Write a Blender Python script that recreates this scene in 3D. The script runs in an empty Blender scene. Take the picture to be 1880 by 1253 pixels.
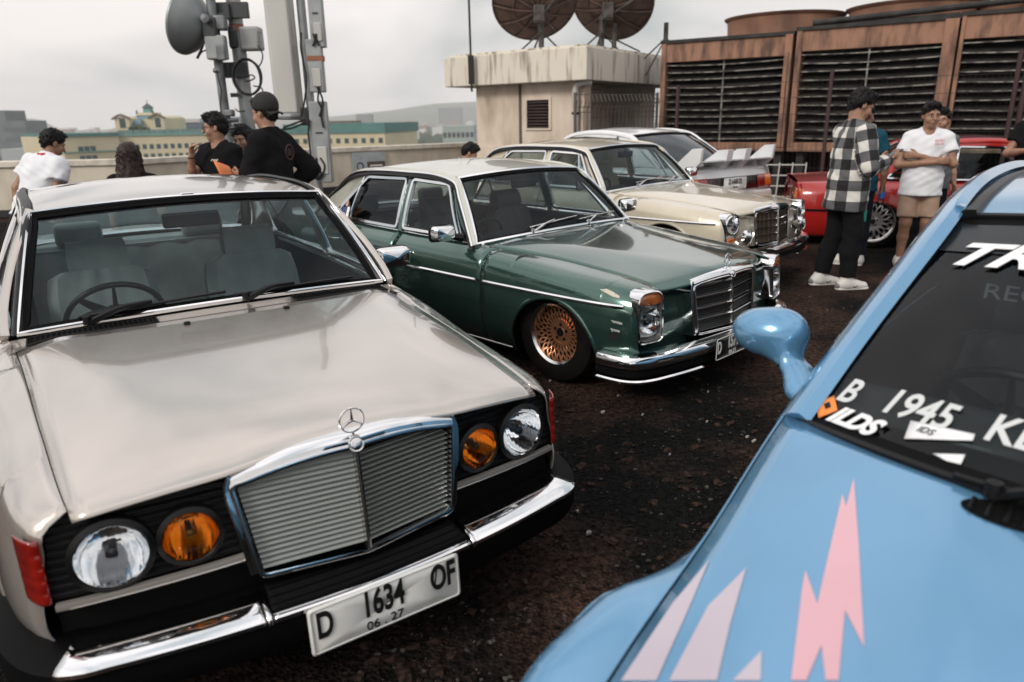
import bpy, bmesh, math, random
import numpy as np
from mathutils import Vector, Matrix
random.seed(7); RNG = np.random.default_rng(7)
R = math.radians
SCN = bpy.context.scene
COL = SCN.collection

# ------------------------------------------------------------------ camera
FPX, PITCH, ROLL, CAMH = 1320.0, 0.302, -0.019, 1.492     # in pixels of a 1880 x 1253 picture
_f = Vector((0, math.cos(PITCH), -math.sin(PITCH))); _r = Vector((1, 0, 0)); _u = _r.cross(_f)
_cr = math.cos(ROLL) * _r + math.sin(ROLL) * _u; _cu = -math.sin(ROLL) * _r + math.cos(ROLL) * _u
cam = bpy.data.cameras.new('camera'); camo = bpy.data.objects.new('camera', cam); COL.objects.link(camo)
camo.matrix_world = Matrix(((_cr.x, _cu.x, -_f.x, 0), (_cr.y, _cu.y, -_f.y, 0), (_cr.z, _cu.z, -_f.z, CAMH), (0, 0, 0, 1)))
cam.sensor_fit = 'HORIZONTAL'; cam.sensor_width = 36; cam.lens = 36 * FPX / 1880
SCN.cycles.volume_bounces = 1
cam.clip_start = 0.05; cam.clip_end = 30000
cam.dof.use_dof = True; cam.dof.focus_distance = 3.3; cam.dof.aperture_fstop = 2.5
SCN.camera = camo
SCN.render.resolution_x = 1024; SCN.render.resolution_y = 682

def at(px, py, z=None, y=None):
    """world point on the ray through a photo pixel, at height z or at depth y"""
    d = _cr * ((px - 940) / FPX) - _cu * ((py - 626.5) / FPX) + _f
    t = (z - CAMH) / d.z if z is not None else y / d.y
    return Vector((0, 0, CAMH)) + d * t

# ------------------------------------------------------------------ world and sun
SUN_EL, SUN_AZ = R(34), R(222)       # overcast: azimuth measured clockwise from +Y
wd = bpy.data.worlds.new('World'); SCN.world = wd; wd.use_nodes = True
wn = wd.node_tree.nodes; wl = wd.node_tree.links; wn.clear()
def WN(t, **k):
    n = wn.new(t)
    for a, b in k.items(): setattr(n, a, b)
    return n
wout = WN('ShaderNodeOutputWorld'); bg = WN('ShaderNodeBackground'); wl.new(bg.outputs[0], wout.inputs[0])
sky = WN('ShaderNodeTexSky', sky_type='NISHITA', sun_disc=False); sky.sun_elevation = SUN_EL; sky.sun_rotation = SUN_AZ
sky.air_density = 1.6; sky.dust_density = 4.0
skm = WN('ShaderNodeMixRGB', blend_type='MULTIPLY'); skm.inputs[0].default_value = 1; skm.inputs[2].default_value = (.085, .085, .085, 1)
wl.new(sky.outputs[0], skm.inputs[1])
tc = WN('ShaderNodeTexCoord'); mp = WN('ShaderNodeMapping'); wl.new(tc.outputs['Generated'], mp.inputs[0])
mp.inputs['Scale'].default_value = (1.0, 1.0, 2.4); mp.inputs['Location'].default_value = (.35, .1, .42)
nz = WN('ShaderNodeTexNoise'); nz.inputs['Scale'].default_value = 2.3; nz.inputs['Detail'].default_value = 3.5; nz.inputs['Roughness'].default_value = .5; nz.inputs['Distortion'].default_value = .5
wl.new(mp.outputs[0], nz.inputs[0])
cr_ = WN('ShaderNodeValToRGB'); wl.new(nz.outputs[0], cr_.inputs[0])
e = cr_.color_ramp.elements; e[0].position = .33; e[0].color = (.42, .455, .475, 1); e[1].position = .64; e[1].color = (.94, .88, .86, 1)
e = cr_.color_ramp.elements.new(.48); e.color = (.735, .715, .71, 1)
mx = WN('ShaderNodeMixRGB'); mx.inputs[0].default_value = .86; wl.new(skm.outputs[0], mx.inputs[1]); wl.new(cr_.outputs[0], mx.inputs[2])
sx_ = WN('ShaderNodeSeparateXYZ'); wl.new(tc.outputs['Generated'], sx_.inputs[0]); mr_ = WN('ShaderNodeMapRange'); wl.new(sx_.outputs[2], mr_.inputs[0])   # overcast sky: brighter overhead than at the horizon
mr_.inputs[1].default_value = 0; mr_.inputs[2].default_value = 1; mr_.inputs[3].default_value = .93; mr_.inputs[4].default_value = 1.55
wl.new(mx.outputs[0], bg.inputs[0]); wl.new(mr_.outputs[0], bg.inputs[1])
sl = bpy.data.lights.new('sun', 'SUN'); sl.energy = 1.5; sl.angle = R(16); sl.color = (1, .95, .88)
so = bpy.data.objects.new('sun', sl); COL.objects.link(so)
_sd = Vector((math.sin(SUN_AZ) * math.cos(SUN_EL), math.cos(SUN_AZ) * math.cos(SUN_EL), math.sin(SUN_EL)))
so.rotation_euler = _sd.to_track_quat('Z', 'Y').to_euler()
vs = SCN.view_settings; vs.view_transform = 'Standard'; vs.look = 'None'; vs.exposure = 0.22; vs.gamma = 1.0; vs.use_curve_mapping = False

# ------------------------------------------------------------------ materials
MATS = {}
def hexc(h):
    h = h.lstrip('#'); v = [int(h[i:i + 2], 16) / 255 for i in (0, 2, 4)]
    return tuple(c / 12.92 if c <= .04045 else ((c + .055) / 1.055) ** 2.4 for c in v)
def mat(name, col=(.5, .5, .5), rough=.5, metal=0.0, coat=0.0, coatr=.03, spec=.5, noise=None, bump=None, trans=0.0, ior=1.45, emit=None, sheen=0.0, alpha=1.0, nscale=None):
    """noise=(scale, colour2, low, high[, detail]); bump=(scale, strength, distance)"""
    if name in MATS: return MATS[name]
    m = bpy.data.materials.new(name); m.use_nodes = True; MATS[name] = m
    nt = m.node_tree; b = nt.nodes['Principled BSDF']
    b.inputs['Base Color'].default_value = (*col, 1); b.inputs['Roughness'].default_value = rough; b.inputs['Metallic'].default_value = metal
    b.inputs['Coat Weight'].default_value = coat; b.inputs['Coat Roughness'].default_value = coatr
    b.inputs['Specular IOR Level'].default_value = spec; b.inputs['Transmission Weight'].default_value = trans; b.inputs['IOR'].default_value = ior
    if sheen: b.inputs['Sheen Weight'].default_value = sheen
    if emit: b.inputs['Emission Color'].default_value = (*emit[0], 1); b.inputs['Emission Strength'].default_value = emit[1]
    if noise or bump:
        t = nt.nodes.new('ShaderNodeTexCoord'); src = t.outputs['Object']
        if nscale:
            q = nt.nodes.new('ShaderNodeMapping'); q.inputs['Scale'].default_value = nscale; nt.links.new(src, q.inputs[0]); src = q.outputs[0]
    if noise:
        n = nt.nodes.new('ShaderNodeTexNoise'); n.inputs['Scale'].default_value = noise[0]; n.inputs['Detail'].default_value = noise[4] if len(noise) > 4 else 4
        nt.links.new(src, n.inputs[0])
        c = nt.nodes.new('ShaderNodeValToRGB'); nt.links.new(n.outputs[0], c.inputs[0])
        c.color_ramp.elements[0].position = noise[2]; c.color_ramp.elements[0].color = (*noise[1], 1)
        c.color_ramp.elements[1].position = noise[3]; c.color_ramp.elements[1].color = (*col, 1)
        nt.links.new(c.outputs[0], b.inputs['Base Color'])
    if bump:
        n = nt.nodes.new('ShaderNodeTexNoise'); n.inputs['Scale'].default_value = bump[0]; n.inputs['Detail'].default_value = 4
        nt.links.new(src, n.inputs[0])
        u = nt.nodes.new('ShaderNodeBump'); u.inputs['Strength'].default_value = bump[1]; u.inputs['Distance'].default_value = bump[2]
        nt.links.new(n.outputs[0], u.inputs['Height']); nt.links.new(u.outputs[0], b.inputs['Normal'])
    return m
def glassmat(name, tint=(.8, .88, .88), refl=1.0, rough=0.0):
    """thin sheet glass: clear body plus Fresnel reflection"""
    m = bpy.data.materials.new(name); m.use_nodes = True; MATS[name] = m; nt = m.node_tree; nt.nodes.clear()
    o = nt.nodes.new('ShaderNodeOutputMaterial'); mxs = nt.nodes.new('ShaderNodeMixShader'); tr = nt.nodes.new('ShaderNodeBsdfTransparent')
    gl = nt.nodes.new('ShaderNodeBsdfGlossy'); lw = nt.nodes.new('ShaderNodeFresnel'); lw.inputs[0].default_value = 1.52
    mu = nt.nodes.new('ShaderNodeMath'); mu.operation = 'MULTIPLY'; mu.inputs[1].default_value = refl
    nt.links.new(lw.outputs[0], mu.inputs[0]); nt.links.new(mu.outputs[0], mxs.inputs[0])
    tr.inputs[0].default_value = (*tint, 1); gl.inputs['Roughness'].default_value = rough; gl.inputs[0].default_value = (.95, .97, 1, 1)
    nt.links.new(tr.outputs[0], mxs.inputs[1]); nt.links.new(gl.outputs[0], mxs.inputs[2]); nt.links.new(mxs.outputs[0], o.inputs[0])
    return m
chrome = mat('chrome', (.82, .82, .83), .07, 1.0, bump=(9, .012, .05))
chrome_old = mat('chrome_worn', (.66, .66, .66), .16, 1.0, bump=(30, .03, .02))
rubber = mat('black_rubber', (.0025, .0025, .0028), .6, spec=.10, bump=(120, .1, .002))
blackp = mat('black_plastic', (.004, .004, .0045), .4, spec=.3)
blackm = mat('matt_black', (.004, .004, .004), .85, spec=.1)
darkin = mat('dark_interior', (.010, .012, .014), .8, spec=.2)
greyin = mat('grey_upholstery', (.26, .275, .265), .85, bump=(260, .25, .003), sheen=.3, noise=(8, (.20, .215, .21), .35, .65))
tyre_m = mat('tyre_rubber', (.004, .004, .004), .85, spec=.06, bump=(70, .25, .004), noise=(14, (.009, .008, .007), .4, .7))
glassW = glassmat('windscreen_glass', (.74, .86, .88), .42)
glassS = glassmat('side_glass', (.74, .84, .84), .55)
glassD = glassmat('dark_tinted_glass', (.10, .12, .13), .7)

# ------------------------------------------------------------------ mesh helpers
class Geo:
    def __init__(s): s.v = []; s.f = []; s.n = 0
    def add(s, V, F):
        V = np.asarray(V, float).reshape(-1, 3); s.v.append(V); s.f += [tuple(int(i) + s.n for i in f) for f in F]; s.n += len(V); return s
    def grid(s, P, cu=False, cv=False, flip=False):
        P = np.asarray(P, float); nu, nv = P.shape[:2]; F = []
        for i in range(nu if cu else nu - 1):
            for j in range(nv if cv else nv - 1):
                a, b, c, d = i * nv + j, ((i + 1) % nu) * nv + j, ((i + 1) % nu) * nv + (j + 1) % nv, i * nv + (j + 1) % nv
                F.append((a, d, c, b) if flip else (a, b, c, d))
        return s.add(P.reshape(-1, 3), F)
    def box(s, c, d, rot=None, taper=(1, 1)):
        x, y, z = d[0] / 2, d[1] / 2, d[2] / 2; tx, ty = taper
        V = np.array([(-x, -y, -z), (x, -y, -z), (x, y, -z), (-x, y, -z), (-x * tx, -y * ty, z), (x * tx, -y * ty, z), (x * tx, y * ty, z), (-x * tx, y * ty, z)])
        if rot is not None: V = V @ np.array(rot.to_3x3() if hasattr(rot, 'to_3x3') else rot).T
        return s.add(V + np.array(c), [(0, 3, 2, 1), (4, 5, 6, 7), (0, 1, 5, 4), (1, 2, 6, 5), (2, 3, 7, 6), (3, 0, 4, 7)])
    def tube(s, path, r, n=8, closed=False, caps=True, flat=1.0, up=None):
        P = np.asarray(path, float); m = len(P); rr = np.broadcast_to(np.asarray(r, float), (m,))
        T = np.gradient(P, axis=0) if not closed else np.roll(P, -1, 0) - np.roll(P, 1, 0)
        T /= np.linalg.norm(T, axis=1)[:, None] + 1e-12
        u = np.array(up if up is not None else (0, 0, 1.0)); 
        if up is None and abs(T[0] @ u) > .9: u = np.array((1.0, 0, 0))
        ring = []; N = u - T[0] * (u @ T[0]); N /= np.linalg.norm(N)
        a = np.linspace(0, 2 * np.pi, n, endpoint=False)
        for i in range(m):
            base = u if up is not None else N
            N = base - T[i] * (base @ T[i]); N /= np.linalg.norm(N) + 1e-12; B = np.cross(T[i], N)
            ring.append(P[i] + rr[i] * (np.cos(a)[:, None] * N + flat * np.sin(a)[:, None] * B))
        n0 = s.n; s.grid(np.array(ring), cu=closed, cv=True)
        if caps and not closed:
            s.f.append(tuple(n0 + k for k in range(n))[::-1]); s.f.append(tuple(n0 + (m - 1) * n + k for k in range(n)))
        return s
    def sweep(s, path, prof, nrm, closed=False, pclosed=True):
        """profile points (a, b): a along the given normal, b across (tangent x normal)"""
        P = np.asarray(path, float); m = len(P); N = np.broadcast_to(np.asarray(nrm, float), (m, 3)).copy(); pr = np.asarray(prof, float)
        T = np.gradient(P, axis=0) if not closed else np.roll(P, -1, 0) - np.roll(P, 1, 0)
        T /= np.linalg.norm(T, axis=1)[:, None] + 1e-12
        N -= T * np.sum(N * T, 1)[:, None]; N /= np.linalg.norm(N, axis=1)[:, None] + 1e-12; B = np.cross(T, N)
        Q = P[:, None, :] + pr[None, :, :1] * N[:, None, :] + pr[None, :, 1:2] * B[:, None, :]
        n0 = s.n; s.grid(Q, cu=closed, cv=pclosed); k = len(pr)
        if not closed and pclosed:
            s.f.append(tuple(n0 + j for j in range(k))[::-1]); s.f.append(tuple(n0 + (m - 1) * k + j for j in range(k)))
        return s
    def lathe(s, prof, n=24, o=(0, 0, 0), ax=(0, 0, 1), a0=0, a1=2 * np.pi, sx=1.0):
        """profile (radius, height along ax)"""
        ax = Vector(ax).normalized(); q = Vector((0, 0, 1)).rotation_difference(ax).to_matrix(); q = np.array(q)
        full = abs(a1 - a0 - 2 * np.pi) < 1e-6
        a = np.linspace(a0, a1, n, endpoint=not full)
        P = np.array([[(r * math.cos(t) * sx, r * math.sin(t), h) for t in a] for r, h in prof])
        P = P.reshape(-1, 3) @ q.T + np.array(o)
        return s.grid(P.reshape(len(prof), n, 3), cv=full, flip=True)
    def ico(s, c, r, sub=1, rot=None, jit=0):
        bm = bmesh.new(); bmesh.ops.create_icosphere(bm, subdivisions=sub, radius=1)
        V = np.array([v.co for v in bm.verts]); F = [[v.index for v in f.verts] for f in bm.faces]; bm.free()
        if jit: V = V * (1 + jit * (RNG.random((len(V), 1)) - .5))
        V = V * np.array(r)
        if rot is not None: V = V @ np.array(rot).T
        return s.add(V + np.array(c), F)
    def build(s, name, m=None, parent=None, smooth=True, ang=38, bevel=0, solid=0, sub=0, loc=None, seg=2, fix=True):
        me = bpy.data.meshes.new(name)
        V = np.concatenate(s.v) if s.v else np.zeros((0, 3))
        me.from_pydata([tuple(map(float, p)) for p in V], [], s.f)
        if fix:
            bm = bmesh.new(); bm.from_mesh(me); bmesh.ops.remove_doubles(bm, verts=bm.verts, dist=1e-5); bmesh.ops.recalc_face_normals(bm, faces=bm.faces); bm.to_mesh(me); bm.free()
        if smooth:
            me.shade_smooth(); me.set_sharp_from_angle(angle=R(ang))
        o = bpy.data.objects.new(name, me); COL.objects.link(o)
        if m: me.materials.append(m)
        if parent is not None: o.parent = parent
        if loc is not None: o.location = loc
        if solid: q = o.modifiers.new('s', 'SOLIDIFY'); q.thickness = solid; q.offset = 0
        if bevel: q = o.modifiers.new('b', 'BEVEL'); q.width = bevel; q.segments = seg; q.limit_method = 'ANGLE'; q.angle_limit = R(40)
        if sub: q = o.modifiers.new('u', 'SUBSURF'); q.levels = sub; q.render_levels = sub
        return o
def tag(o, label, cat=None, group=None):
    o['label'] = label
    if cat: o['category'] = cat
    if group: o['group'] = group
    return o
def structure(o): o['kind'] = 'structure'; return o
def stuff(o): o['kind'] = 'stuff'; return o
def thing(name, label, cat, loc=(0, 0, 0), rz=0, group=None, scale=1):
    o = bpy.data.objects.new(name, None); COL.objects.link(o); o.location = loc; o.rotation_euler = (0, 0, rz); o.scale = (scale,) * 3
    o.empty_display_size = .1
    return tag(o, label, cat, group)
def copy_of(o, parent=None, name=None):
    c = o.copy(); COL.objects.link(c)
    if parent is not None: c.parent = parent
    return c
def pchip(pts):
    P = np.array(sorted([tuple(p) for p in pts]), float); x, y = P[:, 0], P[:, 1]
    if len(x) == 2: return lambda t: np.interp(t, x, y)
    h = np.diff(x); d = np.diff(y) / h; m = np.zeros(len(x))
    for i in range(1, len(x) - 1):
        if d[i - 1] * d[i] > 0:
            w1, w2 = 2 * h[i] + h[i - 1], h[i] + 2 * h[i - 1]; m[i] = (w1 + w2) / (w1 / d[i - 1] + w2 / d[i])
    m[0], m[-1] = d[0], d[-1]
    def f(t):
        t = np.clip(np.asarray(t, float), x[0], x[-1]); i = np.clip(np.searchsorted(x, t) - 1, 0, len(x) - 2); s_ = (t - x[i]) / h[i]
        return y[i] * (1 + 2 * s_) * (1 - s_) ** 2 + m[i] * h[i] * s_ * (1 - s_) ** 2 + y[i + 1] * s_ * s_ * (3 - 2 * s_) + m[i + 1] * h[i] * s_ * s_ * (s_ - 1)
    return f
def cspline(pts, n=40, closed=False):
    """centripetal Catmull-Rom through points, resampled evenly"""
    P = np.asarray(pts, float)
    if closed: P = np.vstack([P[-1], P, P[0], P[1]])
    else: P = np.vstack([2 * P[0] - P[1], P, 2 * P[-1] - P[-2]])
    out = []
    for i in range(1, len(P) - 2):
        p0, p1, p2, p3 = P[i - 1:i + 3]; t0 = 0; t1 = t0 + max(np.linalg.norm(p1 - p0), 1e-6) ** .5; t2 = t1 + max(np.linalg.norm(p2 - p1), 1e-6) ** .5; t3 = t2 + max(np.linalg.norm(p3 - p2), 1e-6) ** .5
        for t in np.linspace(t1, t2, 10, endpoint=False):
            A1 = (t1 - t) / (t1 - t0) * p0 + (t - t0) / (t1 - t0) * p1; A2 = (t2 - t) / (t2 - t1) * p1 + (t - t1) / (t2 - t1) * p2; A3 = (t3 - t) / (t3 - t2) * p2 + (t - t2) / (t3 - t2) * p3
            B1 = (t2 - t) / (t2 - t0) * A1 + (t - t0) / (t2 - t0) * A2; B2 = (t3 - t) / (t3 - t1) * A2 + (t - t1) / (t3 - t1) * A3
            out.append((t2 - t) / (t2 - t1) * B1 + (t - t1) / (t2 - t1) * B2)
    out.append(P[-2]); return resample(np.array(out), n)
def resample(P, n):
    P = np.asarray(P, float); d = np.r_[0, np.cumsum(np.linalg.norm(np.diff(P, axis=0), axis=1))]; t = np.linspace(0, d[-1], n)
    return np.stack([np.interp(t, d, P[:, k]) for k in range(P.shape[1])], 1)
def roundpoly(pts, r, n=5, closed=True):
    P = [np.array(p, float) for p in pts]; out = []; m = len(P); rr = r if hasattr(r, '__len__') else [r] * m
    for i in range(m):
        if not closed and i in (0, m - 1): out.append(P[i]); continue
        a, b, c = P[i - 1], P[i], P[(i + 1) % m]; u = a - b; v = c - b; lu, lv = np.linalg.norm(u), np.linalg.norm(v)
        k = min(rr[i], lu * .45, lv * .45); p, q = b + u / lu * k, b + v / lv * k
        for t in np.linspace(0, 1, n): out.append((1 - t) ** 2 * p + 2 * t * (1 - t) * b + t * t * q)
    return np.array(out)
def densify(P, step=.05, closed=True):
    out = []; m = len(P)
    for i in range(m if closed else m - 1):
        a, b = P[i], P[(i + 1) % m]; k = max(1, int(np.ceil(np.linalg.norm(b - a) / step)))
        for t in range(k): out.append(a + (b - a) * t / k)
    if not closed: out.append(P[-1])
    return np.array(out)
def text_mesh(name, s, size, m, parent=None, mw=None, extrude=.001, align='CENTER', sx=1.0, shear=0, space=1.0, offset=0.0):
    c = bpy.data.curves.new(name, 'FONT'); c.body = s; c.size = size; c.extrude = extrude; c.align_x = align; c.align_y = 'CENTER'; c.shear = shear; c.space_character = space; c.offset = offset
    o = bpy.data.objects.new(name, c); COL.objects.link(o); bpy.context.view_layer.update()
    me = bpy.data.meshes.new_from_object(o.evaluated_get(bpy.context.evaluated_depsgraph_get())); bpy.data.objects.remove(o); bpy.data.curves.remove(c)
    if sx != 1.0:
        for v in me.vertices: v.co.x *= sx
    me.materials.clear(); me.materials.append(m); me.name = name
    o = bpy.data.objects.new(name, me); COL.objects.link(o)
    if parent is not None: o.parent = parent
    if mw is not None: o.matrix_local = mw
    return o
def frame_mat(o, xd, yd):
    """matrix with local x along xd, y along yd, at o"""
    x = Vector(xd).normalized(); y = Vector(yd); y = (y - x * x.dot(y)).normalized(); z = x.cross(y)
    return Matrix(((x.x, y.x, z.x, o[0]), (x.y, y.y, z.y, o[1]), (x.z, y.z, z.z, o[2]), (0, 0, 0, 1)))
# ------------------------------------------------------------------ car building kit (car space: x forward from front axle, y left, z up)
def paintmat(name, col, flake=0.0, rough=.32, spots=None):
    m = mat(name, col, rough, flake, 1.0, .04, noise=spots or (2.6, tuple(c * .90 for c in col), .34, .62, 9), bump=(2.2, .014, .05))
    return m
def prism(P, h0, h1, f):
    """solid from a 2-D outline; f(a, b, h) -> point"""
    G = Geo(); n = len(P); G.grid([[f(a, b, h) for a, b in P] for h in (h0, h1)], cv=True); G.f += [tuple(range(n)), tuple(range(2 * n - 1, n - 1, -1))]; return G
class Car:
    def __init__(s, root, cfg, paint):
        s.root = root; s.c = cfg; s.paint = paint; s.dz = cfg.get('dz', 0)
        g = lambda k: pchip(cfg[k])
        s.W, s.ZS, s.YT, s.ZT, s.Z0 = g('W'), g('ZS'), g('YT'), g('ZT'), g('Z0')
        s.ZC, s.YC = (g('ZC'), g('YC')) if 'ZC' in cfg else (None, None)
        s.SW = pchip(cfg['SW']) if 'SW' in cfg else None
        s.FB = pchip(cfg['FB']) if 'FB' in cfg else None
        s.KP = pchip(cfg.get('KP', [(-9, 1), (9, 1)]))
        s.arches = cfg['arches']
        A0, A1, C1, C0 = [np.array(cfg[k], float) for k in ('A0', 'A1', 'C1', 'C0')]; s.A0, s.A1, s.C1, s.C0 = A0, A1, C1, C0
        rail = [A1] + [np.array(p, float) for p in cfg['rail']] + [C1]
        s.RY = pchip([(p[0], p[1]) for p in rail]); s.RZ = pchip([(p[0], p[2]) for p in rail]); s.rail = rail
    def part(s, G, name, m=None, parent=None, **k):
        if parent is None:
            o = G.build(name, m or s.paint, s.root, **k); o.location = (0, 0, s.dz); return o
        return G.build(name, m or s.paint, parent, **k)
    # side skin ---------------------------------------------------------
    def prof(s, x):
        W, zs, ys, zt, z0 = (float(f(x)) for f in (s.W, s.ZS, s.YT, s.ZT, s.Z0)); c = s.c
        sw = float(s.SW(x)) if s.SW is not None else c.get('shoulder', .075); tuck = c.get('tuck', .07); zm = c.get('zm', .52)
        pts = [(W - tuck, z0), (W - .022, z0 + .11), (W, zm), (W - .006, zs - .16), (W - .026, zs - .06), (W - sw, zs - .006), (ys, zt)]
        if ys > W - sw - .01: pts = pts[:-2] + [(ys, zt)]
        return cspline(pts, 48)
    def side_y(s, x, z):
        p = s.prof(x); k = int(np.argmax(p[:, 1])); return float(np.interp(z, p[:k + 1, 1], p[:k + 1, 0]))
    def zlow(s, x):
        z = float(s.Z0(x))
        for xw, zc, Ra in s.arches:
            if abs(x - xw) <= Ra: z = max(z, zc + math.sqrt(max(0, Ra * Ra - (x - xw) ** 2)))
        return z
    def stations(s, xa, xb):
        X = list(np.linspace(xa, xb, max(3, int(abs(xa - xb) / .05) + 1)))
        for xw, zc, Ra in s.arches:
            for t in np.linspace(0, np.pi, 27):
                X.append(xw + Ra * math.cos(t))
            X += [xw + Ra * 1.002, xw - Ra * 1.002]
        lo, hi = min(xa, xb), max(xa, xb); X = sorted({round(x, 5) for x in X if lo - 1e-6 <= x <= hi + 1e-6}, reverse=True); return X
    def panel(s, name, xa, xb, side, m=None, n=22, top=None):
        rows = []
        for x in s.stations(xa, xb):
            p = s.prof(x); zl = s.zlow(x); k = int(np.argmax(p[:, 1] >= zl - 1e-6)) if p[-1, 1] > zl else len(p) - 2
            y0 = s.side_y(x, zl); q = np.vstack([[y0, zl], p[k + 1:] if p[k, 1] <= zl + 1e-4 else p[k:]]) if k > 0 else p
            q = resample(q, n); rows.append([(x, side * a, b) for a, b in q])
        return s.part(Geo().grid(rows), name, m, solid=.004)
    def side_strip(s, name, xs, z, prof, m, side, parent=None, off=.0):
        path = []; nr = []
        for x in xs:
            zz = z(x) if callable(z) else z; path.append((x, side * (s.side_y(x, zz) + off), zz)); nr.append((0, side, 0.05))
        return s.part(Geo().sweep(path, prof, nr), name, m, parent)
    def arch_lip(s, w, side, r=.012, m=None):
        xw, zc, Ra = w; P = []
        for t in np.linspace(.02, np.pi - .02, 30):
            x = xw + Ra * math.cos(t); z = zc + Ra * math.sin(t)
            if z < s.Z0(x) + .01: continue
            P.append((x, side * (s.side_y(x, z) - .002), z))
        return s.part(Geo().tube(P, r, 8), 'arch_lip', m)
    # hood / deck ---------------------------------------------------------
    def lid_z(s, x, y, ZC, YC, crown):
        ys = s.YT(x); zt = s.ZT(x); a = np.clip((ys - abs(y)) / max(ys - YC(x), 1e-3), 0, 1); p = float(s.KP(x)); k = (.55 * a + .45 * (1 - (1 - a) ** 2)) ** p
        fb = float(s.FB(x)) * max(0, 1 - (y / .34) ** 2) if s.FB is not None else 0
        return zt + (ZC(x) - zt) * k + crown * (1 - (y / ys) ** 2) + fb
    def hood(s, xf, xr, nu=33, ns=30, crown=.01, lip=.02, name='hood', liplen=.06, gap=.9955):
        U = np.linspace(-1, 1, nu) * gap; rows = []
        for t in np.linspace(0, 1, ns) ** 1.3:
            row = []
            for u in U:
                a, b = xf(u), xr(u); x = a + (b - a) * t; y = u * float(s.YT(x)); z = float(s.lid_z(x, y, s.ZC, s.YC, crown))
                d = max(0, 1 - (a - x) / liplen); row.append((x, y, z - lip * d * d))
            rows.append(row)
        return s.part(Geo().grid(rows), name, None, solid=.004)
    # greenhouse ---------------------------------------------------------
    def gy(s, x, z):
        yb, zb = float(s.YT(x)), float(s.ZT(x)); xr = min(max(x, s.C1[0]), s.A1[0]); yr, zr = float(s.RY(xr)), float(s.RZ(xr))
        f = np.clip((z - zb) / (zr - zb), -.1, 1.1); return yb + (yr - yb) * f + .016 * 4 * f * (1 - f)
    def side_ribbon(s, name, pts, side, w=.018, d=.012, m=None, closed=True, r=.03, off=.004, parent=None):
        P2 = densify(roundpoly(pts, r, 5, closed), .06, closed)
        P = np.array([(x, side * (s.gy(x, z) + off), z) for x, z in P2])
        pr = [(d, -w / 2 + .003), (d, w / 2 - .003), (d * .5, w / 2), (-d, w / 2), (-d, -w / 2), (d * .5, -w / 2)]
        return s.part(Geo().sweep(P, pr, [(0, side, .32)] * len(P), closed), name, m, parent)
    def side_sheet(s, name, pts, side, m=None, off=0, r=.03, parent=None, n=8, solid=0):
        """flat-ish sheet in the side surface bounded by a convex outline"""
        P2 = densify(roundpoly(pts, r, 4), .05); c = P2.mean(0); rows = []
        for t in np.linspace(0.02, 1, n):
            q = c + (P2 - c) * t; rows.append([(x, side * (s.gy(x, z) + off), z) for x, z in q])
        G = Geo(); G.grid(rows, cv=True); G.f.append(tuple(range(len(P2)))); return s.part(G, name, m, parent, solid=solid)
    def roof(s, bf=.03, br=.04, crown=.075, cf=.03, ce=.03, name='roof', nu=33, ns=28, m=None):
        U = np.linspace(-1, 1, nu); rows = []; cw = pchip([(s.C1[0] - .1, ce), (s.C1[0], ce), ((s.C1[0] + s.A1[0]) / 2 + .1, crown), (s.A1[0], cf), (s.A1[0] + .1, cf)])
        s.rbf, s.rbr, s.rcf, s.rce = bf, br, cf, ce
        for t in (1 - np.cos(np.linspace(0, np.pi, ns))) / 2:
            row = []
            for u in U:
                a = s.A1[0] + bf * (1 - u * u); b = s.C1[0] - br * (1 - u * u); x = a + (b - a) * t; xx = min(max(x, s.C1[0]), s.A1[0])
                row.append((x, u * (float(s.RY(xx)) + .004), float(s.RZ(xx)) + .008 + float(cw(xx)) * (1 - abs(u) ** 2.4)))
            rows.append(row)
        return s.part(Geo().grid(rows), name, m, solid=.004)
    def screen_pt(s, u, t, rear=False, off=0.0):
        if not rear: B, T, bb, bt, zb, zt = s.A0, s.A1, s.c.get('bb', .04), s.rbf, s.c.get('zcowl', s.A0[2]), s.A1[2] + s.rcf
        else: B, T, bb, bt, zb, zt = s.C0, s.C1, -s.c.get('bbr', .1), -s.rbr, s.C0[2] + .02, s.C1[2] + s.rce
        k = 1 - u * u
        p0 = np.array((B[0] + bb * k, u * B[1], B[2] + (zb - B[2]) * k)); p1 = np.array((T[0] + bt * k, u * T[1], T[2] + (zt - T[2]) * k))
        d = p1 - p0; n = np.array((d[2], 0, -d[0])) * (1 if not rear else -1); n /= np.linalg.norm(n)
        if n[2] < 0: n = -n
        return p0 + d * t + n * (.018 * 4 * t * (1 - t) + off)
    def screen(s, name, rear=False, m=None, n=21):
        return s.part(Geo().grid([[s.screen_pt(u, t, rear) for u in np.linspace(-1, 1, n)] for t in np.linspace(0, 1, 10)]), name, m or glassW)
    def screen_loop(s, rear, e=0.0, n=14):
        P = [s.screen_pt(u, e, rear) for u in np.linspace(-1 + e, 1 - e, 2 * n)] + [s.screen_pt(1 - e, t, rear) for t in np.linspace(e, 1 - e, n)][1:] + [s.screen_pt(u, 1 - e, rear) for u in np.linspace(1 - e, -1 + e, 2 * n)][1:] + [s.screen_pt(-1 + e, t, rear) for t in np.linspace(1 - e, e, n)][1:-1]
        return np.array(P)
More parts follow.
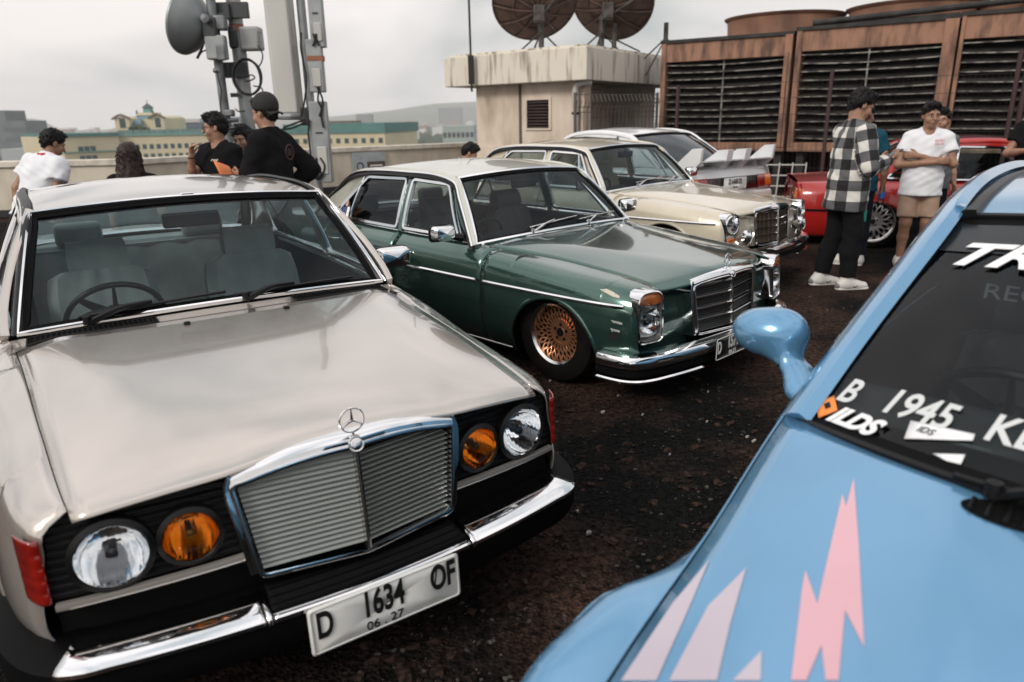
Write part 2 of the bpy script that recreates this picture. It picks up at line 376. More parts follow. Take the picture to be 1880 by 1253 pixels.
    def screen_trim(s, name, rear, m, w=.02, d=.012, e=0.0, off=.004, parent=None):
        P = s.screen_loop(rear, e); d0 = s.screen_pt(0, 1, rear) - s.screen_pt(0, 0, rear); nn = np.array((d0[2], 0, -d0[0])); nn = nn if nn[2] > 0 else -nn; nn /= np.linalg.norm(nn)
        P = P + nn * off
        pr = [(d, -w / 2 + .003), (d, w / 2 - .003), (d * .4, w / 2), (-d, w / 2), (-d, -w / 2), (d * .4, -w / 2)]
        return s.part(Geo().sweep(P, pr, [nn] * len(P), True), name, m, parent)
    def rail_path(s, off=0.0, n=70):
        P = cspline([s.A0 + (.0, .02, -.01)] + [s.A0 * (1 - t) + s.A1 * t + (0, .02, .006) for t in (.35, .7, .93)] + [p + np.array((0, .012, .004)) for p in s.rail[1:-1]] + [s.C1 * (1 - t) + s.C0 * t + (0, .012, .01) for t in (.05, .3, .65)] + [s.C0 + (0, .01, -.01)], n)
        N = np.stack([np.where(P[:, 0] > s.A1[0], .35, np.where(P[:, 0] < s.C1[0], -.3, 0)), np.full(n, .8), np.full(n, .62)], 1); N /= np.linalg.norm(N, axis=1)[:, None]
        return P + N * off, N
    def rails(s, name='roof_rail', w=.05, d=.014, m=None, off=0.0):
        P, N = s.rail_path(off)
        for sd in (1, -1):
            f = np.array((1, sd, 1)); h = w / 2
            s.part(Geo().sweep(P * f, [(d * .5, -h), (d, -h * .6), (d * 1.1, 0), (d, h * .6), (d * .5, h), (-d, h), (-d, -h)], N * f), name, m)
    # small fittings ---------------------------------------------------------
    def core(s, xf, xr, zc=.42, yh=.62, drop=0):
        G = Geo(); G.box(((s.A0[0] + xf) / 2, 0, .50 - drop / 2), (xf - s.A0[0], yh * 2, .46 - drop)); G.box(((s.A0[0] + s.C0[0]) / 2, 0, .30), (s.A0[0] - s.C0[0], yh * 2.2, .22)); G.box(((s.C0[0] + xr) / 2, 0, .5), (s.C0[0] - xr, yh * 2, .48))
        return s.part(G, 'light_block_core', blackm)  # unseen black boxes added inside the body to block light
    def wheel(s, x, y, r, w, side, style, rimr, z=None, toe=0):
        ax = (0, side, 0); zz = r if z is None else z
        G = Geo(); h = w / 2
        G.lathe([(rimr * .97, -h * .9), (rimr * 1.02, -h), (r * .82, -h * 1.06), (r * .95, -h * .92), (r, -h * .62), (r * 1.003, 0), (r, h * .62), (r * .95, h * .92), (r * .82, h * 1.06), (rimr * 1.05, h), (rimr * .98, h * .9)], 40, (0, 0, 0), ax)
        t = G.build('wheel', tyre_m, s.root); t.location = (x, y, zz); t.rotation_euler = (0, 0, toe); t['label'] = 'wheel with black tyre'
        rim = Geo(); rim.lathe([(rimr * .7, -h), (rimr * .98, -h * .9), (rimr * .93, -h * .5), (rimr * .90, h * .2), (rimr * .93, h * .86), (rimr * 1.0, h * .99), (rimr * 1.045, h * 1.0), (rimr * 1.03, h * .93)], 40, (0, 0, 0), ax)
        rim.build('rim_lip', style.get('lip', chrome_old), t)
        dk = Geo(); dk.lathe([(0.001, -h * .2), (rimr * .9, -h * .2)], 24, (0, 0, 0), ax); dk.build('brake', blackm, t)
        f = h * style.get('face', .55); sp = Geo(); N = style['n']; rw = style.get('w', .004); out = rimr * .925; inn = rimr * style.get('hub', .28)
        for k in range(N):
            a = 2 * np.pi * k / N
            for sg in (1, -1):
                b = a + sg * style.get('skew', .5)
                p0 = np.array((inn * math.cos(a), side * f * .9, inn * math.sin(a))); pm = np.array((rimr * .62 * math.cos((a + b) / 2), side * f * 1.05, rimr * .62 * math.sin((a + b) / 2))); p1 = np.array((out * math.cos(b), side * f * .82, out * math.sin(b)))
                sp.tube([p0, pm, p1], [rw * 1.25, rw, rw * 1.1], 5, flat=1.6, up=(0, 1, 0))
        sp.build('spokes', style['m'], t)
        hb = Geo(); hb.lathe([(.001, f * 1.15), (inn * .45, f * 1.15), (inn * .5, f * 1.02), (inn * 1.02, f * .98), (inn * 1.12, f * .7), (inn * 1.1, 0)], 24, (0, 0, 0), ax); hb.build('hub', style.get('hubm', style['m']), t)
        cp = Geo(); cp.lathe([(.001, f * 1.3), (inn * .4, f * 1.28), (inn * .46, f * 1.1)], 20, (0, 0, 0), ax)
        for k in range(style.get('bolts', 5)):
            a = 2 * np.pi * k / 5 + .3; cp.lathe([(.001, f * 1.1), (.010, f * 1.1), (.011, f * .9)], 8, (inn * .75 * math.cos(a), 0, inn * .75 * math.sin(a)), ax)
        cp.build('hub_cap', blackp, t)
        return t
    def wiper(s, piv, mid, tip, m=blackp, r=.006, blade=.36):
        """points are (u, t) on the windscreen"""
        P = [s.screen_pt(*piv, off=.012), s.screen_pt(*[(a + b) / 2 for a, b in zip(piv, mid)], off=.05), s.screen_pt(*mid, off=.035)]
        a = s.part(Geo().tube(cspline(P, 10), np.linspace(r * 1.7, r, 10), 6).lathe([(.001, .03), (.014, .028), (.016, 0)], 12, P[0]), 'wiper', m)
        B = [s.screen_pt(mid[0] + (tip[0] - mid[0]) * q, mid[1] + (tip[1] - mid[1]) * q, off=.016) for q in np.linspace(-.9, 1, 12)]
        s.part(Geo().tube(B, r * .75, 6, flat=1.6), 'blade', m, a)
        return a
    def star(s, x, z, r=.037, base=True, m=chrome):
        G = Geo(); a = np.linspace(0, 2 * np.pi, 33)[:-1]; c = np.array((x, 0, z))
        G.tube([c + (0, r * math.sin(t), r * math.cos(t)) for t in a], .0027, 6, True)
        for k in range(3):
            t = 2 * np.pi * k / 3; d = np.array((0, math.sin(t), math.cos(t))); G.tube([c, c + d * r * .5, c + d * r], [.005, .0028, .0016], 6)
        G.tube([c - (0, 0, r), c - (0, 0, r + .018)], [.004, .006], 8)
        if base: G.lathe([(.001, .012), (.010, .011), (.016, .006), (.022, .003), (.024, -.004)], 20, (x, 0, z - r - .022), (.25, 0, 1))
        return s.part(G, 'hood_star', m)
    def handle(s, x, z, side, m=chrome):
        y = s.side_y(x, z); P = [(x + .09, side * (y + .004), z), (x + .085, side * (y + .028), z), (x + .0, side * (y + .034), z), (x - .085, side * (y + .028), z), (x - .09, side * (y + .004), z)]
        return s.part(Geo().tube(cspline(P, 16), .0085, 8, flat=1.3), 'door_handle', m)
    def interior(s, up=greyin, dash=darkin, zf=.38, rhd=-1, zr=.0, belt=None):
        x0 = s.A0[0]; zb = float(s.ZT(x0))
        def seat(x, y, w=.50, name='front_seat', z0=.46, head=True):
            G = Geo()
            def pad(P, wd, th, nrm, ribs=5):
                rows = []
                for q in P:
                    row = []
                    for u in np.linspace(-1, 1, 23):
                        e = 1 - abs(u) ** 6; rib = .007 * abs(math.sin(u * ribs * math.pi / 2)) if abs(u) < .66 else .024 * (1 - ((abs(u) - .83) / .17) ** 2)
                        row.append(np.array(q[:3]) + (0, u * wd / 2 * q[3], 0) + np.array(nrm) * (th * e * .5 + rib))
                    rows.append(row)
                for q, row in zip(P[::-1], rows[::-1]): pass
                back = [[np.array(q[:3]) + (0, u * wd / 2 * q[3], 0) - np.array(nrm) * th * .5 for u in np.linspace(-1, 1, 23)] for q in P[::-1]]
                G.grid(rows + back, cu=True)
                n0 = G.n
            pad([(x + .26, y, z0 - .02, .9), (x + .25, y, z0 + .03, 1), (x, y, z0, 1), (x - .20, y, z0 - .02, 1)], w, .14, (0, 0, 1))
            pad([(x - .16, y, z0 - .02, 1), (x - .20, y, z0 + .18, 1), (x - .27, y, z0 + .44, .97), (x - .295, y, z0 + .53, .9), (x - .30, y, z0 + .555, .7)], w, .13, (.96, 0, .25))
            o = s.part(G, name, up)
            if head:
                H = Geo(); H.grid([[np.array((x - .31 - .012 * k + .055 * a, y + u * .135 * (1 - .10 * k * k), z0 + .595 + .10 * k + .012)) for a, k in ((1, -.9), (1.12, -.2), (1.05, .5), (.6, .95), (-.2, 1.0), (-.8, .6), (-.9, -.3), (-.5, -.95))] for u in (-1, -.96, -.86, -.4, 0, .4, .86, .96, 1)], cv=True)
                hh = s.part(H, 'head_restraint', up); hh.modifiers.new('u', 'SUBSURF').render_levels = 1
                for k in (-.07, .07): s.part(Geo().tube([(x - .305, y + k, z0 + .5), (x - .315, y + k, z0 + .58)], .007, 6), 'head_restraint_post', chrome_old)
            return o
        for sd in (1, -1): seat(x0 - .62, sd * .36, z0=.44 + zr)
        xb = s.C0[0] + .45
        rows = []
        for x, z, k in ((xb + .5, .42, 1), (xb + .48, .48, 1), (xb + .1, .45, 1), (xb, .5, 1), (xb - .1, .74, 1), (xb - .17, .93, .97), (xb - .22, .965, .95), (xb - .3, .96, .93)):
            rows.append([(x + .012 * abs(math.sin(u * 9)), u * .66 * k, z + zr + .004 * abs(math.sin(u * 9))) for u in np.linspace(-1, 1, 41)])
        s.part(Geo().grid(rows), 'rear_bench', up)
        for sd in (1, -1):
            H = Geo(); H.box((xb - .22, sd * .36, 1.03 + zr), (.09, .26, .15)); s.part(H, 'head_restraint', up, bevel=.035, seg=3)
        s.part(Geo().box((s.C0[0] + .08, 0, .94 + zr), (.42, 1.28, .02)), 'parcel_shelf', up)
        # dashboard with binnacle
        zd = float(s.ZT(x0)) - .0; rows = []
        for dx, dzz in ((.05, -.02), (-.02, -.005), (-.12, .0), (-.22, -.02), (-.27, -.07), (-.25, -.22), (-.18, -.40)):
            rows.append([(x0 + dx + (.02 + .04 * (1 - u * u)) + (-.02 if abs(u * .66 + .36 * -rhd * -1) < .2 else 0), u * .68, zd + dzz) for u in np.linspace(-1, 1, 31)])
        s.part(Geo().grid(rows), 'dashboard', dash)
        B = Geo(); B.grid([[(x0 - .16 + dx, rhd * .36 + .21 * u * (1 - .12 * abs(k)), zd - .045 + .075 * (1 - u ** 4) * kz) for u in np.linspace(-1, 1, 15)] for dx, k, kz in ((.16, 0, .3), (.06, 0, .9), (-.03, 0, 1), (-.07, 1, .9), (-.075, 1, .2))]); s.part(B, 'instrument_hood', dash)
        # steering wheel
        c = Vector((x0 - .44, rhd * .36, zd - .075)); axd = Vector((-.86, 0, .52)); q = Vector((0, 0, 1)).rotation_difference(axd).to_matrix()
        P = [c + q @ Vector((.195 * math.cos(t), .195 * math.sin(t), 0)) for t in np.linspace(0, 2 * np.pi, 41)[:-1]]
        st = s.part(Geo().tube(P, .0125, 8, True), 'steering_wheel', blackp)
        K = Geo()
        for t in (0, np.pi, 1.25 * np.pi, 1.75 * np.pi) if q else (): K.tube([c, c + q @ Vector((.185 * math.cos(t + np.pi / 2 * 0), .185 * math.sin(t), 0))], [.03, .012], 8, flat=.5)
        K.lathe([(.001, .03), (.06, .025), (.075, .0), (.05, -.03), (.03, -.25)], 20, c, axd); s.part(K, 'steering_hub', blackp, st)
        # inner trims
        for sd in (1, -1):
            X = np.linspace(x0 - .1, s.C0[0] + .3, 12); s.part(Geo().grid([[(x, sd * (float(s.YT(x)) - (.03 if k else .05)), z) for k, z in enumerate((.3, .6, float(s.ZT(x)) - .02))] for x in X]), 'door_trim', belt or dash)
        s.part(Geo().box((x0 - .03 - .03, -.02, 0) if False else tuple(s.screen_pt(0, .80) + np.array((-.09, 0, -.02))), (.03, .24, .065)), 'rear_view_mirror', blackp, bevel=.01)
def number_plate(car, c, w, h, tilt, m_bg, m_fg, segs, border, label, yaw=0):
    """c centre, plate faces +x in car space; segs = [(text, dy, dz, size, sx)]"""
    L0 = densify(roundpoly([(-w / 2, -h / 2), (w / 2, -h / 2), (w / 2, h / 2), (-w / 2, h / 2)], .012), .1)
    p = car.part(Geo().grid([[(0, y * k, z * k) for y, z in L0] for k in (.001, .5, 1)], cv=True), 'number_plate', m_bg, solid=.004)
    p.location = (c[0], c[1], c[2] + car.dz); p.rotation_euler = (0, tilt, yaw); p['label'] = label
    b = Geo(); L = densify(roundpoly([(-w / 2 + .006, -h / 2 + .006), (w / 2 - .006, -h / 2 + .006), (w / 2 - .006, h / 2 - .006), (-w / 2 + .006, h / 2 - .006)], .01), .1)
    b.tube([(.0035, y, z) for y, z in L], .002, 5, True); b.build('plate_rim', border, p)
    for t, dy, dzz, sz, sx in segs:
        text_mesh('lettering', t, sz, m_fg, p, frame_mat((.0036, dy, dzz), (0, 1, 0), (0, 0, 1)), .0012, sx=sx, offset=.0026 if sz > .08 else 0)
    return p
# ------------------------------------------------------------------ lamp and badge materials
def lensmat(name, col, rough=.03, scale=60.0, strength=.5, dirv=(0, 1, 0), ior=1.18):
    m = mat(name, col, rough, trans=1.0, ior=ior, spec=.6); nt = m.node_tree; b = nt.nodes['Principled BSDF']
    t = nt.nodes.new('ShaderNodeTexCoord'); w = nt.nodes.new('ShaderNodeTexWave'); w.wave_type = 'BANDS'; w.bands_direction = 'Y' if dirv[1] else 'Z'; w.inputs['Scale'].default_value = scale; w.inputs['Distortion'].default_value = .6; w.inputs['Detail'].default_value = 1
    u = nt.nodes.new('ShaderNodeBump'); u.inputs['Strength'].default_value = strength; u.inputs['Distance'].default_value = .004
    nt.links.new(t.outputs['Object'], w.inputs[0]); nt.links.new(w.outputs[0], u.inputs['Height']); nt.links.new(u.outputs[0], b.inputs['Normal'])
    return m
lens_clear = lensmat('headlamp_lens', (.93, .95, .96), scale=22, strength=.35)
lens_amber = lensmat('amber_lens', (.90, .47, .12), scale=26, strength=.4)
lens_red = mat('red_lens', (.33, .012, .005), .12, coat=1, coatr=.02, trans=.25, noise=(20, (.22, .006, .004), .35, .7))
lens_orange = mat('orange_lens', (.75, .20, .03), .12, coat=1, trans=.3)
reflector = mat('lamp_reflector', (.85, .86, .87), .05, 1.0)
refl_amber = mat('amber_reflector', (.75, .50, .22), .10, 1.0)
def round_lamp(car, c, r, lens, ring, refl, ax=(1, 0, 0), name='headlight', label=None, ringw=.012):
    c = np.array(c, float)
    h = car.part(Geo().lathe([(r * 1.0, .010), (r * 1.05, .013), (r * 1.05 + ringw, .006), (r * 1.05 + ringw, -.02), (r * 1.0, -.03)], 40, c, ax), name, ring)
    if label: h['label'] = label
    Geo().lathe([(.001, -.085), (r * .25, -.082), (r * .62, -.055), (r * .88, -.022), (r * 1.02, .006)], 36, c, ax).build('reflector', refl, h)
    Geo().lathe([(.001, .030), (r * .3, .028), (r * .6, .021), (r * .85, .011), (r * 1.0, .001), (r * 1.01, -.006)], 40, c, ax).build('lens', lens, h)
    a = Vector(ax).normalized()
    Geo().lathe([(.001, .01), (r * .16, .008), (r * .17, -.03), (r * .1, -.05)], 12, c - np.array(a) * .02, ax).build('bulb_shield', mat('bulb_shield', (.25, .25, .26), .25, 1.0), h)
    return h
# ------------------------------------------------------------------ champagne sedan in front
paintA = paintmat('champagne_paint', (.53, .488, .447), .62, .17)
rootA = thing('sedan_car', 'champagne beige saloon with white plate D 1634 OF and wide ribbed grille', 'car', (-.8313, 2.3331, 0), -.9796, 'cars parked on the roof deck', .97)
cfgA = dict(dz=-.138, W=[(.68, .735), (.645, .765), (.60, .79), (.50, .825), (.35, .85), (.1, .868), (-.5, .885), (-1.5, .89), (-2.6, .885), (-3.3, .86), (-3.75, .80), (-3.85, .76)],
    SW=[(.68, .030), (.55, .040), (.3, .065), (0, .075), (-3.9, .075)], ZS=[(.68, .772), (.6, .784), (.45, .798), (0, .838), (-.6, .90), (-1.5, .925), (-2.5, .93), (-3.3, .91), (-3.85, .86)],
    YT=[(.74, .655), (.687, .665), (.23, .696), (-.55, .738), (-.72, .765), (-1.5, .785), (-2.4, .775), (-2.95, .735), (-3.85, .70)],
    ZT=[(.74, .80), (.687, .812), (.23, .862), (-.55, .917), (-.72, .94), (-1.5, .952), (-2.5, .955), (-2.95, .95), (-3.85, .90)],
    Z0=[(.7, .36), (.45, .30), (.2, .25), (-3.3, .25), (-3.85, .36)],
    ZC=[(.76, .832), (.55, .872), (.23, .908), (-.55, .952)], YC=[(.76, .34), (.4, .40), (.0, .49), (-.55, .61)], FB=[(.76, .032), (.5, .020), (.1, 0), (-.55, 0)],
    arches=[(0, .42, .36), (-2.795, .42, .36)], A0=(-.637, .709, .947), A1=(-1.058, .596, 1.325), rail=[(-1.25, .602, 1.346), (-1.6, .606, 1.355), (-2.1, .598, 1.345)], C1=(-2.42, .575, 1.305), C0=(-2.95, .69, .955), bb=.037, zcowl=.967, bbr=.12)
A = Car(rootA, cfgA, paintA)
A.core(.58, -3.7)
for sd in (1, -1):
    A.panel('fender', .655, -.60, sd); A.panel('front_door', -.606, -1.50, sd); A.panel('rear_door', -1.506, -2.44, sd); A.panel('quarter_panel', -2.446, -3.84, sd)
    A.side_strip('side_moulding', np.linspace(.38, -.58, 24), .585, [(.012, -.018), (.016, 0), (.012, .018), (-.004, .022), (-.004, -.022)], rubber, sd)
    A.side_strip('side_moulding', np.linspace(-.62, -2.40, 30), .585, [(.012, -.018), (.016, 0), (.012, .018), (-.004, .022), (-.004, -.022)], rubber, sd)
    A.arch_lip(cfgA['arches'][0], sd); A.handle(-1.40, .83, sd); A.handle(-2.32, .83, sd)
A.hood(lambda u: .684 + .056 * (1 - abs(u) ** 2.2), lambda u: -.445 - .055 * u * u, crown=.008, lip=.016)
A.roof(bf=.012, br=.04, crown=.055, cf=.026, ce=.03)
A.rails('gutter', w=.056, d=.010, m=blackp)
P_, N_ = A.rail_path(.012)
for sd in (1, -1):
    f_ = np.array((1, sd, 1)); A.part(Geo().sweep(P_ * f_, [(.006, -.004), (.006, .004), (-.004, .004), (-.004, -.004)], N_ * f_), 'gutter_trim', chrome)
A.screen('windscreen'); A.screen('rear_window', True, glassS)
A.screen_trim('windscreen_seal', False, rubber, .036, .010, .012, -.002); A.screen_trim('windscreen_trim', False, chrome, .014, .016, -.012, .006)
A.screen_trim('rear_window_trim', True, chrome, .02, .012)
t_ = Geo(); t_.box(A.screen_pt(0, 1.022, off=.016), (.016, .055, .02)); A.part(t_, 'trim_joint', chrome, bevel=.003)
# side glass
fd = [(-.80, .968), (-1.10, 1.285), (-1.46, 1.315), (-1.47, .968)]; rd = [(-1.55, .968), (-1.54, 1.315), (-2.16, 1.30), (-2.44, .975)]
for sd in (1, -1):
    for q, nm in ((fd, 'front_window'), (rd, 'rear_side_window')):
        g_ = A.side_sheet(nm, q, sd, glassS, -.006); A.side_ribbon('window_frame', q, sd, .022, .012, chrome, parent=g_)
    A.side_ribbon('pillar', [(-1.51, .94), (-1.50, 1.36)], sd, .05, .012, None, False, off=-.002)
    A.side_ribbon('pillar', [(-.64, .935), (-.80, 1.095), (-1.09, 1.335)], sd, .058, .014, None, False, off=.012)
    A.side_ribbon('door_frame', [(-1.08, 1.325), (-1.5, 1.342), (-2.18, 1.328)], sd, .05, .012, None, False, off=.008)
    A.side_sheet('rear_pillar', [(-2.21, 1.33), (-2.40, 1.315), (-2.93, .955), (-2.48, .955)], sd, None, 0, .02, solid=.004)
    A.side_ribbon('quarter_bar', [(-2.20, .97), (-2.17, 1.30)], sd, .02, .01, blackp, False)
    A.side_strip('belt_trim', np.linspace(-.72, -2.9, 40), lambda x: float(A.ZT(x)) - .012, [(.008, -.008), (.01, 0), (.008, .008), (-.01, .008), (-.01, -.008)], chrome, sd, off=-.035)
# cowl with air intakes
rows = [[(a[0] * (1 - t) + b[0] * t, a[1] * (1 - t) + b[1] * t, a[2] * (1 - t) + b[2] * t - .008 * math.sin(math.pi * t)) for a, b in [((-.445 - .055 * u * u - .006, u * .756, float(A.lid_z(-.45 - .055 * u * u, u * .742, A.ZC, A.YC, .008)) - .002), A.screen_pt(u * 1.05, -.035)) for u in np.linspace(-1, 1, 31)]] for t in np.linspace(0, 1, 6)]
A.part(Geo().grid(rows), 'cowl')
for sd in (1, -1):
    def cw_(y, t): 
        i = (sd * y / .756 + 1) / 2 * 30; k = int(min(29, i)); f = i - k; r0 = rows[int(t * 5)]; return np.array(r0[k]) * (1 - f) + np.array(r0[k + 1]) * f
    vb = A.part(Geo().grid([[cw_(y, 1 / 5) + (.004, 0, .004), cw_(y, 4 / 5) + (-.004, 0, .006)] for y in np.linspace(.27, .70, 12)]), 'air_intake', blackm)
    fr = [cw_(y, .2) + (.004, 0, .006) for y in np.linspace(.27, .70, 12)] + [cw_(y, .8) + (-.004, 0, .008) for y in np.linspace(.70, .27, 12)]
    Geo().tube(fr, .004, 6, True).build('frame', blackp, vb)
    for y in np.linspace(.285, .69, 25):
        Geo().tube([cw_(y, .2) + (.002, 0, .008), cw_(y, .8) + (-.002, 0, .010)], .0028, 4).build('slat', rubber, vb)
    nz_ = np.array((-.375, sd * .188, float(A.lid_z(-.375, .188, A.ZC, A.YC, .008)))); A.part(Geo().box(nz_ + (0, 0, .006), (.02, .022, .014)), 'washer_nozzle', blackp, bevel=.003)
A.wiper((-.70, -.02), (-.38, .045), (.02, .06), r=.0085); A.wiper((.12, -.02), (.42, .035), (.82, .05), r=.0085)
A.interior()
# front face ------------------------------------------------------------
def fx(y): return .722 - .17 * max(0, abs(y) - .2) ** 2 - (.5 * max(0, abs(y) - .66) ** 2)
for sd in (1, -1):
    zz = np.linspace(.598, .803, 41)
    pf_ = A.prof(.655); yl_ = lambda z: float(np.interp(z, pf_[:, 1], pf_[:, 0])) - .006
    ys_ = np.linspace(.30, .738, 74); G_ = Geo().grid([[(fx(y) - .012 + .004 * (1 if int(k / 2) % 2 else -1) - .03 * max(0, (z - .60) / .2), sd * min(y, yl_(z)), z) for k, z in enumerate(zz)] for y in ys_])
    V_ = G_.v[0]; G_.f = [f for f in G_.f if all(math.hypot(abs(V_[f[0]][1]) - a, V_[f[0]][2] - b) > r for a, b, r in ((.598, .690, .086), (.424, .687, .070)))]
    lp = A.part(G_, 'lamp_panel', blackp)
    A.part(Geo().sweep([(fx(y) + .004, sd * y, .590) for y in np.linspace(.30, .73, 14)], [(.006, -.008), (.008, 0), (.006, .008), (-.01, .008), (-.01, -.008)], (1, 0, .0)), 'lower_trim')
    A.part(Geo().grid([[(fx(y) - .03, sd * y, z) for z in (.42, .585)] for y in np.linspace(0, .73, 14)]), 'valance', blackm)
    ax = (1, sd * .10, .03)
    round_lamp(A, (.688, sd * .598, .690), .080, lens_clear, blackp, reflector, ax, 'headlight', 'round clear headlight')
    round_lamp(A, (.704, sd * .424, .687), .065, lens_amber, blackp, refl_amber, ax, 'turn_signal', 'round amber lamp')
    # ribbed corner lens
    path = [(fx(.735) + .000, .735), (fx(.75) + .003, .750), (.656, .761), (.643, .768), (.628, .775), (.605, .783)]
    path = cspline([np.array(p) for p in path], 16); rows_ = []
    for k, z in enumerate(np.linspace(.600, .766, 37)):
        b_ = .004 * abs(math.sin((z - .600) / .166 * math.pi * 5)) - .014 * ((z - .60) / .185)
        rows_.append([(p[0] + b_ * .7, sd * p[1], z) for i, p in enumerate(path)])
    A.part(Geo().grid(rows_), 'corner_lamp', lens_red, solid=.004)['label'] = 'ribbed red wraparound corner lamp'
# grille ------------------------------------------------------------
def gx(y, z): return .807 - .038 * abs(y) / .283 - .040 * (z - .545) / .31
gtop = lambda y: .823 + .042 * (1 - (abs(y) / .322) ** 2.2)
gw = lambda z: .283 + .036 * (z - .549) / .27
gb = A.part(Geo().grid([[(gx(y * gw(z), z) - .035, y * gw(z), z) for y in np.linspace(-1, 1, 9)] for z in np.linspace(.55, .85, 6)]), 'radiator_grille', blackm); gb['label'] = 'chrome framed grille with fine horizontal slats'
slm = mat('grille_slat', (.30, .32, .30), .38, .35)
for z in np.linspace(.566, .812, 18):
    for sd in (1, -1):
        w_ = gw(z) - .012; P = [(gx(y, z) - .012, sd * y, z) for y in (.006, w_ * .5, w_)]
        if z > gtop(w_) - .035: P = [(gx(y, z) - .012, sd * y, z) for y in np.linspace(.006, max(.03, w_ - .02), 3)]
        Geo().sweep(P, [(.008, -.0015), (.008, .0025), (-.010, .0075), (-.012, .005)], (1, 0, -.25)).build('slat', slm, gb)
OUT = [(sd_, z_) for sd_, z_ in ()]
o_ = [(-gw(.549), .549), (0, .540), (gw(.549), .549), (gw(.80) + .002, .805)] + [(y, gtop(y) - .024) for y in np.linspace(.285, -.285, 13)] + [(-gw(.80) - .002, .805)]
L_ = densify(roundpoly(o_, .02, 4), .03)
Geo().sweep([(gx(y, z), y, z) for y, z in L_], [(.012, -.007), (.014, 0), (.012, .007), (-.03, .009), (-.03, -.009)], [(1, 0, .1)] * len(L_), True).build('inner_frame', chrome, gb)
o2 = [(-gw(.549) - .012, .555), (-gw(.8) - .014, .80), (-gw(.8) + .01, .836)]
for sd in (1, -1):
    P = cspline([(gx(.3, .55) - .02, sd * (gw(.549) + .012), .552), (gx(.3, .68) - .012, sd * (gw(.68) + .012), .68), (gx(.32, .79) - .012, sd * (gw(.79) + .011), .79), (gx(.31, .825) - .012, sd * (gw(.82) - .004), .826)], 20)
    Geo().sweep(P, [(.014, -.012), (.016, 0), (.014, .012), (-.06, .014), (-.06, -.012)], [(1, 0, .15)] * 20).build('side_frame', chrome, gb)
Geo().grid([[(gx(y, gtop(y)) + dx, y * ky, gtop(y) + dzz) for y in np.linspace(-.318, .318, 41)] for dx, dzz, ky in ((-.004, -.032, .985), (.008, -.026, .99), (.013, -.014, 1.0), (.010, -.003, 1.0), (-.004, .005, 1.0), (-.03, .008, 1), (-.075, .004, .99))]).build('grille_crown', chrome, gb)
Geo().sweep([(gx(0, z) + .004, 0, z) for z in np.linspace(.548, .842, 8)], [(.006, -.006), (.009, 0), (.006, .006), (-.02, .006), (-.02, -.006)], (1, 0, .1)).build('centre_bar', chrome_old, gb)
bd = Geo(); bd.lathe([(.001, .006), (.014, .0055), (.017, .003), (.020, .0045), (.022, .0), (.022, -.004)], 24, (gx(0, .855) + .014, 0, .849), (1, 0, .35)); bd.build('badge', chrome_old, gb)
A.star(.762, .911, .034)
# bumper ------------------------------------------------------------
def bpath(ym, n=40):
    full = [(.825 - .09 * (y / .72) ** 2, y) for y in np.linspace(0, .70, 12)] + [(.690, .762), (.62, .802), (.50, .832), (.25, .842)]
    P = cspline([np.array(p) for p in full], 80); P = P[P[:, 1] <= ym + 1e-6] if ym < .8 else P
    P = np.vstack([(P * (1, -1))[::-1], P[1:]]); d = np.gradient(P, axis=0); n_ = np.stack([d[:, 1], -d[:, 0]], 1); n_ /= np.linalg.norm(n_, axis=1)[:, None]
    return P, n_
def bump(name, ym, prof, m, parent=None, ylo=None, sd=1):
    P, n_ = bpath(ym)
    if ylo is not None:
        k = (P[:, 1] * sd >= ylo); P, n_ = P[k], n_[k]
    G = Geo().grid([[(p[0] + q[0] * a, p[1] + q[1] * a, z) for a, z in prof] for p, q in zip(P, n_)])
    return A.part(G, name, m, parent, solid=.003)
bb_ = bump('front_bumper', 9, [(-.05, .36), (.03, .365), (.046, .39), (.048, .43), (.046, .465), (.02, .484), (-.08, .498)], rubber)
for sd in (1, -1):
    bump('chrome_blade', .735, [(.050, .460), (.060, .470), (.060, .480), (.048, .488), (.0, .497), (-.045, .503)], chrome, bb_, .290, sd)
    P, n_ = bpath(.31); p = P[-1] if sd > 0 else P[0]
    A.part(Geo().grid([[(p[0] + a, p[1] + dy * sd, z) for a, z in ((.054, .457), (.066, .470), (.064, .484), (.05, .494), (-.04, .510))] for dy in (-.006, .0, .006)]), 'blade_joint', chrome, bb_, solid=.003)
bump('chrome_strip', .298, [(.050, .460), (.060, .470), (.059, .480), (.048, .488)], chrome, bb_)
bump('bumper_pad', .296, [(.044, .489)] + [(.044 - .013 * k, .492 + .003 * k + (.003 if k % 2 else -.002)) for k in range(1, 8)], rubber, bb_)
A.part(Geo().box((.845, .01, .45), (.06, .30, .05)), 'plate_bracket', blackm)
number_plate(A, (.897, .008, .417), .443, .137, -.06, mat('plate_white', (.72, .72, .69), .4, coat=.3, noise=(9, (.60, .60, .57), .3, .6)), mat('plate_black', (.01, .01, .01), .4), [('D', -.180, .010, .104, .60), ('1634', -.015, .016, .104, .60), ('OF', .168, .014, .104, .60), ('/', .145, .014, .07, .7), ('06 . 27', -.015, -.046, .036, 1.1)], mat('plate_white_rim', (.66, .66, .64), .4), 'white number plate D 1634 OF 06.27')
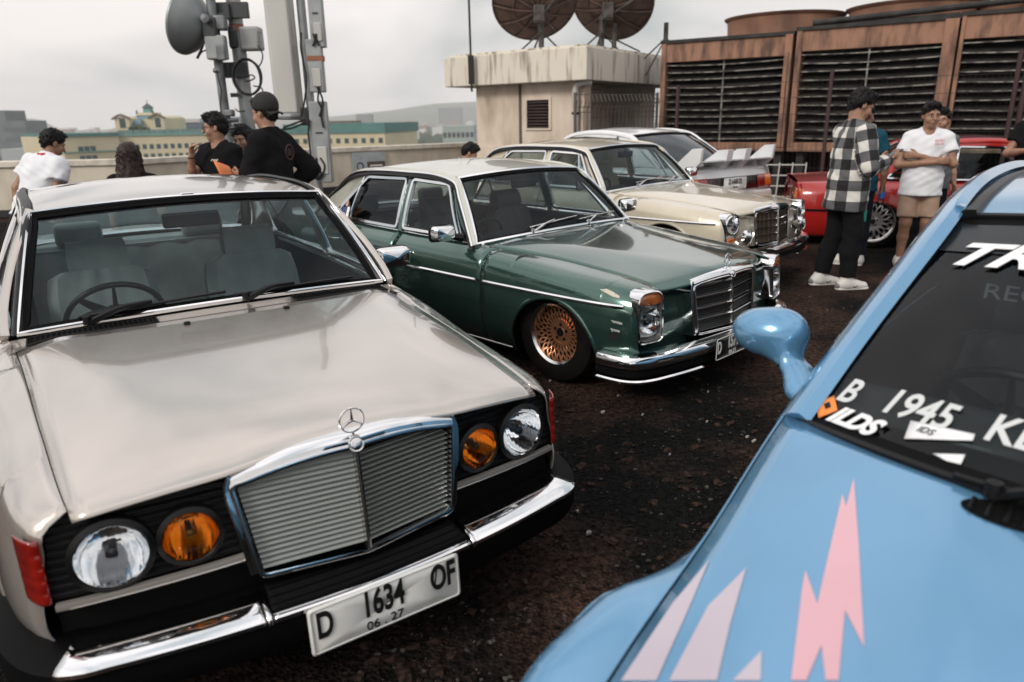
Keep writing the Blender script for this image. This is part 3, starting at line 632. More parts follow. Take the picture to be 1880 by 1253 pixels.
# mirror on the far door
def door_mirror(car, c, sd, m_shell, w=.19, h=.105, d=.07, stalk=True, m_face=chrome, name='door_mirror'):
    G = Geo(); c = np.array(c, float)
    loop = roundpoly([(-w / 2, -h / 2), (w / 2, -h / 2), (w / 2, h / 2), (-w / 2, h / 2)], .03, 5)
    rows = [[c + (dx, sd * y * k, z * k) for y, z in loop] for dx, k in ((-.004, .90), (-.012, 1), (.01, 1.0), (d * .6, .96), (d * .9, .80), (d, .45), (d + .004, .02))]
    G.grid(rows, cv=True); o = car.part(G, name, m_shell)
    Geo().grid([[c + (-.006, sd * y * k, z * k) for y, z in loop] for k in (.02, .5, .92)], cv=True).build('mirror_glass', m_face, o)
    Geo().grid([[c + (dx, sd * y * k, z * k) for y, z in loop] for dx, k in ((-.006, .90), (-.016, .97), (-.016, 1.05), (.0, 1.05))], cv=True).build('mirror_frame', blackp, o)
    if stalk: Geo().tube([c + (.02, -sd * w * .45, -.03), c + (.05, -sd * (w * .5 + .05), -.04)], [.02, .03], 8).build('mirror_foot', blackp, o)
    return o
door_mirror(A, (-.90, .90, 1.005), 1, chrome, .18, .10)
door_mirror(A, (-.90, -.90, 1.005), -1, chrome, .18, .10)
# rear closure
A.part(Geo().grid([[(x, u * float(A.YT(x)) * .995, float(A.ZT(x)) + .02 * (1 - u * u)) for u in np.linspace(-1, 1, 15)] for x in np.linspace(-3.03, -3.83, 10)]), 'boot_lid')
A.part(Geo().grid([[(-3.85 + .04 * u * u, u * .76, z) for u in np.linspace(-1, 1, 11)] for z in (.36, .6, .9)]), 'rear_panel')
for sd in (1, -1):
    A.part(Geo().box((-3.86, sd * .58, .72), (.04, .34, .14)), 'tail_light', lens_red, bevel=.01)
    A.wheel(0, sd * .74, .30, .19, sd, dict(n=10, m=chrome_old, skew=.2, w=.008), .19); A.wheel(-2.795, sd * .74, .30, .19, sd, dict(n=10, m=chrome_old, skew=.2, w=.008), .19)
A.part(Geo().box((-3.92, 0, .48), (.10, 1.62, .12)), 'rear_bumper', chrome, bevel=.03)
# ------------------------------------------------------------------ two older saloons of one kind
def w115(root, paint, roofpaint, dz, tall, up, wheel, plate, seatglass, stancez, vent=False):
    cfg = dict(dz=dz, W=[(.70, .77), (.66, .788), (.6, .81), (.45, .842), (.1, .866), (-.5, .88), (-1.5, .886), (-2.5, .875), (-3.2, .85), (-3.7, .79), (-3.85, .74)],
        ZS=[(.70, .80), (.62, .825), (.5, .842), (0, .885), (-.5, .925), (-1.4, .945), (-2.4, .95), (-3.2, .93), (-3.85, .87)],
        YT=[(.74, .60), (.5, .595), (.1, .60), (-.40, .685), (-.60, .75), (-.8, .78), (-1.4, .79), (-2.4, .765), (-2.8, .72), (-3.85, .66)],
        ZT=[(.74, .815), (.62, .838), (.5, .856), (.1, .893), (-.40, .932), (-.62, .950), (-1.4, .962), (-2.4, .972), (-2.8, .965), (-3.85, .90)],
        Z0=[(.7, .40), (.5, .34), (.3, .33), (-3.3, .33), (-3.85, .42)], tuck=.085, zm=.60,
        ZC=[(.76, .848), (.55, .885), (.2, .920), (-.5, .962)], YC=[(.76, .06), (.5, .18), (.1, .3), (-.5, .5)], KP=[(-.5, 1), (.3, 1.2), (.74, 1.8)],
        arches=[(.105, .40, .335), (-2.70, .42, .34)], A0=(-.628, .768, .953), A1=(-.993, .597, 1.331), rail=[(-1.15, .612, 1.350), (-1.47, .628, 1.362), (-2.0, .61, 1.352)], C1=(-2.28, .582, 1.318), C0=(-2.80, .70, .962), bb=.05, zcowl=.975, bbr=.12)
    c = Car(root, cfg, paint); c.core(.55, -3.7)
    for sd in (1, -1):
        c.panel('fender', .672, -.476, sd); c.panel('front_door', -.482, -1.435, sd); c.panel('rear_door', -1.441, -2.40, sd); c.panel('quarter_panel', -2.406, -3.84, sd)
        for a, b in ((.585, -.47), (-.49, -1.43), (-1.45, -2.39)):
            tr = c.side_strip('side_trim', np.linspace(a, b, 22), .752, [(.004, -.013), (.012, -.007), (.013, .004), (.005, .012), (-.006, .013), (-.006, -.013)], chrome, sd)
        c.side_strip('sill_trim', np.linspace(-.27, -2.3, 20), .345, [(.004, -.008), (.008, 0), (.004, .008), (-.006, .008), (-.006, -.008)], chrome, sd)
        c.arch_lip(cfg['arches'][0], sd, .013); c.arch_lip(cfg['arches'][1], sd, .012); c.handle(-1.30, .850, sd); c.handle(-2.26, .850, sd)
        c.side_strip('belt_trim', np.linspace(-.55, -2.78, 44), lambda x: float(c.ZT(x)) - .010, [(.010, -.011), (.013, 0), (.010, .010), (-.012, .010), (-.012, -.011)], chrome, sd, off=-.040)
    c.hood(lambda u: .635 + .10 * (1 - abs(u) ** 2.2), lambda u: -.50 - .06 * u * u, crown=.008, lip=.03, liplen=.07)
    c.roof(bf=.03, br=.05, crown=.058, cf=.028, ce=.03, m=roofpaint)
    c.rails(w=.05, d=.015, m=roofpaint)
    P, N = c.rail_path(.018)
    for sd in (1, -1):
        f = np.array((1, sd, 1)); c.part(Geo().sweep((P + (0, .012, -.008)) * f, [(.007, -.006), (.009, 0), (.007, .006), (-.006, .006), (-.006, -.006)], N * f), 'gutter_trim', chrome)
        P2 = P + (0, .018, -.03); c.part(Geo().sweep(P2 * f, [(.006, -.012), (.006, .012), (-.006, .012), (-.006, -.012)], N * f), 'gutter', blackp)
    c.screen('windscreen'); c.screen('rear_window', True, glassS)
    c.screen_trim('windscreen_seal', False, rubber, .034, .010, .012, -.002); c.screen_trim('windscreen_trim', False, chrome, .020, .014, -.010, .006); c.screen_trim('rear_window_trim', True, chrome, .02, .012)
    fd = [(-.79, .985), (-1.045, 1.300), (-1.415, 1.318), (-1.40, .988)]; rd = [(-1.475, .988), (-1.49, 1.318), (-2.02, 1.308), (-2.40, .996)]
    for sd in (1, -1):
        g = c.side_sheet('front_window', fd, sd, glassS, -.006); c.side_ribbon('window_frame', fd, sd, .024, .013, chrome, parent=g)
        if vent: c.side_ribbon('vent_bar', [(-.93, .985), (-1.07, 1.30)], sd, .018, .012, chrome, False, parent=g)
        g = c.side_sheet('rear_side_window', rd, sd, seatglass, -.006); c.side_ribbon('window_frame', rd, sd, .024, .013, chrome, parent=g)
        c.side_ribbon('division_bar', [(-2.14, .992), (-2.09, 1.305)], sd, .016, .012, chrome, False, parent=g)
        c.side_ribbon('pillar', [(-1.438, .965), (-1.452, 1.355)], sd, .052, .012, None, False, off=-.003)
        c.side_ribbon('pillar', [(-.66, .96), (-.80, 1.09), (-1.03, 1.335)], sd, .05, .010, None, False, off=0)
        c.side_ribbon('door_frame', [(-1.02, 1.330), (-1.45, 1.348), (-2.06, 1.335)], sd, .04, .010, None, False, off=-.002)
        c.side_sheet('rear_pillar', [(-2.07, 1.338), (-2.27, 1.328), (-2.78, .968), (-2.44, .968)], sd, roofpaint, 0, .02, solid=.004)
    ce = lambda u: (-.505 - .06 * u * u, u * .715, float(c.lid_z(-.505 - .06 * u * u, u * .70, c.ZC, c.YC, .008)) - .002)
    rows = [[np.array(ce(u)) * (1 - t) + c.screen_pt(u * .985, -.03) * t for u in np.linspace(-1, 1, 31)] for t in np.linspace(0, 1, 5)]
    cw = c.part(Geo().grid(rows), 'cowl')
    for k in range(46):
        u = -.5 + k / 45; p = np.array(ce(u)) * .62 + c.screen_pt(u, -.03) * .38; q = np.array(ce(u)) * .25 + c.screen_pt(u, -.03) * .75
        Geo().tube([p + (0, 0, .004), q + (0, 0, .004)], .0035, 4).build('vent_slat', chrome_old, cw)
    c.wiper((-.40, 0.0), (-.10, .10), (.25, .13), chrome_old, .005); c.wiper((.35, 0), (.55, .10), (.88, .13), chrome_old, .005)
    c.interior(up, darkin, zr=.02)
    # front panels either side of the grille
    for sd in (1, -1):
        rows = [[(.660 + .03 * ((.50 - z) / .1 if z < .5 else 0) - (.03 if z > .775 else 0) + .012 * math.exp(-((z - .65) / .05) ** 2) - .02 * max(0, (y - .34) / .28) ** 2, sd * y, z) for z in np.linspace(.42, .815, 22)] for y in np.linspace(.30, .70, 12)]
        c.part(Geo().grid(rows), 'nose_panel')
        # tall lamp unit
        cy, cz, w, h = .690, .695, .180, .285
        ax = np.array((1, sd * .22, .06)); ax /= np.linalg.norm(ax); lat = np.cross((0, 0, 1), ax) * 1.0; lat /= np.linalg.norm(lat); upv = np.cross(ax, lat)
        o = np.array((.668, sd * cy, cz)); loop = densify(roundpoly([(-w / 2 * .93, -h / 2), (w / 2 * .93, -h / 2), (w / 2, h / 2), (-w / 2, h / 2)], [.035, .035, .07, .07], 6), .03)
        T = lambda q, d: o + lat * q[0] + upv * q[1] + ax * d
        bz = c.part(Geo().grid([[T(np.array(q) * k, d) for q in loop] for d, k in ((.022, .93), (.030, .96), (.026, 1.0), (.0, 1.025), (-.09, 1.035))], cv=True), 'headlight', chrome); bz['label'] = 'upright headlight in chrome surround'
        Geo().grid([[T(np.array(q) * k, d) for q in loop] for d, k in ((-.035, .01), (-.03, .4), (-.015, .75), (.02, .9))], cv=True).build('lamp_bowl', mat('lamp_silver', (.5, .5, .48), .3, .9), bz)
        if tall:
            Geo().lathe([(.001, -.04), (.03, -.035), (.055, -.01), (.07, .012)], 24, T((0, -.02), -.006), ax).build('reflector', reflector, bz)
            Geo().lathe([(.001, .01), (.014, .008), (.016, -.03)], 10, T((0, -.02), 0), ax).build('bulb', mat('bulb_shield', (.25, .25, .26), .25, 1.0), bz)
            am = [q for q in loop if q[1] > .068]; Geo().grid([[T((q[0] * k, .062 + (q[1] - .062) * k), .012) for q in sorted(am, key=lambda q: q[0])] for k in (.1, .86)]).build('amber_segment', lens_orange, bz, solid=.008)
            Geo().grid([[T(np.array(q) * k, d) for q in loop] for d, k in ((.040, .01), (.039, .4), (.034, .7), (.022, .95))], cv=True).build('lens', lens_clear, bz)
        else:
            round_lamp(c, T((0, .045), .02), .072, lens_clear, chrome, reflector, ax, 'round_headlight')
            Geo().box(T((0, -.09), .012), (.02, .12, .05)).build('indicator', lens_orange, bz, bevel=.01)
            round_lamp(c, (.765, sd * .545, .625), .055, lens_clear, chrome, reflector, (1, 0, 0), 'fog_lamp', 'small round chrome fog lamp')
            c.part(Geo().tube([(.72, sd * .545, .57), (.70, sd * .545, .50)], .012, 8), 'fog_lamp_bracket', chrome_old)
    # grille
    gx = lambda y, z: .780 - .050 * abs(y) / .337 - .030 * (z - .524) / .33
    gt = lambda y: .832 + .022 * (1 - (abs(y) / .337) ** 2); gw = lambda z: .305 + .020 * (z - .52) / .31
    gb = c.part(Geo().grid([[(gx(y * gw(z), z) - .03, y * gw(z), z) for y in np.linspace(-1, 1, 9)] for z in np.linspace(.53, .82, 6)]), 'radiator_grille', blackm); gb['label'] = 'upright chrome framed grille'
    slm = mat('grille_slat_dark', (.10, .105, .105), .35, .8) if tall else mat('grille_slat_warm', (.16, .12, .09), .4, .6)
    bars = 4 if tall else 5
    for k, z in enumerate(np.linspace(.540, .800, 21)):
        main = k % 5 == 0 and k > 0
        for sd in (1, -1):
            w = gw(z) - .012; P = [(gx(y, z) - .010 + (.010 if main else 0), sd * y, z) for y in (.004, w * .5, w)]
            Geo().sweep(P, [(.007, -.0035 if main else -.002), (.007, .003), (-.010, .006), (-.012, .003)], (1, 0, -.2)).build('slat', chrome_old if main else slm, gb)
    if not tall:
        for y in np.linspace(-.26, .26, 9): Geo().tube([(gx(y, z) + .0, y, z) for z in (.535, .80)], .003, 4).build('upright_bar', slm, gb)
    ol = [(-gw(.52), .524), (0, .518), (gw(.52), .524), (gw(.8), .800)] + [(y, gt(y) - .028) for y in np.linspace(.28, -.28, 11)] + [(-gw(.8), .800)]
    L = densify(roundpoly(ol, .025, 4), .03)
    Geo().sweep([(gx(y, z), y, z) for y, z in L], [(.010, -.006), (.012, 0), (.010, .006), (-.03, .008), (-.03, -.008)], [(1, 0, .1)] * len(L), True).build('inner_frame', chrome, gb)
    for sd in (1, -1):
        P = cspline([(gx(.32, .52) - .012, sd * (gw(.52) + .016), .522), (gx(.33, .66) - .008, sd * (gw(.66) + .017), .66), (gx(.335, .78) - .008, sd * (gw(.78) + .016), .785), (gx(.32, .82) - .010, sd * (gw(.82) - .006), .828)], 20)
        Geo().sweep(P, [(.012, -.016), (.016, 0), (.012, .016), (-.07, .018), (-.07, -.016)], [(1, 0, .15)] * 20).build('side_frame', chrome, gb)
    Geo().grid([[(gx(y, gt(y)) + dx, y * ky, gt(y) + d) for y in np.linspace(-.332, .332, 41)] for dx, d, ky in ((-.004, -.036, .985), (.010, -.030, .99), (.014, -.012, 1), (.008, .0, 1), (-.01, .006, 1), (-.05, .008, 1), (-.10, .010, .99))]).build('grille_crown', chrome, gb)
    Geo().sweep([(gx(0, z) + .006, 0, z) for z in np.linspace(.524, .825, 8)], [(.004, -.006), (.008, 0), (.004, .006), (-.02, .006), (-.02, -.006)], (1, 0, .1)).build('centre_bar', chrome_old, gb)
    Geo().lathe([(.001, .006), (.014, .0055), (.017, .003), (.020, .0045), (.022, -.004)], 24, (gx(0, .84) + .014, 0, .836), (1, 0, .3)).build('badge', chrome_old, gb)
    c.star(.725, .915, .034)
    # bumper: upper blade, rubber line, slim lower blade
    pts = [(.806 - .085 * (y / .72) ** 2.2, y) for y in np.linspace(0, .72, 12)] + [(.685, .795), (.64, .828), (.56, .845), (.47, .850)]
    P = cspline([np.array(p) for p in pts], 60); P = np.vstack([(P * (1, -1))[::-1], P[1:]]); d = np.gradient(P, axis=0); n_ = np.stack([d[:, 1], -d[:, 0]], 1); n_ /= np.linalg.norm(n_, axis=1)[:, None]
    def band(name, prof, m, par=None, keep=None):
        k = np.ones(len(P), bool) if keep is None else keep(P[:, 1])
        return c.part(Geo().grid([[(p[0] + q[0] * a, p[1] + q[1] * a, z) for a, z in prof] for p, q in zip(P[k], n_[k])]), name, m, par, solid=.003)
    b = band('front_bumper', [(.0, .428), (.03, .432), (.045, .452), (.045, .475), (.030, .497), (-.005, .507), (-.05, .508)], chrome)
    band('bumper_rubber', [(.0, .428), (.034, .424), (.036, .39), (.0, .372)], rubber, b)
    for sd in (1, -1): band('lower_blade', [(.0, .373), (.036, .372), (.043, .365), (.039, .354), (.0, .350)], chrome, b, lambda y: y * sd > .34)
    if not tall: band('blade_rubber', [(.046, .456), (.05, .463), (.046, .470)], rubber, b)
    if plate: number_plate(c, *plate)
    door_mirror(c, (-.755, -.955, 1.035), -1, chrome if tall else mat('mirror_grey', (.25, .25, .25), .3, .5), .17, .10, .06); door_mirror(c, (-.755, .955, 1.035), 1, chrome, .17, .10, .06)
    c.part(Geo().grid([[(x, u * float(c.YT(x)) * .995, float(c.ZT(x)) + .02 * (1 - u * u)) for u in np.linspace(-1, 1, 15)] for x in np.linspace(-2.9, -3.83, 10)]), 'boot_lid')
    c.part(Geo().grid([[(-3.85 + .04 * u * u, u * .74, z) for u in np.linspace(-1, 1, 11)] for z in (.4, .6, .88)]), 'rear_panel')
    for sd in (1, -1):
        c.part(Geo().box((-3.85, sd * .58, .70), (.04, .30, .13)), 'tail_light', lens_red, bevel=.01)
        c.wheel(.07, sd * .695, .302, .20, sd, wheel, .185); c.wheel(-2.70, sd * .695, .302, .20, sd, wheel, .185)
    c.part(Geo().box((-3.92, 0, .46), (.10, 1.6, .10)), 'rear_bumper', chrome, bevel=.03)
    return c
copper = mat('copper_spokes', (.50, .24, .13), .30, .85)
polished = mat('polished_lip', (.70, .68, .66), .18, 1.0)
white_print = mat('white_print', (.75, .75, .73), .5)
# green car
paintG = paintmat('green_paint', (.052, .114, .095), .72, .17); roofG = paintmat('pale_olive_roof_paint', (.52, .52, .45), .45, .3)
rootG = thing('green_sedan', 'dark green lowered saloon with copper mesh wheels and pale roof', 'car', (.7512, 4.5416, 0), -.8121, 'cars parked on the roof deck', .97)
pb = mat('plate_dark', (.008, .008, .009), .4, coat=.3)
Gc = w115(rootG, paintG, roofG, -.1945, True, mat('black_leather', (.010, .011, .013), .45, bump=(90, .2, .003)), dict(n=26, m=copper, lip=polished, skew=.34, w=.0035, hub=.34, face=.35, hubm=copper), ((.862, -.09, .455), .43, .135, 0, pb, white_print, [('D', -.178, .004, .098, .62), ('1571', -.03, .018, .098, .62), ('06.21', -.03, -.045, .036, 1.0)], white_print, 'black number plate D 1571 with white lettering'), glassmat('tinted_rear_glass', (.38, .42, .42), .6), 0)
# print on the near fender, paint chips, window stickers and the lattice blind
def skin_patch(c, pts, m, name, sd=-1, off=.003):
    """irregular flat patch lying on the side skin, pts in (x, z)"""
    P = np.array(pts, float); ctr = P.mean(0); G = Geo()
    G.grid([[(ctr[0] + (p[0] - ctr[0]) * k, sd * (c.side_y(ctr[0] + (p[0] - ctr[0]) * k, ctr[1] + (p[1] - ctr[1]) * k) + off), ctr[1] + (p[1] - ctr[1]) * k) for p in P] for k in (.02, .5, 1)], cv=True)
    return c.part(G, name, m)
for k, (t, z) in enumerate((('"I believe in your promise', .685), ('this luck to run"', .665), ('   I don\'t want to anyone', .640))):
    o = text_mesh('fender_print', t, .025, white_print, rootG, None, .0005, 'LEFT'); y = Gc.side_y(.40, z)
    o.matrix_local = frame_mat((.335 + .0 * k, -(y + .004), z + Gc.dz), (1, .11, -.06), (0, .02, 1))
skin_patch(Gc, [(.50, .590), (.53, .605), (.57, .62), (.60, .615), (.57, .595), (.59, .58), (.55, .57), (.53, .55), (.52, .575)], mat('paint_gouge', (.004, .006, .006), .8), 'paint_scrape')
skin_patch(Gc, [(.615, .80), (.64, .80), (.65, .76), (.645, .72), (.655, .70), (.63, .71), (.635, .75), (.62, .77)], mat('paint_gouge', (.004, .006, .006), .8), 'paint_scrape')
skin_patch(Gc, [(.42, .826), (.455, .832), (.50, .822), (.545, .806), (.55, .795), (.51, .80), (.47, .812)], mat('filler_patch', (.50, .47, .38), .7), 'paint_chip')
lat = Geo(); A_, B_ = (-1.50, -2.03), (1.175, 1.30)
for k in range(-4, 18):
    for s_ in (1, -1):
        P = []
        for t in np.linspace(0, 1, 9):
            z = B_[0] + (B_[1] - B_[0]) * t; x = A_[0] - .032 * k - s_ * .075 * t - (.075 if s_ < 0 else 0)
            if A_[1] < x < A_[0]: P.append((x, -(Gc.gy(x, z) - .020), z))
        if len(P) > 2: lat.tube(P, .0035, 4)
for sd in (1, -1):
    q = Geo(); q.v = [v * (1, -sd, 1) for v in lat.v]; q.f = lat.f; q.n = lat.n; stuff(Gc.part(q, 'lattice_blind', blackp))
pinkm = mat('pink_sticker', (.62, .33, .28), .5); bluem = mat('blue_sticker', (.05, .07, .16), .5)
for x, z, w, h, m, n in ((-2.245, 1.105, .035, .05, pinkm, 'pink'), (-2.26, 1.04, .075, .06, bluem, 'blue'), (-2.20, 1.03, .04, .09, white_print, 'white'), (-2.27, 1.01, .06, .03, white_print, 'white')):
    Gc.side_sheet('window_sticker', [(x - w / 2, z - h / 2), (x + w / 2, z - h / 2), (x + w / 2, z + h / 2), (x - w / 2, z + h / 2)], -1, m, .002, .005)['label'] = n + ' sticker on the rear quarter glass'
Gc.part(Geo().tube([(-1.36, -.25, 1.405), (-1.40, -.25, 1.455)], .0025, 5), 'aerial', chrome_old)
# cream car
paintC = paintmat('cream_paint', (.56, .50, .39), .15, .28)
rootC = thing('cream_sedan', 'cream saloon with round headlights, fog lamps and a red star sticker', 'car', (1.8641, 6.9612, 0), -.7874, 'cars parked on the roof deck', .97)
Cc = w115(rootC, paintC, paintC, -.130, False, mat('tan_leather', (.20, .15, .10), .5), dict(n=8, m=chrome_old, skew=.25, w=.008, hub=.3), None, glassS, 0, True)
star_pts = [(-.38 + (.045 if k % 2 == 0 else .018) * (1 + .5 * math.sin(k * 2.7)) * math.cos(k * math.pi / 8), .842 + (.035 if k % 2 == 0 else .014) * (1 + .4 * math.sin(k * 1.9)) * math.sin(k * math.pi / 8)) for k in range(16)]
skin_patch(Cc, star_pts, mat('red_sticker', (.70, .05, .02), .5), 'red_splat_sticker')
# ------------------------------------------------------------------ helpers to hit car surfaces through photo pixels
def car_world(c, p):
    r = c.root; sc = r.scale[0]; a = r.rotation_euler[2]; x, y, z = p[0] * sc, p[1] * sc, (p[2] + c.dz) * sc
    return Vector((r.location[0] + math.cos(a) * x - math.sin(a) * y, r.location[1] + math.sin(a) * x + math.cos(a) * y, r.location[2] + z))
def car_local(c, w):
    r = c.root; sc = r.scale[0]; a = r.rotation_euler[2]; dx, dy = w[0] - r.location[0], w[1] - r.location[1]
    return np.array(((math.cos(a) * dx + math.sin(a) * dy) / sc, (-math.sin(a) * dx + math.cos(a) * dy) / sc, (w[2] - r.location[2]) / sc - c.dz))
def pix(w):
    d = Vector(w) - Vector((0, 0, CAMH)); k = d.dot(_f); return 940 + FPX * d.dot(_cr) / k, 626.5 - FPX * d.dot(_cu) / k
def hood_hit(c, px, py, crown=.008):
    z = .7
    for _ in range(25):
        l = car_local(c, at(px, py, z=z)); zl = float(c.lid_z(min(max(l[0], -.6), .9), l[1], c.ZC, c.YC, crown)) if abs(l[1]) < .9 else .7; z = .5 * z + .5 * ((zl + c.dz) * c.root.scale[0] + c.root.location[2])
    return l
def find_ut(c, px, py, rear=False):
    best = (1e9, 0, 0); u0, t0, st = 0, .5, 1.0
    for _ in range(9):
        for du in np.linspace(-st, st, 9):
            for dt in np.linspace(-st * .5, st * .5, 9):
                q = pix(car_world(c, c.screen_pt(u0 + du, t0 + dt, rear))); e = (q[0] - px) ** 2 + (q[1] - py) ** 2
                if e < best[0]: best = (e, u0 + du, t0 + dt)
        u0, t0 = best[1:]; st *= .4
    return u0, t0
def screen_text(c, s, px, py, size, m, name, rear=False, slant=0, sx=1.0, off=.006, align='LEFT', parent=None, dirpx=None, offset=0.0):
    u, t = find_ut(c, px, py, rear); p = c.screen_pt(u, t, rear, off); a = c.screen_pt(u + .05, t, rear, off) - c.screen_pt(u - .05, t, rear, off); b = c.screen_pt(u, t + .05, rear, off) - c.screen_pt(u, t - .05, rear, off)
    if rear: a = -a
    o = text_mesh(name, s, size, m, parent or c.root, None, .0006, align, sx, slant, offset=offset)
    M = frame_mat(p, a, b); M.translation.z += c.dz if parent is None else 0; o.matrix_local = M; return o
def screen_quad(c, pts, m, name, off=.004, rear=False):
    G = Geo(); P = [c.screen_pt(*find_ut(c, *q, rear), rear, off) for q in pts]; ctr = sum(P) / len(P); G.grid([[ctr + (p - ctr) * k for p in P] for k in (.02, .6, 1)], cv=True); return c.part(G, name, m, solid=.0006)
# ------------------------------------------------------------------ light blue coupe beside the camera
paintB = paintmat('sky_blue_paint', (.130, .318, .52), .45, .20)
rootB = thing('blue_coupe', 'sky blue coupe with pink lightning graphics on its bonnet', 'car', (.887, .737, 0), -2.321, 'cars parked on the roof deck')
cfgB = dict(W=[(.85, .56), (.78, .66), (.65, .775), (.5, .835), (.35, .862), (.2, .858), (.06, .800), (-.06, .778), (-.45, .785), (-1.5, .80), (-2.6, .81), (-3.2, .76), (-3.4, .70)],
    ZS=[(.85, .50), (.6, .555), (.35, .615), (.2, .635), (0, .665), (-.45, .79), (-1.5, .85), (-2.6, .88), (-3.4, .86)],
    YT=[(.85, .52), (.6, .64), (.3, .685), (.03, .705), (-.45, .742), (-.6, .75), (-1.5, .75), (-2.6, .72), (-3.4, .64)],
    ZT=[(.85, .53), (.6, .585), (.3, .645), (.03, .700), (-.45, .822), (-.6, .845), (-1.5, .875), (-2.6, .90), (-3.4, .88)],
    Z0=[(.85, .22), (-3.4, .22)], tuck=.05, zm=.45, shoulder=.05,
    ZC=[(.85, .575), (.5, .672), (.03, .772), (-.45, .850)], YC=[(.85, .20), (.0, .30), (-.45, .40)], arches=[(0.12, .28, .33), (-2.45, .30, .33)],
    A0=(-.425, .705, .812), A1=(-1.12, .600, 1.205), rail=[(-1.3, .618, 1.238), (-1.7, .625, 1.262), (-2.1, .61, 1.255)], C1=(-2.4, .58, 1.215), C0=(-2.95, .64, .90), bb=.185, zcowl=.842, bbr=.15)
B = Car(rootB, cfgB, paintB); B.core(.45, -3.2, drop=.24)
for sd in (1, -1):
    B.panel('fender', .80, -.46, sd, n=26); B.panel('door', -.466, -1.75, sd); B.panel('quarter_panel', -1.756, -3.38, sd)
    B.arch_lip(cfgB['arches'][0], sd, .012)
    q = [(-.72, .88), (-1.17, 1.185), (-2.0, 1.205), (-2.3, .92)]; g = B.side_sheet('side_window', q, sd, glassD, -.006); B.side_ribbon('window_seal', q, sd, .03, .010, rubber, parent=g)
    B.side_ribbon('door_frame', [(-1.1, 1.215), (-1.6, 1.245), (-2.3, 1.222)], sd, .06, .010, None, False, off=0)
    B.side_sheet('rear_pillar', [(-2.05, 1.215), (-2.39, 1.21), (-2.93, .90), (-2.36, .90)], sd, None, 0, .02, solid=.004)
    P = [(x, sd * .565, float(B.RZ(x)) + .008 + .042 * (1 - .905 ** 2.4) * 1.15) for x in np.linspace(-1.10, -2.38, 20)]; B.part(Geo().sweep(P, [(.008, -.020), (.012, 0), (.008, .020), (-.012, .022), (-.012, -.022)], (0, sd * .25, 1)), 'roof_strip', blackp)
hb_ = B.hood(lambda u: .82 - .18 * u * u, lambda u: -.375 - .045 * u * u + .10 * (1 - u * u), crown=.010, lip=.03, gap=.990)
B.roof(bf=.05, br=.06, crown=.05, cf=.025, ce=.03); B.rails(w=.105, d=.020)
B.screen('windscreen', m=glassmat('blue_car_windscreen', (.42, .48, .49), .55)); B.screen('rear_window', True, glassD)
B.screen_trim('windscreen_seal', False, rubber, .05, .006, .012, -.001); B.screen_trim('windscreen_edge', False, blackp, .018, .010, -.006, .004)
sb_ = Geo(); sb_.grid([[B.screen_pt(u, t, off=.003) for u in np.linspace(-.985, .985, 21)] for t in (.80, .86, .92, .985)]); B.part(sb_, 'sun_strip', mat('sun_strip', (.010, .012, .015), .25))
def cp_(u, t): return np.array((-.375 - .045 * u * u + .10 * (1 - u * u) - .006, u * .735, float(B.lid_z(-.33, u * .72, B.ZC, B.YC, .01)) - .012)) * (1 - t) + B.screen_pt(u * .985, -.02) * t
B.part(Geo().grid([[cp_(u, t) for u in np.linspace(-1, 1, 25)] for t in np.linspace(0, 1, 5)]), 'cowl', blackp)
B.wiper((-.42, -.02), (-.2, .008), (.15, .02), r=.007); B.wiper((.45, -.02), (.6, .01), (.85, .03), r=.007)
B.interior(mat('black_leather', (.010, .011, .013), .45), darkin, zr=-.14)
white_dec = mat('white_decal', (.72, .73, .74), .45)
hw = B.part(Geo().grid([[(x, u * .28, .86 + .02 * (1 - u * u)) for u in (-1, 0, 1)] for x in (-.6, -.8)]), 'binnacle_top', darkin)
screen_text(B, 'TRUST', 1737, 470, .135, white_dec, 'banner_lettering', slant=.35, sx=1.25, offset=.004)
screen_text(B, 'ILDS', 1527, 762, .062, white_dec, 'sticker_lettering', slant=.4, sx=.95, offset=.003)
pl_ = screen_quad(B, [(1548, 690), (1905, 770), (1895, 850), (1538, 755)], mat('smoked_plate', (.05, .055, .055), .35), 'dash_plate', -.006)
for t_, px_, py_ in (('B', 1548, 716), ('1945', 1625, 735), ('KE', 1815, 785)):
    screen_text(B, t_, px_, py_, .098, mat('pale_lettering', (.55, .57, .57), .5), 'plate_lettering', sx=.78 if t_ != 'B' else .75, off=.0, offset=.002)
screen_quad(B, [(1498, 742), (1532, 729), (1538, 756), (1503, 770)], mat('orange_sticker', (.75, .24, .05), .5), 'orange_diamond_sticker')
screen_quad(B, [(1513, 745), (1523, 741), (1526, 750), (1516, 754)], blackp, 'car_pictogram', .006)
screen_quad(B, [(1672, 775), (1790, 800), (1786, 812), (1660, 808)], white_dec, 'paper_sticker', .004)
screen_quad(B, [(1712, 836), (1772, 838), (1764, 856), (1738, 850)], white_dec, 'paper_sticker', .005)
screen_text(B, 'IDS', 1684, 790, .022, blackp, 'sticker_print', slant=.3, off=.006)
for t_, x_, y_, z_, s_ in (('RECARO', 1790, 514, 0, .055),):
    u_, v_ = find_ut(B, x_, y_); p_ = B.screen_pt(u_, v_) + np.array((-.12, 0, -.05)); o_ = text_mesh('seat_lettering', t_, s_, mat('dim_print', (.20, .21, .22), .6), rootB, None, .0006, 'LEFT', 1.3); o_.matrix_local = frame_mat(p_, (0, 1, 0), (-.4, 0, 1))
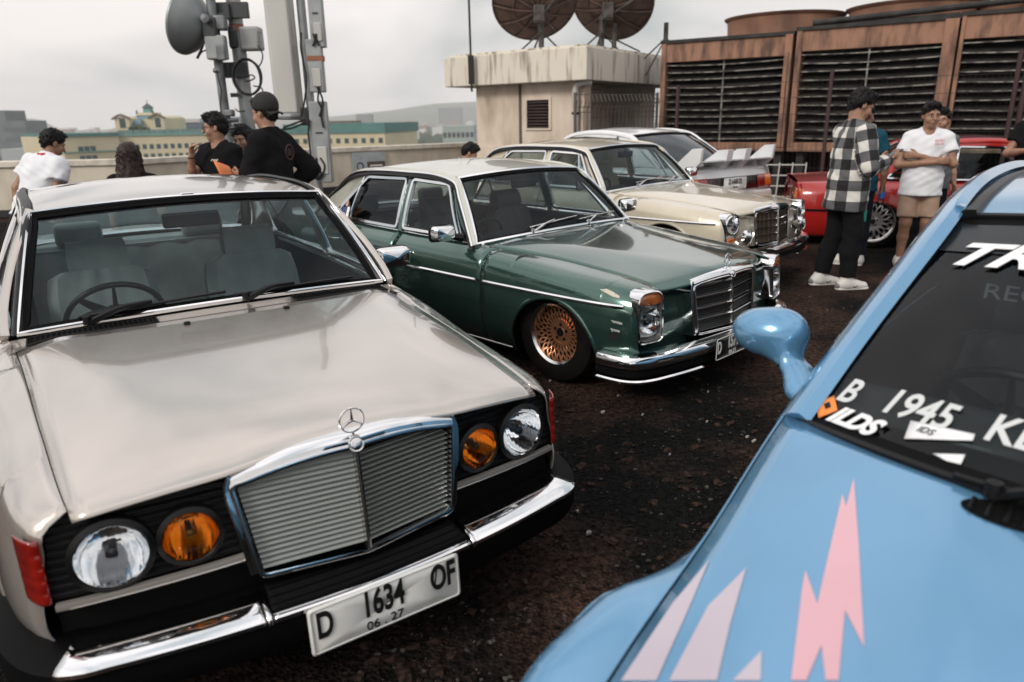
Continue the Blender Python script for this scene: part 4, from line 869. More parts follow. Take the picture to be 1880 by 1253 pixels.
# pink lightning graphics
def decal(c, poly, m, name):
    L = [hood_hit(c, *p, .010)[:2] for p in poly]; bm = bmesh.new(); f = bm.faces.new([bm.verts.new((p[0], p[1], 0)) for p in L]); bmesh.ops.triangulate(bm, faces=bm.faces[:])
    for _ in range(4): bmesh.ops.subdivide_edges(bm, edges=[e for e in bm.edges if e.calc_length() > .03], cuts=1); bmesh.ops.triangulate(bm, faces=[f for f in bm.faces if len(f.verts) > 3])
    V = [(v.co.x, v.co.y, float(c.lid_z(v.co.x, v.co.y, c.ZC, c.YC, .010)) + .0035) for v in bm.verts]; F = [[v.index for v in f.verts] for f in bm.faces]; bm.verts.index_update(); F = [[v.index for v in f.verts] for f in bm.faces]; bm.free()
    return c.part(Geo().add(V, F), name, m)
pinkp = paintmat('pink_paint', (.60, .33, .38), 0, .35); lilac = paintmat('lilac_paint', (.46, .40, .46), 0, .35)
for poly, m in (([(1567, 880), (1576, 1000), (1586, 1192), (1551, 1124), (1539, 1253), (1515, 1253), (1508, 1188), (1480, 1253), (1452, 1253), (1472, 1085), (1478, 1050), (1500, 1112), (1546, 910), (1553, 933)], pinkp),
                ([(1302, 1031), (1260, 1130), (1205, 1253), (1140, 1253), (1235, 1110)], lilac), ([(1370, 1045), (1340, 1150), (1316, 1253), (1228, 1253), (1300, 1115)], lilac), ([(1398, 1198), (1396, 1253), (1345, 1253)], lilac)):
    decal(B, poly, m, 'lightning_graphic')
# bonnet vent
c_ = hood_hit(B, 1868, 955, .01); L_ = []
vent = Geo(); vt = lambda a, k: (c_[0] + .045 * k * math.cos(a) * .8 - .0 * k, c_[1] + .085 * k * math.sin(a))
vent.grid([[(*vt(a, k), float(B.lid_z(*vt(a, k), B.ZC, B.YC, .01)) + .004) for a in np.linspace(0, 2 * np.pi, 29)[:-1]] for k in (.02, .5, 1)], cv=True); vo = B.part(vent, 'bonnet_vent', blackm)
for k in np.linspace(-.8, .8, 6):
    w_ = .03 * math.sqrt(1 - k * k); Geo().tube([(c_[0] + s_ * w_, c_[1] + .085 * k, float(B.lid_z(c_[0] + s_ * w_, c_[1] + .085 * k, B.ZC, B.YC, .01)) + .008) for s_ in (-1, 0, 1)], .004, 5).build('vent_slat', blackp, vo)
for sd in (1, -1):
    B.wheel(.12, sd * .72, .29, .2, sd, dict(n=10, m=chrome_old, skew=.2, w=.008), .2); B.wheel(-2.45, sd * .70, .29, .2, sd, dict(n=10, m=chrome_old, skew=.2, w=.008), .2)
B.part(Geo().grid([[(x, u * float(B.YT(x)) * .995, float(B.ZT(x)) + .02 * (1 - u * u)) for u in np.linspace(-1, 1, 15)] for x in np.linspace(-3.0, -3.38, 6)]), 'boot_lid')
B.part(Geo().grid([[(-3.40 + .05 * u * u, u * .72, z) for u in np.linspace(-1, 1, 11)] for z in (.25, .5, .88)]), 'rear_bumper')
B.part(Geo().grid([[(.86 - .28 * abs(u) ** 2.5 - dx, u * .80, z) for u in np.linspace(-1, 1, 21)] for z, dx in ((.15, .05), (.3, .0), (.45, .0), (.53, .05))]), 'front_bumper')
wg_ = B.part(Geo().grid([[(-3.02 + a, y, 1.19 + z + .012 * math.cos(y * 2)) for a, z in ((.09, 0), (.05, .014), (-.05, .016), (-.10, .026), (-.10, .016), (-.05, .0), (.05, -.006))] for y in np.linspace(-.66, .66, 15)], cv=True), 'rear_wing', mat('dark_blue_paint', (.02, .035, .055), .3, coat=1))
for sd in (1, -1):
    Geo().box((-3.04, sd * .665, 1.18), (.24, .012, .10)).build('end_plate', MATS['dark_blue_paint'], wg_, bevel=.004); Geo().box((-3.04, sd * .42, 1.04), (.10, .02, .30)).build('wing_upright', blackp, wg_)
# ------------------------------------------------------------------ white saloon with a tall boot wing, seen from behind
paintW = paintmat('white_paint', (.66, .67, .68), 0, .3)
yawW = 2.17; rp_ = at(1343, 323, y=8.7); fw_ = Vector((math.cos(yawW), math.sin(yawW), 0)); o_ = rp_ + fw_ * 3.40
rootW = thing('white_sedan', 'white saloon seen from behind with a tall white boot wing', 'car', (o_.x, o_.y, 0), yawW, 'cars parked on the roof deck')
cfgW = dict(dz=-.09, W=[(.8, .55), (.7, .70), (.4, .81), (0, .845), (-1.5, .85), (-2.6, .845), (-3.1, .82), (-3.35, .77), (-3.42, .72)], ZS=[(.8, .62), (0, .80), (-.6, .88), (-2.3, .92), (-3.42, .91)],
    YT=[(.8, .55), (0, .66), (-.6, .72), (-1.4, .735), (-2.4, .71), (-2.7, .68), (-3.42, .66)], ZT=[(.8, .66), (0, .82), (-.6, .91), (-2.4, .955), (-2.7, .965), (-3.3, .965), (-3.42, .945)], Z0=[(.8, .25), (-3.42, .28)],
    ZC=[(.8, .70), (0, .86), (-.5, .95)], YC=[(.8, .3), (-.5, .5)], arches=[(0, .36, .33), (-2.5, .36, .33)],
    A0=(-.5, .68, .92), A1=(-1.08, .56, 1.32), rail=[(-1.5, .585, 1.362), (-2.0, .575, 1.352)], C1=(-2.25, .545, 1.315), C0=(-2.85, .62, .97), bb=.12, zcowl=.96, bbr=.12)
Wc = Car(rootW, cfgW, paintW); Wc.core(.5, -3.2)
for sd in (1, -1):
    Wc.panel('fender', .78, -.5, sd); Wc.panel('front_door', -.506, -1.45, sd); Wc.panel('rear_door', -1.456, -2.35, sd); Wc.panel('quarter_panel', -2.356, -3.41, sd)
    for q, n in (([(-.80, .95), (-1.12, 1.285), (-1.42, 1.30), (-1.43, .955)], 'front_window'), ([(-1.50, .955), (-1.49, 1.30), (-2.02, 1.285), (-2.36, 1.0)], 'rear_side_window')):
        g = Wc.side_sheet(n, q, sd, glassD, -.006); Wc.side_ribbon('window_seal', q, sd, .025, .01, rubber, parent=g)
    Wc.side_ribbon('pillar', [(-1.46, .95), (-1.455, 1.34)], sd, .05, .012, blackp, False, off=-.002); Wc.side_ribbon('door_frame', [(-1.0, 1.29), (-1.45, 1.335), (-2.05, 1.318)], sd, .05, .01, None, False)
    Wc.side_ribbon('pillar', [(-.55, .93), (-.8, 1.09), (-1.08, 1.31)], sd, .06, .01, None, False)
    Wc.side_sheet('rear_pillar', [(-2.05, 1.325), (-2.24, 1.32), (-2.83, .965), (-2.42, .965)], sd, None, 0, .02, solid=.004)
    Wc.wheel(0, sd * .70, .29, .19, sd, dict(n=8, m=chrome_old, skew=.2, w=.01), .19); Wc.wheel(-2.5, sd * .70, .29, .19, sd, dict(n=8, m=chrome_old, skew=.2, w=.01), .19)
Wc.hood(lambda u: .76 - .15 * u * u, lambda u: -.45 - .05 * u * u); Wc.roof(.06, .06, .05, .025, .03); Wc.rails(w=.06, d=.016); Wc.screen('windscreen'); Wc.screen('rear_window', True, glassmat('smoked_rear_glass', (.22, .25, .30), 1.1)); Wc.screen_trim('rear_window_seal', True, rubber, .04, .008)
Wc.screen_trim('windscreen_seal', False, rubber, .04, .008)
Wc.part(Geo().grid([[(x, u * float(Wc.YT(x)) * .995, float(Wc.ZT(x)) + .03 * (1 - u * u) - (.05 * ((x + 3.25) / .15) ** 2 if x < -3.25 else 0)) for u in np.linspace(-1, 1, 17)] for x in np.linspace(-2.93, -3.38, 14)]), 'boot_lid')
Wc.part(Geo().grid([[(-3.43 + .03 * abs(u) ** 3 + dx, u * .735, z) for u in np.linspace(-1, 1, 17)] for z, dx in ((.28, .04), (.40, -.03), (.58, -.05), (.66, -.03), (.68, .0), (.90, .03), (.955, .06))]), 'rear_bumper')
Wc.part(Geo().grid([[(-3.445 + .03 * abs(u) ** 3 + dx, u * .73, z) for u in np.linspace(-.62, .62, 15)] for z, dx in ((.71, 0), (.86, .02))]), 'tail_panel', mat('dark_red_panel', (.02, .006, .006), .2, coat=1))
for sd in (1, -1):
    for a, b, m in ((.60, .80, lens_red), (.80, .985, lens_orange)):
        Wc.part(Geo().grid([[(-3.45 + .03 * u ** 3 + dx, sd * u * .74, z) for u in np.linspace(a, b, 8)] for z, dx in ((.705, .004), (.74, -.006), (.83, .01), (.862, .024))]), 'tail_light', m, solid=.006)
number_plate(Wc, (-3.462, 0, .785), .40, .135, 0, white_print, mat('plate_black', (.01, .01, .01), .4), [('D 1410 EX', 0, .02, .085, .62), ('09.26', 0, -.042, .035, 1.0)], white_print, 'small white rear number plate', math.pi)
wing = Wc.part(Geo().grid([[(-3.30 + a, y, 1.03 + z) for a, z in ((.17, -.02), (.10, .015), (-.10, .03), (-.17, .035), (-.17, .02), (-.08, .005), (.1, -.03))] for y in np.linspace(-.66, .66, 13)], cv=True), 'boot_wing')
for y, w, h in ((-.64, .04, .15), (.64, .04, .15), (-.16, .10, .12), (.16, .10, .12)):
    prism([(.17, -.10), (.15, .01), (-.06, .02 + h), (-.20, .03 + h), (-.18, .02), (-.05, -.10)], y - w / 2, y + w / 2, lambda p, q, h_: (-3.30 + p, h_, 1.03 + q)).build('wing_upright', paintW, wing, bevel=.004)
for sd in (1, -1): Geo().box((-3.24, sd * .55, 1.0), (.14, .08, .12)).build('wing_foot', paintW, wing, bevel=.01)
Wc.interior(darkin, darkin, zr=-.04)
# ------------------------------------------------------------------ red coupe, side on
paintR = paintmat('red_paint', (.36, .012, .010), .05, .28)
w0 = at(1594, 454, z=0); yawR = -.27
rootR = thing('red_coupe', 'red two-door coupe parked side on behind the standing men', 'car', (w0.x + 2.57 * math.cos(yawR) - .70 * math.sin(yawR), w0.y + 2.57 * math.sin(yawR) + .70 * math.cos(yawR), 0), yawR, 'cars parked on the roof deck')
cfgR = dict(dz=-.18, W=[(.8, .70), (.6, .78), (0, .82), (-2.5, .825), (-3.2, .79), (-3.4, .74)], ZS=[(.8, .70), (0, .80), (-.6, .86), (-2.4, .885), (-3.4, .86)], YT=[(.8, .64), (-.5, .70), (-1.4, .72), (-2.4, .70), (-3.4, .64)], ZT=[(.8, .73), (0, .83), (-.6, .89), (-2.4, .915), (-2.7, .92), (-3.4, .90)],
    Z0=[(.8, .28), (-3.4, .30)], zm=.58, ZC=[(.8, .75), (-.5, .92)], YC=[(.8, .4), (-.5, .5)], arches=[(0, .36, .33), (-2.57, .37, .34)], A0=(-.55, .68, .90), A1=(-1.0, .55, 1.29), rail=[(-1.4, .57, 1.33), (-1.9, .565, 1.32)], C1=(-2.15, .545, 1.285), C0=(-2.72, .62, .925), bb=.08, zcowl=.93, bbr=.08)
Rc = Car(rootR, cfgR, paintR); Rc.core(.5, -3.2)
for sd in (1, -1):
    Rc.panel('fender', .78, -.5, sd); Rc.panel('door', -.506, -1.86, sd); Rc.panel('quarter_panel', -1.866, -3.39, sd); Rc.arch_lip(cfgR['arches'][1], sd, .014)
    for q, n, m in (([(-.72, .93), (-1.04, 1.26), (-1.78, 1.275), (-1.82, .935)], 'front_window', glassS), ([(-1.90, .935), (-1.86, 1.275), (-2.12, 1.255), (-2.48, .95)], 'rear_side_window', glassS)):
        g = Rc.side_sheet(n, q, sd, m, -.006); Rc.side_ribbon('window_frame', q, sd, .022, .011, chrome if sd < 0 else blackp, parent=g)
    Rc.side_ribbon('pillar', [(-1.86, .92), (-1.82, 1.30)], sd, .045, .012, blackp, False); Rc.side_ribbon('door_frame', [(-1.0, 1.28), (-1.5, 1.305), (-2.14, 1.288)], sd, .045, .01, None, False); Rc.side_ribbon('pillar', [(-.6, .91), (-.8, 1.09), (-1.0, 1.28)], sd, .05, .01, None, False)
    Rc.side_sheet('rear_pillar', [(-2.14, 1.285), (-2.16, 1.29), (-2.70, .925), (-2.50, .925)], sd, None, 0, .02, solid=.004)
    Rc.side_strip('side_moulding', np.linspace(-.5, -2.2, 20), .56, [(.010, -.02), (.014, 0), (.010, .02), (-.004, .02), (-.004, -.02)], rubber, sd); Rc.side_strip('side_moulding', np.linspace(-2.93, -3.36, 8), .60, [(.010, -.012), (.012, 0), (.010, .012), (-.004, .012), (-.004, -.012)], rubber, sd)
    Rc.handle(-1.72, .80, sd, blackp)
    st = dict(n=16, m=mat('silver_spokes', (.62, .62, .62), .25, .9), lip=polished, skew=.36, w=.007, hub=.3, face=.5)
    Rc.wheel(0, sd * .71, .30, .20, sd, st, .215); Rc.wheel(-2.57, sd * .71, .30, .20, sd, st, .215)
    Rc.part(Geo().grid([[(-3.40 + .05 * k - dx, sd * y, z) for k, y in ((0, .45), (.2, .62), (.7, .71), (1.6, .745))] for z, dx in ((.66, .01), (.74, .02), (.83, 0))]), 'tail_light', lens_orange if sd < 0 else lens_red, solid=.006)
Rc.hood(lambda u: .76 - .06 * u * u, lambda u: -.5 - .04 * u * u); Rc.roof(.04, .05, .04, .022, .025, m=paintmat('dark_red_roof', (.16, .012, .02), .05, .3)); Rc.rails(w=.055, d=.015); Rc.screen('windscreen'); Rc.screen('rear_window', True, glassS); Rc.screen_trim('windscreen_trim', False, chrome, .025, .01); Rc.screen_trim('rear_window_trim', True, chrome, .028, .012)
Rc.part(Geo().grid([[(x, u * float(Rc.YT(x)) * .995, float(Rc.ZT(x)) + .02 * (1 - u * u)) for u in np.linspace(-1, 1, 15)] for x in np.linspace(-2.77, -3.38, 8)]), 'boot_lid')
Rc.part(Geo().grid([[(-3.41 + .06 * abs(u) ** 3, u * .745, z) for u in np.linspace(-1, 1, 13)] for z in (.3, .6, .89)]), 'rear_panel')
Rc.part(Geo().grid([[(-3.47 + .08 * abs(u) ** 4 + dx, u * .81, z) for u in np.linspace(-1, 1, 13)] for z, dx in ((.36, .06), (.40, 0), (.53, 0), (.57, .07))]), 'rear_bumper', mat('dark_red_bumper', (.10, .008, .008), .35, coat=.5)); Rc.part(Geo().grid([[(.82 - .05 * abs(u) ** 3, u * .70, z) for u in np.linspace(-1, 1, 13)] for z in (.3, .6, .72)]), 'front_panel')
Rc.interior(mat('black_leather', (.010, .011, .013), .45), darkin, zr=-.06)
# ------------------------------------------------------------------ roof deck, parapet
def rotz_(a): return np.array([[math.cos(a), -math.sin(a), 0], [math.sin(a), math.cos(a), 0], [0, 0, 1]])
def ground_mat():
    m = bpy.data.materials.new('bitumen_gravel'); m.use_nodes = True; nt = m.node_tree; b = nt.nodes['Principled BSDF']; N = nt.nodes.new; K = nt.links.new
    t = N('ShaderNodeTexCoord'); b.inputs['Roughness'].default_value = .92; b.inputs['Specular IOR Level'].default_value = .08
    n1 = N('ShaderNodeTexNoise'); n1.inputs['Scale'].default_value = .75; n1.inputs['Detail'].default_value = 6; n1.inputs['Roughness'].default_value = .62
    n2 = N('ShaderNodeTexNoise'); n2.inputs['Scale'].default_value = 34; n2.inputs['Detail'].default_value = 5; n2.inputs['Roughness'].default_value = .7
    v = N('ShaderNodeTexVoronoi'); v.inputs['Scale'].default_value = 75
    for n in (n1, n2, v): K(t.outputs['Object'], n.inputs[0])
    r1 = N('ShaderNodeValToRGB'); e = r1.color_ramp.elements; e[0].position = .46; e[0].color = (.0055, .006, .006, 1); e[1].position = .62; e[1].color = (.052, .031, .0235, 1); K(n1.outputs[0], r1.inputs[0])
    r2 = N('ShaderNodeValToRGB'); e = r2.color_ramp.elements; e[0].position = .38; e[0].color = (.25, .25, .25, 1); e[1].position = .68; e[1].color = (2.3, 2.15, 2.0, 1); K(n2.outputs[0], r2.inputs[0])
    mu = N('ShaderNodeMixRGB'); mu.blend_type = 'MULTIPLY'; mu.inputs[0].default_value = 1; K(r1.outputs[0], mu.inputs[1]); K(r2.outputs[0], mu.inputs[2])
    r3 = N('ShaderNodeValToRGB'); e = r3.color_ramp.elements; e[0].position = .985; e[0].color = (0, 0, 0, 1); e[1].position = .99; e[1].color = (1, 1, 1, 1); K(v.outputs['Color'], r3.inputs[0])
    mx_ = N('ShaderNodeMixRGB'); K(r3.outputs[0], mx_.inputs[0]); K(mu.outputs[0], mx_.inputs[1]); mx_.inputs[2].default_value = (.16, .15, .135, 1); K(mx_.outputs[0], b.inputs['Base Color'])
    bp = N('ShaderNodeBump'); bp.inputs['Strength'].default_value = .9; bp.inputs['Distance'].default_value = .02; ad = N('ShaderNodeMath'); ad.operation = 'ADD'; K(n2.outputs[0], ad.inputs[0]); K(v.outputs['Distance'], ad.inputs[1]); K(ad.outputs[0], bp.inputs['Height']); K(bp.outputs[0], b.inputs['Normal'])
    return m
ZW = .93
wl_ = [at(0, 297, z=ZW), at(250, 292, z=ZW), at(585, 273, z=ZW), at(904, 260, z=ZW)]
wl_ = [Vector((-16, wl_[0].y - .1, ZW))] + wl_ + [wl_[3] + (wl_[3] - wl_[2]) * 1.6]
dk = [(p.x, p.y) for p in wl_] + [(34, 30), (34, -9), (-16, -9)]
structure(prism(dk, -1.2, 0, lambda a, b, h: (a, b, h)).build('ground', ground_mat(), smooth=False))
# loose stones and litter on the bitumen
G = Geo(); 
for k in range(7000):
    d = 1.3 + 9 * RNG.random() ** 1.5; px = 500 + 1380 * RNG.random(); x = (px - 940) / FPX * d; r = .003 + .009 * RNG.random() ** 3
    G.ico((x, d, r * .4), (r, r * .8, r * .6), 0, None, .5)
G2 = Geo()
for k in range(900):
    d = 1.4 + 7.5 * RNG.random() ** 1.4; px = 560 + 1100 * RNG.random(); x = (px - 940) / FPX * d; r = .008 + .016 * RNG.random() ** 2
    G2.ico((x, d, r * .15), (r * (1 + RNG.random()), r, r * .55), 1, rotz_(RNG.random() * 6), .7)
stuff(tag(G2.build('dirt_clods', mat('brown_clods', (.050, .030, .023), .95, spec=.05, noise=(60, (.012, .009, .008), .38, .62))), 'rough brown clods of dirt strewn over the deck', 'dirt'))
stuff(tag(G.build('loose_stones', mat('stone_chips', (.10, .088, .08), .9, spec=.1, noise=(45, (.010, .009, .009), .42, .70)), smooth=False), 'scattered dark stone chips lying on the bitumen', 'gravel'))
pap = mat('pale_litter', (.34, .32, .29), .8, noise=(60, (.2, .18, .16), .4, .6))
for k, (px, py, r) in enumerate(((1107, 757, .022), (1298, 775, .012), (1385, 810, .014), (1080, 980, .022), (1372, 803, .012), (1180, 762, .010), (1135, 727, .010), (1060, 940, .008), (1008, 860, .010), (1490, 690, .016), (1300, 720, .008), (1010, 700, .008), (1230, 835, .008))):
    p = at(px, py, z=.006); a = RNG.random() * 6; n = 6; r *= .62; P = [(p.x + r * (.5 + 1.0 * RNG.random()) * math.cos(a + i * 2 * np.pi / n), p.y + r * (.5 + 1.0 * RNG.random()) * math.sin(a + i * 2 * np.pi / n)) for i in range(n)]
    o = prism(P, .004, .012, lambda a, b, h: (a, b, h + .4 * (a - p.x))).build('litter_scrap', pap, smooth=False); tag(o, 'small pale scrap of litter lying on the dark deck', 'litter', 'scraps of litter on the deck')
# parapet
wallm = mat('cream_render', (.58, .52, .43), .85, noise=(3.2, (.44, .39, .31), .34, .62, 8), nscale=(1, 1, .5), bump=(30, .15, .01)); capm = mat('coping_render', (.62, .57, .49), .8, noise=(5, (.40, .36, .30), .3, .55, 8)); basem = mat('bitumen_skirting', (.018, .017, .017), .7)
wt = thing('parapet_wall', 'low cream rendered parapet wall along the roof edge', 'wall', (0, 0, 0))
def strip(P, off0, off1, z0, z1):
    P = [np.array((p.x, p.y)) for p in P]; nn = []
    for i in range(len(P)):
        d = P[min(i + 1, len(P) - 1)] - P[max(i - 1, 0)]; n = np.array((d[1], -d[0])); nn.append(n / np.linalg.norm(n))
    return Geo().grid([[(*(p + n * o), z) for o, z in ((off0, z0), (off0, z1), (off1, z1), (off1, z0))] for p, n in zip(P, nn)], cv=True)
strip(wl_, 0, -.22, -.3, ZW - .10).build('wall_face', wallm, wt, smooth=False); strip(wl_, .04, -.26, ZW - .10, ZW).build('coping', capm, wt, smooth=False, bevel=.012); strip(wl_, .03, -.02, -.1, .12).build('skirting', basem, wt, smooth=False)
ck = Geo()
for px, py, ln in ((430, 300, 5), (170, 303, 7), (650, 292, 3)):
    a = at(px - 150 * .4, py, y=11.5); 
crack = [at(142, 303, y=11.55), at(150, 305, y=11.54), at(160, 312, y=11.52), at(200, 310.5, y=11.6)]
# sign board fixed on the wall
c0 = at(700, 286, y=14.2); dv = (wl_[4] - wl_[3]).normalized(); sg = thing('wall_sign', 'small grey notice board fixed to the parapet wall', 'sign', (0, 0, 0))
p0 = wl_[3] + (wl_[4] - wl_[3]) * .25; nrm = Vector((dv.y, -dv.x, 0)); q0 = p0 + nrm * .045
M_ = frame_mat((q0.x, q0.y, .60), dv, (0, 0, 1))
def inM(M, G): 
    V = [np.array(v) @ np.array(M.to_3x3()).T + np.array(M.translation) for v in G.v]; g = Geo(); g.v = V; g.f = G.f; g.n = G.n; return g
inM(M_, Geo().box((0, 0, 0), (.78, .42, .02))).build('board', mat('grey_board', (.36, .39, .41), .6, noise=(6, (.28, .30, .32), .3, .6)), sg); inM(M_, Geo().box((.16, -.08, .012), (.42, .17, .01))).build('dark_panel', mat('brown_panel', (.08, .06, .05), .6), sg); inM(M_, Geo().lathe([(.06, 0), (.075, .006), (.085, 0)], 20, (-.22, -.08, .012))).build('round_emblem', blackp, sg); inM(M_, Geo().box((.16, -.08, .02), (.30, .03, .004))).build('text_line', white_print, sg)
# ------------------------------------------------------------------ roof-top plant room with overhanging slab
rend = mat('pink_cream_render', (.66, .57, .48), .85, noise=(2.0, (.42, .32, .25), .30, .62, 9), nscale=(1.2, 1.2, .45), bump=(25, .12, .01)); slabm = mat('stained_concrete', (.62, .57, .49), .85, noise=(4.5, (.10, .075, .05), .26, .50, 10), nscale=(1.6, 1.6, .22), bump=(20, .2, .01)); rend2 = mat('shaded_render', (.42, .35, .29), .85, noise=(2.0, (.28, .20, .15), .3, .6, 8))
def D2(px, d): p = at(px, 200, y=d); return np.array((p.x, p.y))
sL, sC, sR = D2(818, 16.2), D2(1076, 14.0), D2(1205, 17.1); zs0, zs1 = 2.12, 2.70
sB = sL + (sR - sC); uF = (sL - sC) / np.linalg.norm(sL - sC); uR = (sR - sC) / np.linalg.norm(sR - sC)
room = thing('plant_room', 'small cream plant room with an overhanging stained concrete roof slab', 'building', (0, 0, 0))
prism([sL, sC, sR + uR * 2, sB + uR * 2], zs0, zs1, lambda a, b, h: (a, b, h)).build('roof_slab', slabm, room, smooth=False, bevel=.015)
prism([sL + (uR - uF) * .12, sC + (uR + uF) * .12, sR + uR * 1.9, sB + uR * 1.9 - uF * .1], zs1, zs1 + .05, lambda a, b, h: (a, b, h)).build('roof_upstand', slabm, room, smooth=False)
wL, wC = sL + uR * .35 - uF * .62, sC + uR * .35 + uF * .22
prism([wL, wC, wC + uR * .28, wC + uR * .28 + uF * .5, wL + uR * 3 + uF * .0], 0, zs0 + .01, lambda a, b, h: (a, b, h)).build('front_wall', rend, room, smooth=False)
dF = -uF; nF = np.array((-uF[1], uF[0])); nF = nF if nF[1] < 0 else -nF
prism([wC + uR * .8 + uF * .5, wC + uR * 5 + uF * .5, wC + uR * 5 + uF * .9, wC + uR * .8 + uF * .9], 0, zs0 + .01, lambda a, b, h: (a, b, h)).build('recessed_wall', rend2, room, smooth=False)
def onF(t, off, z): p = wL + (wC - wL) * t + nF * off; return np.array((p[0], p[1], z))
def wbox(t0, t1, o0, o1, z0, z1):
    a, b, c, d = onF(t0, o0, 0)[:2], onF(t1, o0, 0)[:2], onF(t1, o1, 0)[:2], onF(t0, o1, 0)[:2]; return prism([a, b, c, d], z0, z1, lambda x, y, h: (x, y, h))
# pier joint lines, louvre, downpipe
wbox(.42, .445, .0, .012, 0, zs0).build('expansion_joint', mat('joint_dark', (.10, .085, .07), .9), room, smooth=False)
wbox(-.02, .43, -.05, .02, ZW - .35, ZW - .02).build('plinth_ledge', rend, room, smooth=False)
zv0, zv1 = at(930, 235, y=15.6).z, at(930, 186, y=15.6).z; t0, t1 = .50, .70
lv = wbox(t0, t1, .004, .008, zv0, zv1).build('louvre', blackm, room, smooth=False); wbox(t0 - .02, t1 + .02, 0, .03, zv0 - .05, zv0).build('sill', rend, lv, smooth=False); wbox(t0 - .02, t1 + .02, 0, .03, zv1, zv1 + .05).build('lintel', rend, lv, smooth=False)
for a, b in ((t0 - .02, t0), (t1, t1 + .02)): wbox(a, b, 0, .03, zv0, zv1).build('jamb', rend, lv, smooth=False)
for z in np.linspace(zv0 + .02, zv1 - .03, 9): 
    Geo().grid([[onF(t0, .012, z), onF(t0, .035, z - .03)], [onF(t1, .012, z), onF(t1, .035, z - .03)]]).build('slat', mat('louvre_slat', (.045, .03, .025), .7), lv, solid=.005)
dp = cspline([onF(.95, .10, 0), onF(.95, .10, 1.0), onF(.95, .10, 1.9), onF(.955, .12, 2.02), onF(1.0, .10, 2.08), onF(1.06, .0, 2.09)], 24); pipe = Geo().tube(dp, .062, 12).build('downpipe', mat('white_pvc', (.55, .53, .50), .5, noise=(3, (.4, .37, .33), .3, .6)), room)
Geo().tube([onF(.95, .10, 1.52), onF(.95, .10, 1.56)], .075, 12).build('pipe_clip', blackp, room)
# slim mast tied to the slab
mst = thing('aerial_mast', 'thin dark aerial mast clamped to the roof slab corner', 'mast', (0, 0, 0)); pm = at(866, 160, y=15.55)
Geo().tube([(pm.x, pm.y, 2.0), (pm.x, pm.y, 4.4)], .022, 8).build('pole', mat('dark_steel', (.035, .032, .03), .5, .6), mst); Geo().box((pm.x + .0, pm.y + .02, 2.42), (.12, .08, .55)).build('clamp', mat('dark_steel', (.035, .032, .03), .5, .6), mst, bevel=.01)
# dishes
brown = mat('brown_mesh_dish', (.115, .068, .052), .8, noise=(6, (.06, .036, .03), .35, .65), bump=(90, .3, .01)); steel = mat('weathered_steel', (.10, .095, .09), .55, .6, noise=(9, (.05, .04, .035), .35, .6))
def dish(px, py, d, r, axis, foot_px, label):
    c = np.array(at(px, py, y=d)); ax = Vector(axis).normalized(); q = np.array(Vector((0, 0, 1)).rotation_difference(ax).to_matrix())
    t = thing('satellite_dish', label, 'satellite dish', (0, 0, 0), 0, 'satellite dishes on the plant room roof')
    prof = [(.001, 0)] + [(r * k, .42 * r * k * k) for k in (.2, .4, .6, .8, .93, 1.0)]; o0 = c - np.array(ax) * .2 * r
    n = 12
    for k in range(n):
        G = Geo().lathe(prof, 6, o0, ax, 2 * np.pi * k / n, 2 * np.pi * (k + .985) / n); G.build('dish_panel', brown, t, solid=.01)
    for k in range(n):
        a = 2 * np.pi * k / n; P = [o0 + q @ np.array((r * s_ * math.cos(a), r * s_ * math.sin(a), .42 * r * s_ * s_ - .025 - .05 * (1 - s_))) for s_ in np.linspace(.08, 1, 8)]; Geo().tube(P, .016, 5).build('rib', brown, t)
    for s_ in (.55, 1.0): Geo().tube([o0 + q @ np.array((r * s_ * math.cos(a), r * s_ * math.sin(a), .42 * r * s_ * s_ - .02)) for a in np.linspace(0, 2 * np.pi, 41)[:-1]], .018, 5, True).build('ring', brown, t)
    f = np.array(at(foot_px, 100, y=d)); hub = o0 - np.array(ax) * .18
    Geo().tube([(f[0], f[1], zs1 + .03), (f[0], f[1], hub[2] - .05)], .055, 10).build('post', steel, t)
    Geo().box(hub, (.22, .22, .30)).build('mount', steel, t, bevel=.02)
    Geo().tube([hub, o0 + q @ np.array((.0, .5 * r, .02))], .025, 6).build('strut', steel, t); Geo().tube([hub + (0, 0, -.1), o0 + q @ np.array((.5 * r, -.3 * r, .02))], .025, 6).build('strut', steel, t)
    for a in (.6, 2.6, 4.4): Geo().tube([(f[0], f[1], zs1 + .42), (f[0] + .55 * math.cos(a), f[1] + .55 * math.sin(a), zs1 + .04)], .018, 6).build('stay', steel, t)
dish(985, 8, 15.6, .86, (-.10, .80, .60), 994, 'brown mesh dish on a single post, tilted back over the slab')
dish(1122, 6, 15.9, .84, (.30, .80, .52), 1104, 'brown mesh dish beside the cooling tower end of the slab')
f_ = np.array(at(1127, 100, y=15.9)); pp = thing('spare_post', 'grey steel stub post standing beside the right dish', 'post', (0, 0, 0)); Geo().tube([(f_[0], f_[1], zs1 + .03), (f_[0], f_[1], zs1 + .55)], .05, 10).build('tube', steel, pp); Geo().tube([(f_[0], f_[1], zs1 + .28), (f_[0] + .55, f_[1] + .1, zs1 + .04)], .016, 6).build('stay', steel, pp); Geo().lathe([(.05, 0), (.062, .01), (.062, .05), (.001, .06)], 10, (f_[0], f_[1], zs1 + .53)).build('cap', steel, pp)
f_ = np.array(at(1221, 100, y=16.4)); pp = thing('guyed_post', 'guyed steel post at the end of the cooling tower', 'post', (0, 0, 0)); zt_ = at(1221, 42, y=16.4).z; Geo().tube([(f_[0], f_[1], 2.2), (f_[0], f_[1], zt_)], .05, 10).build('tube', steel, pp)
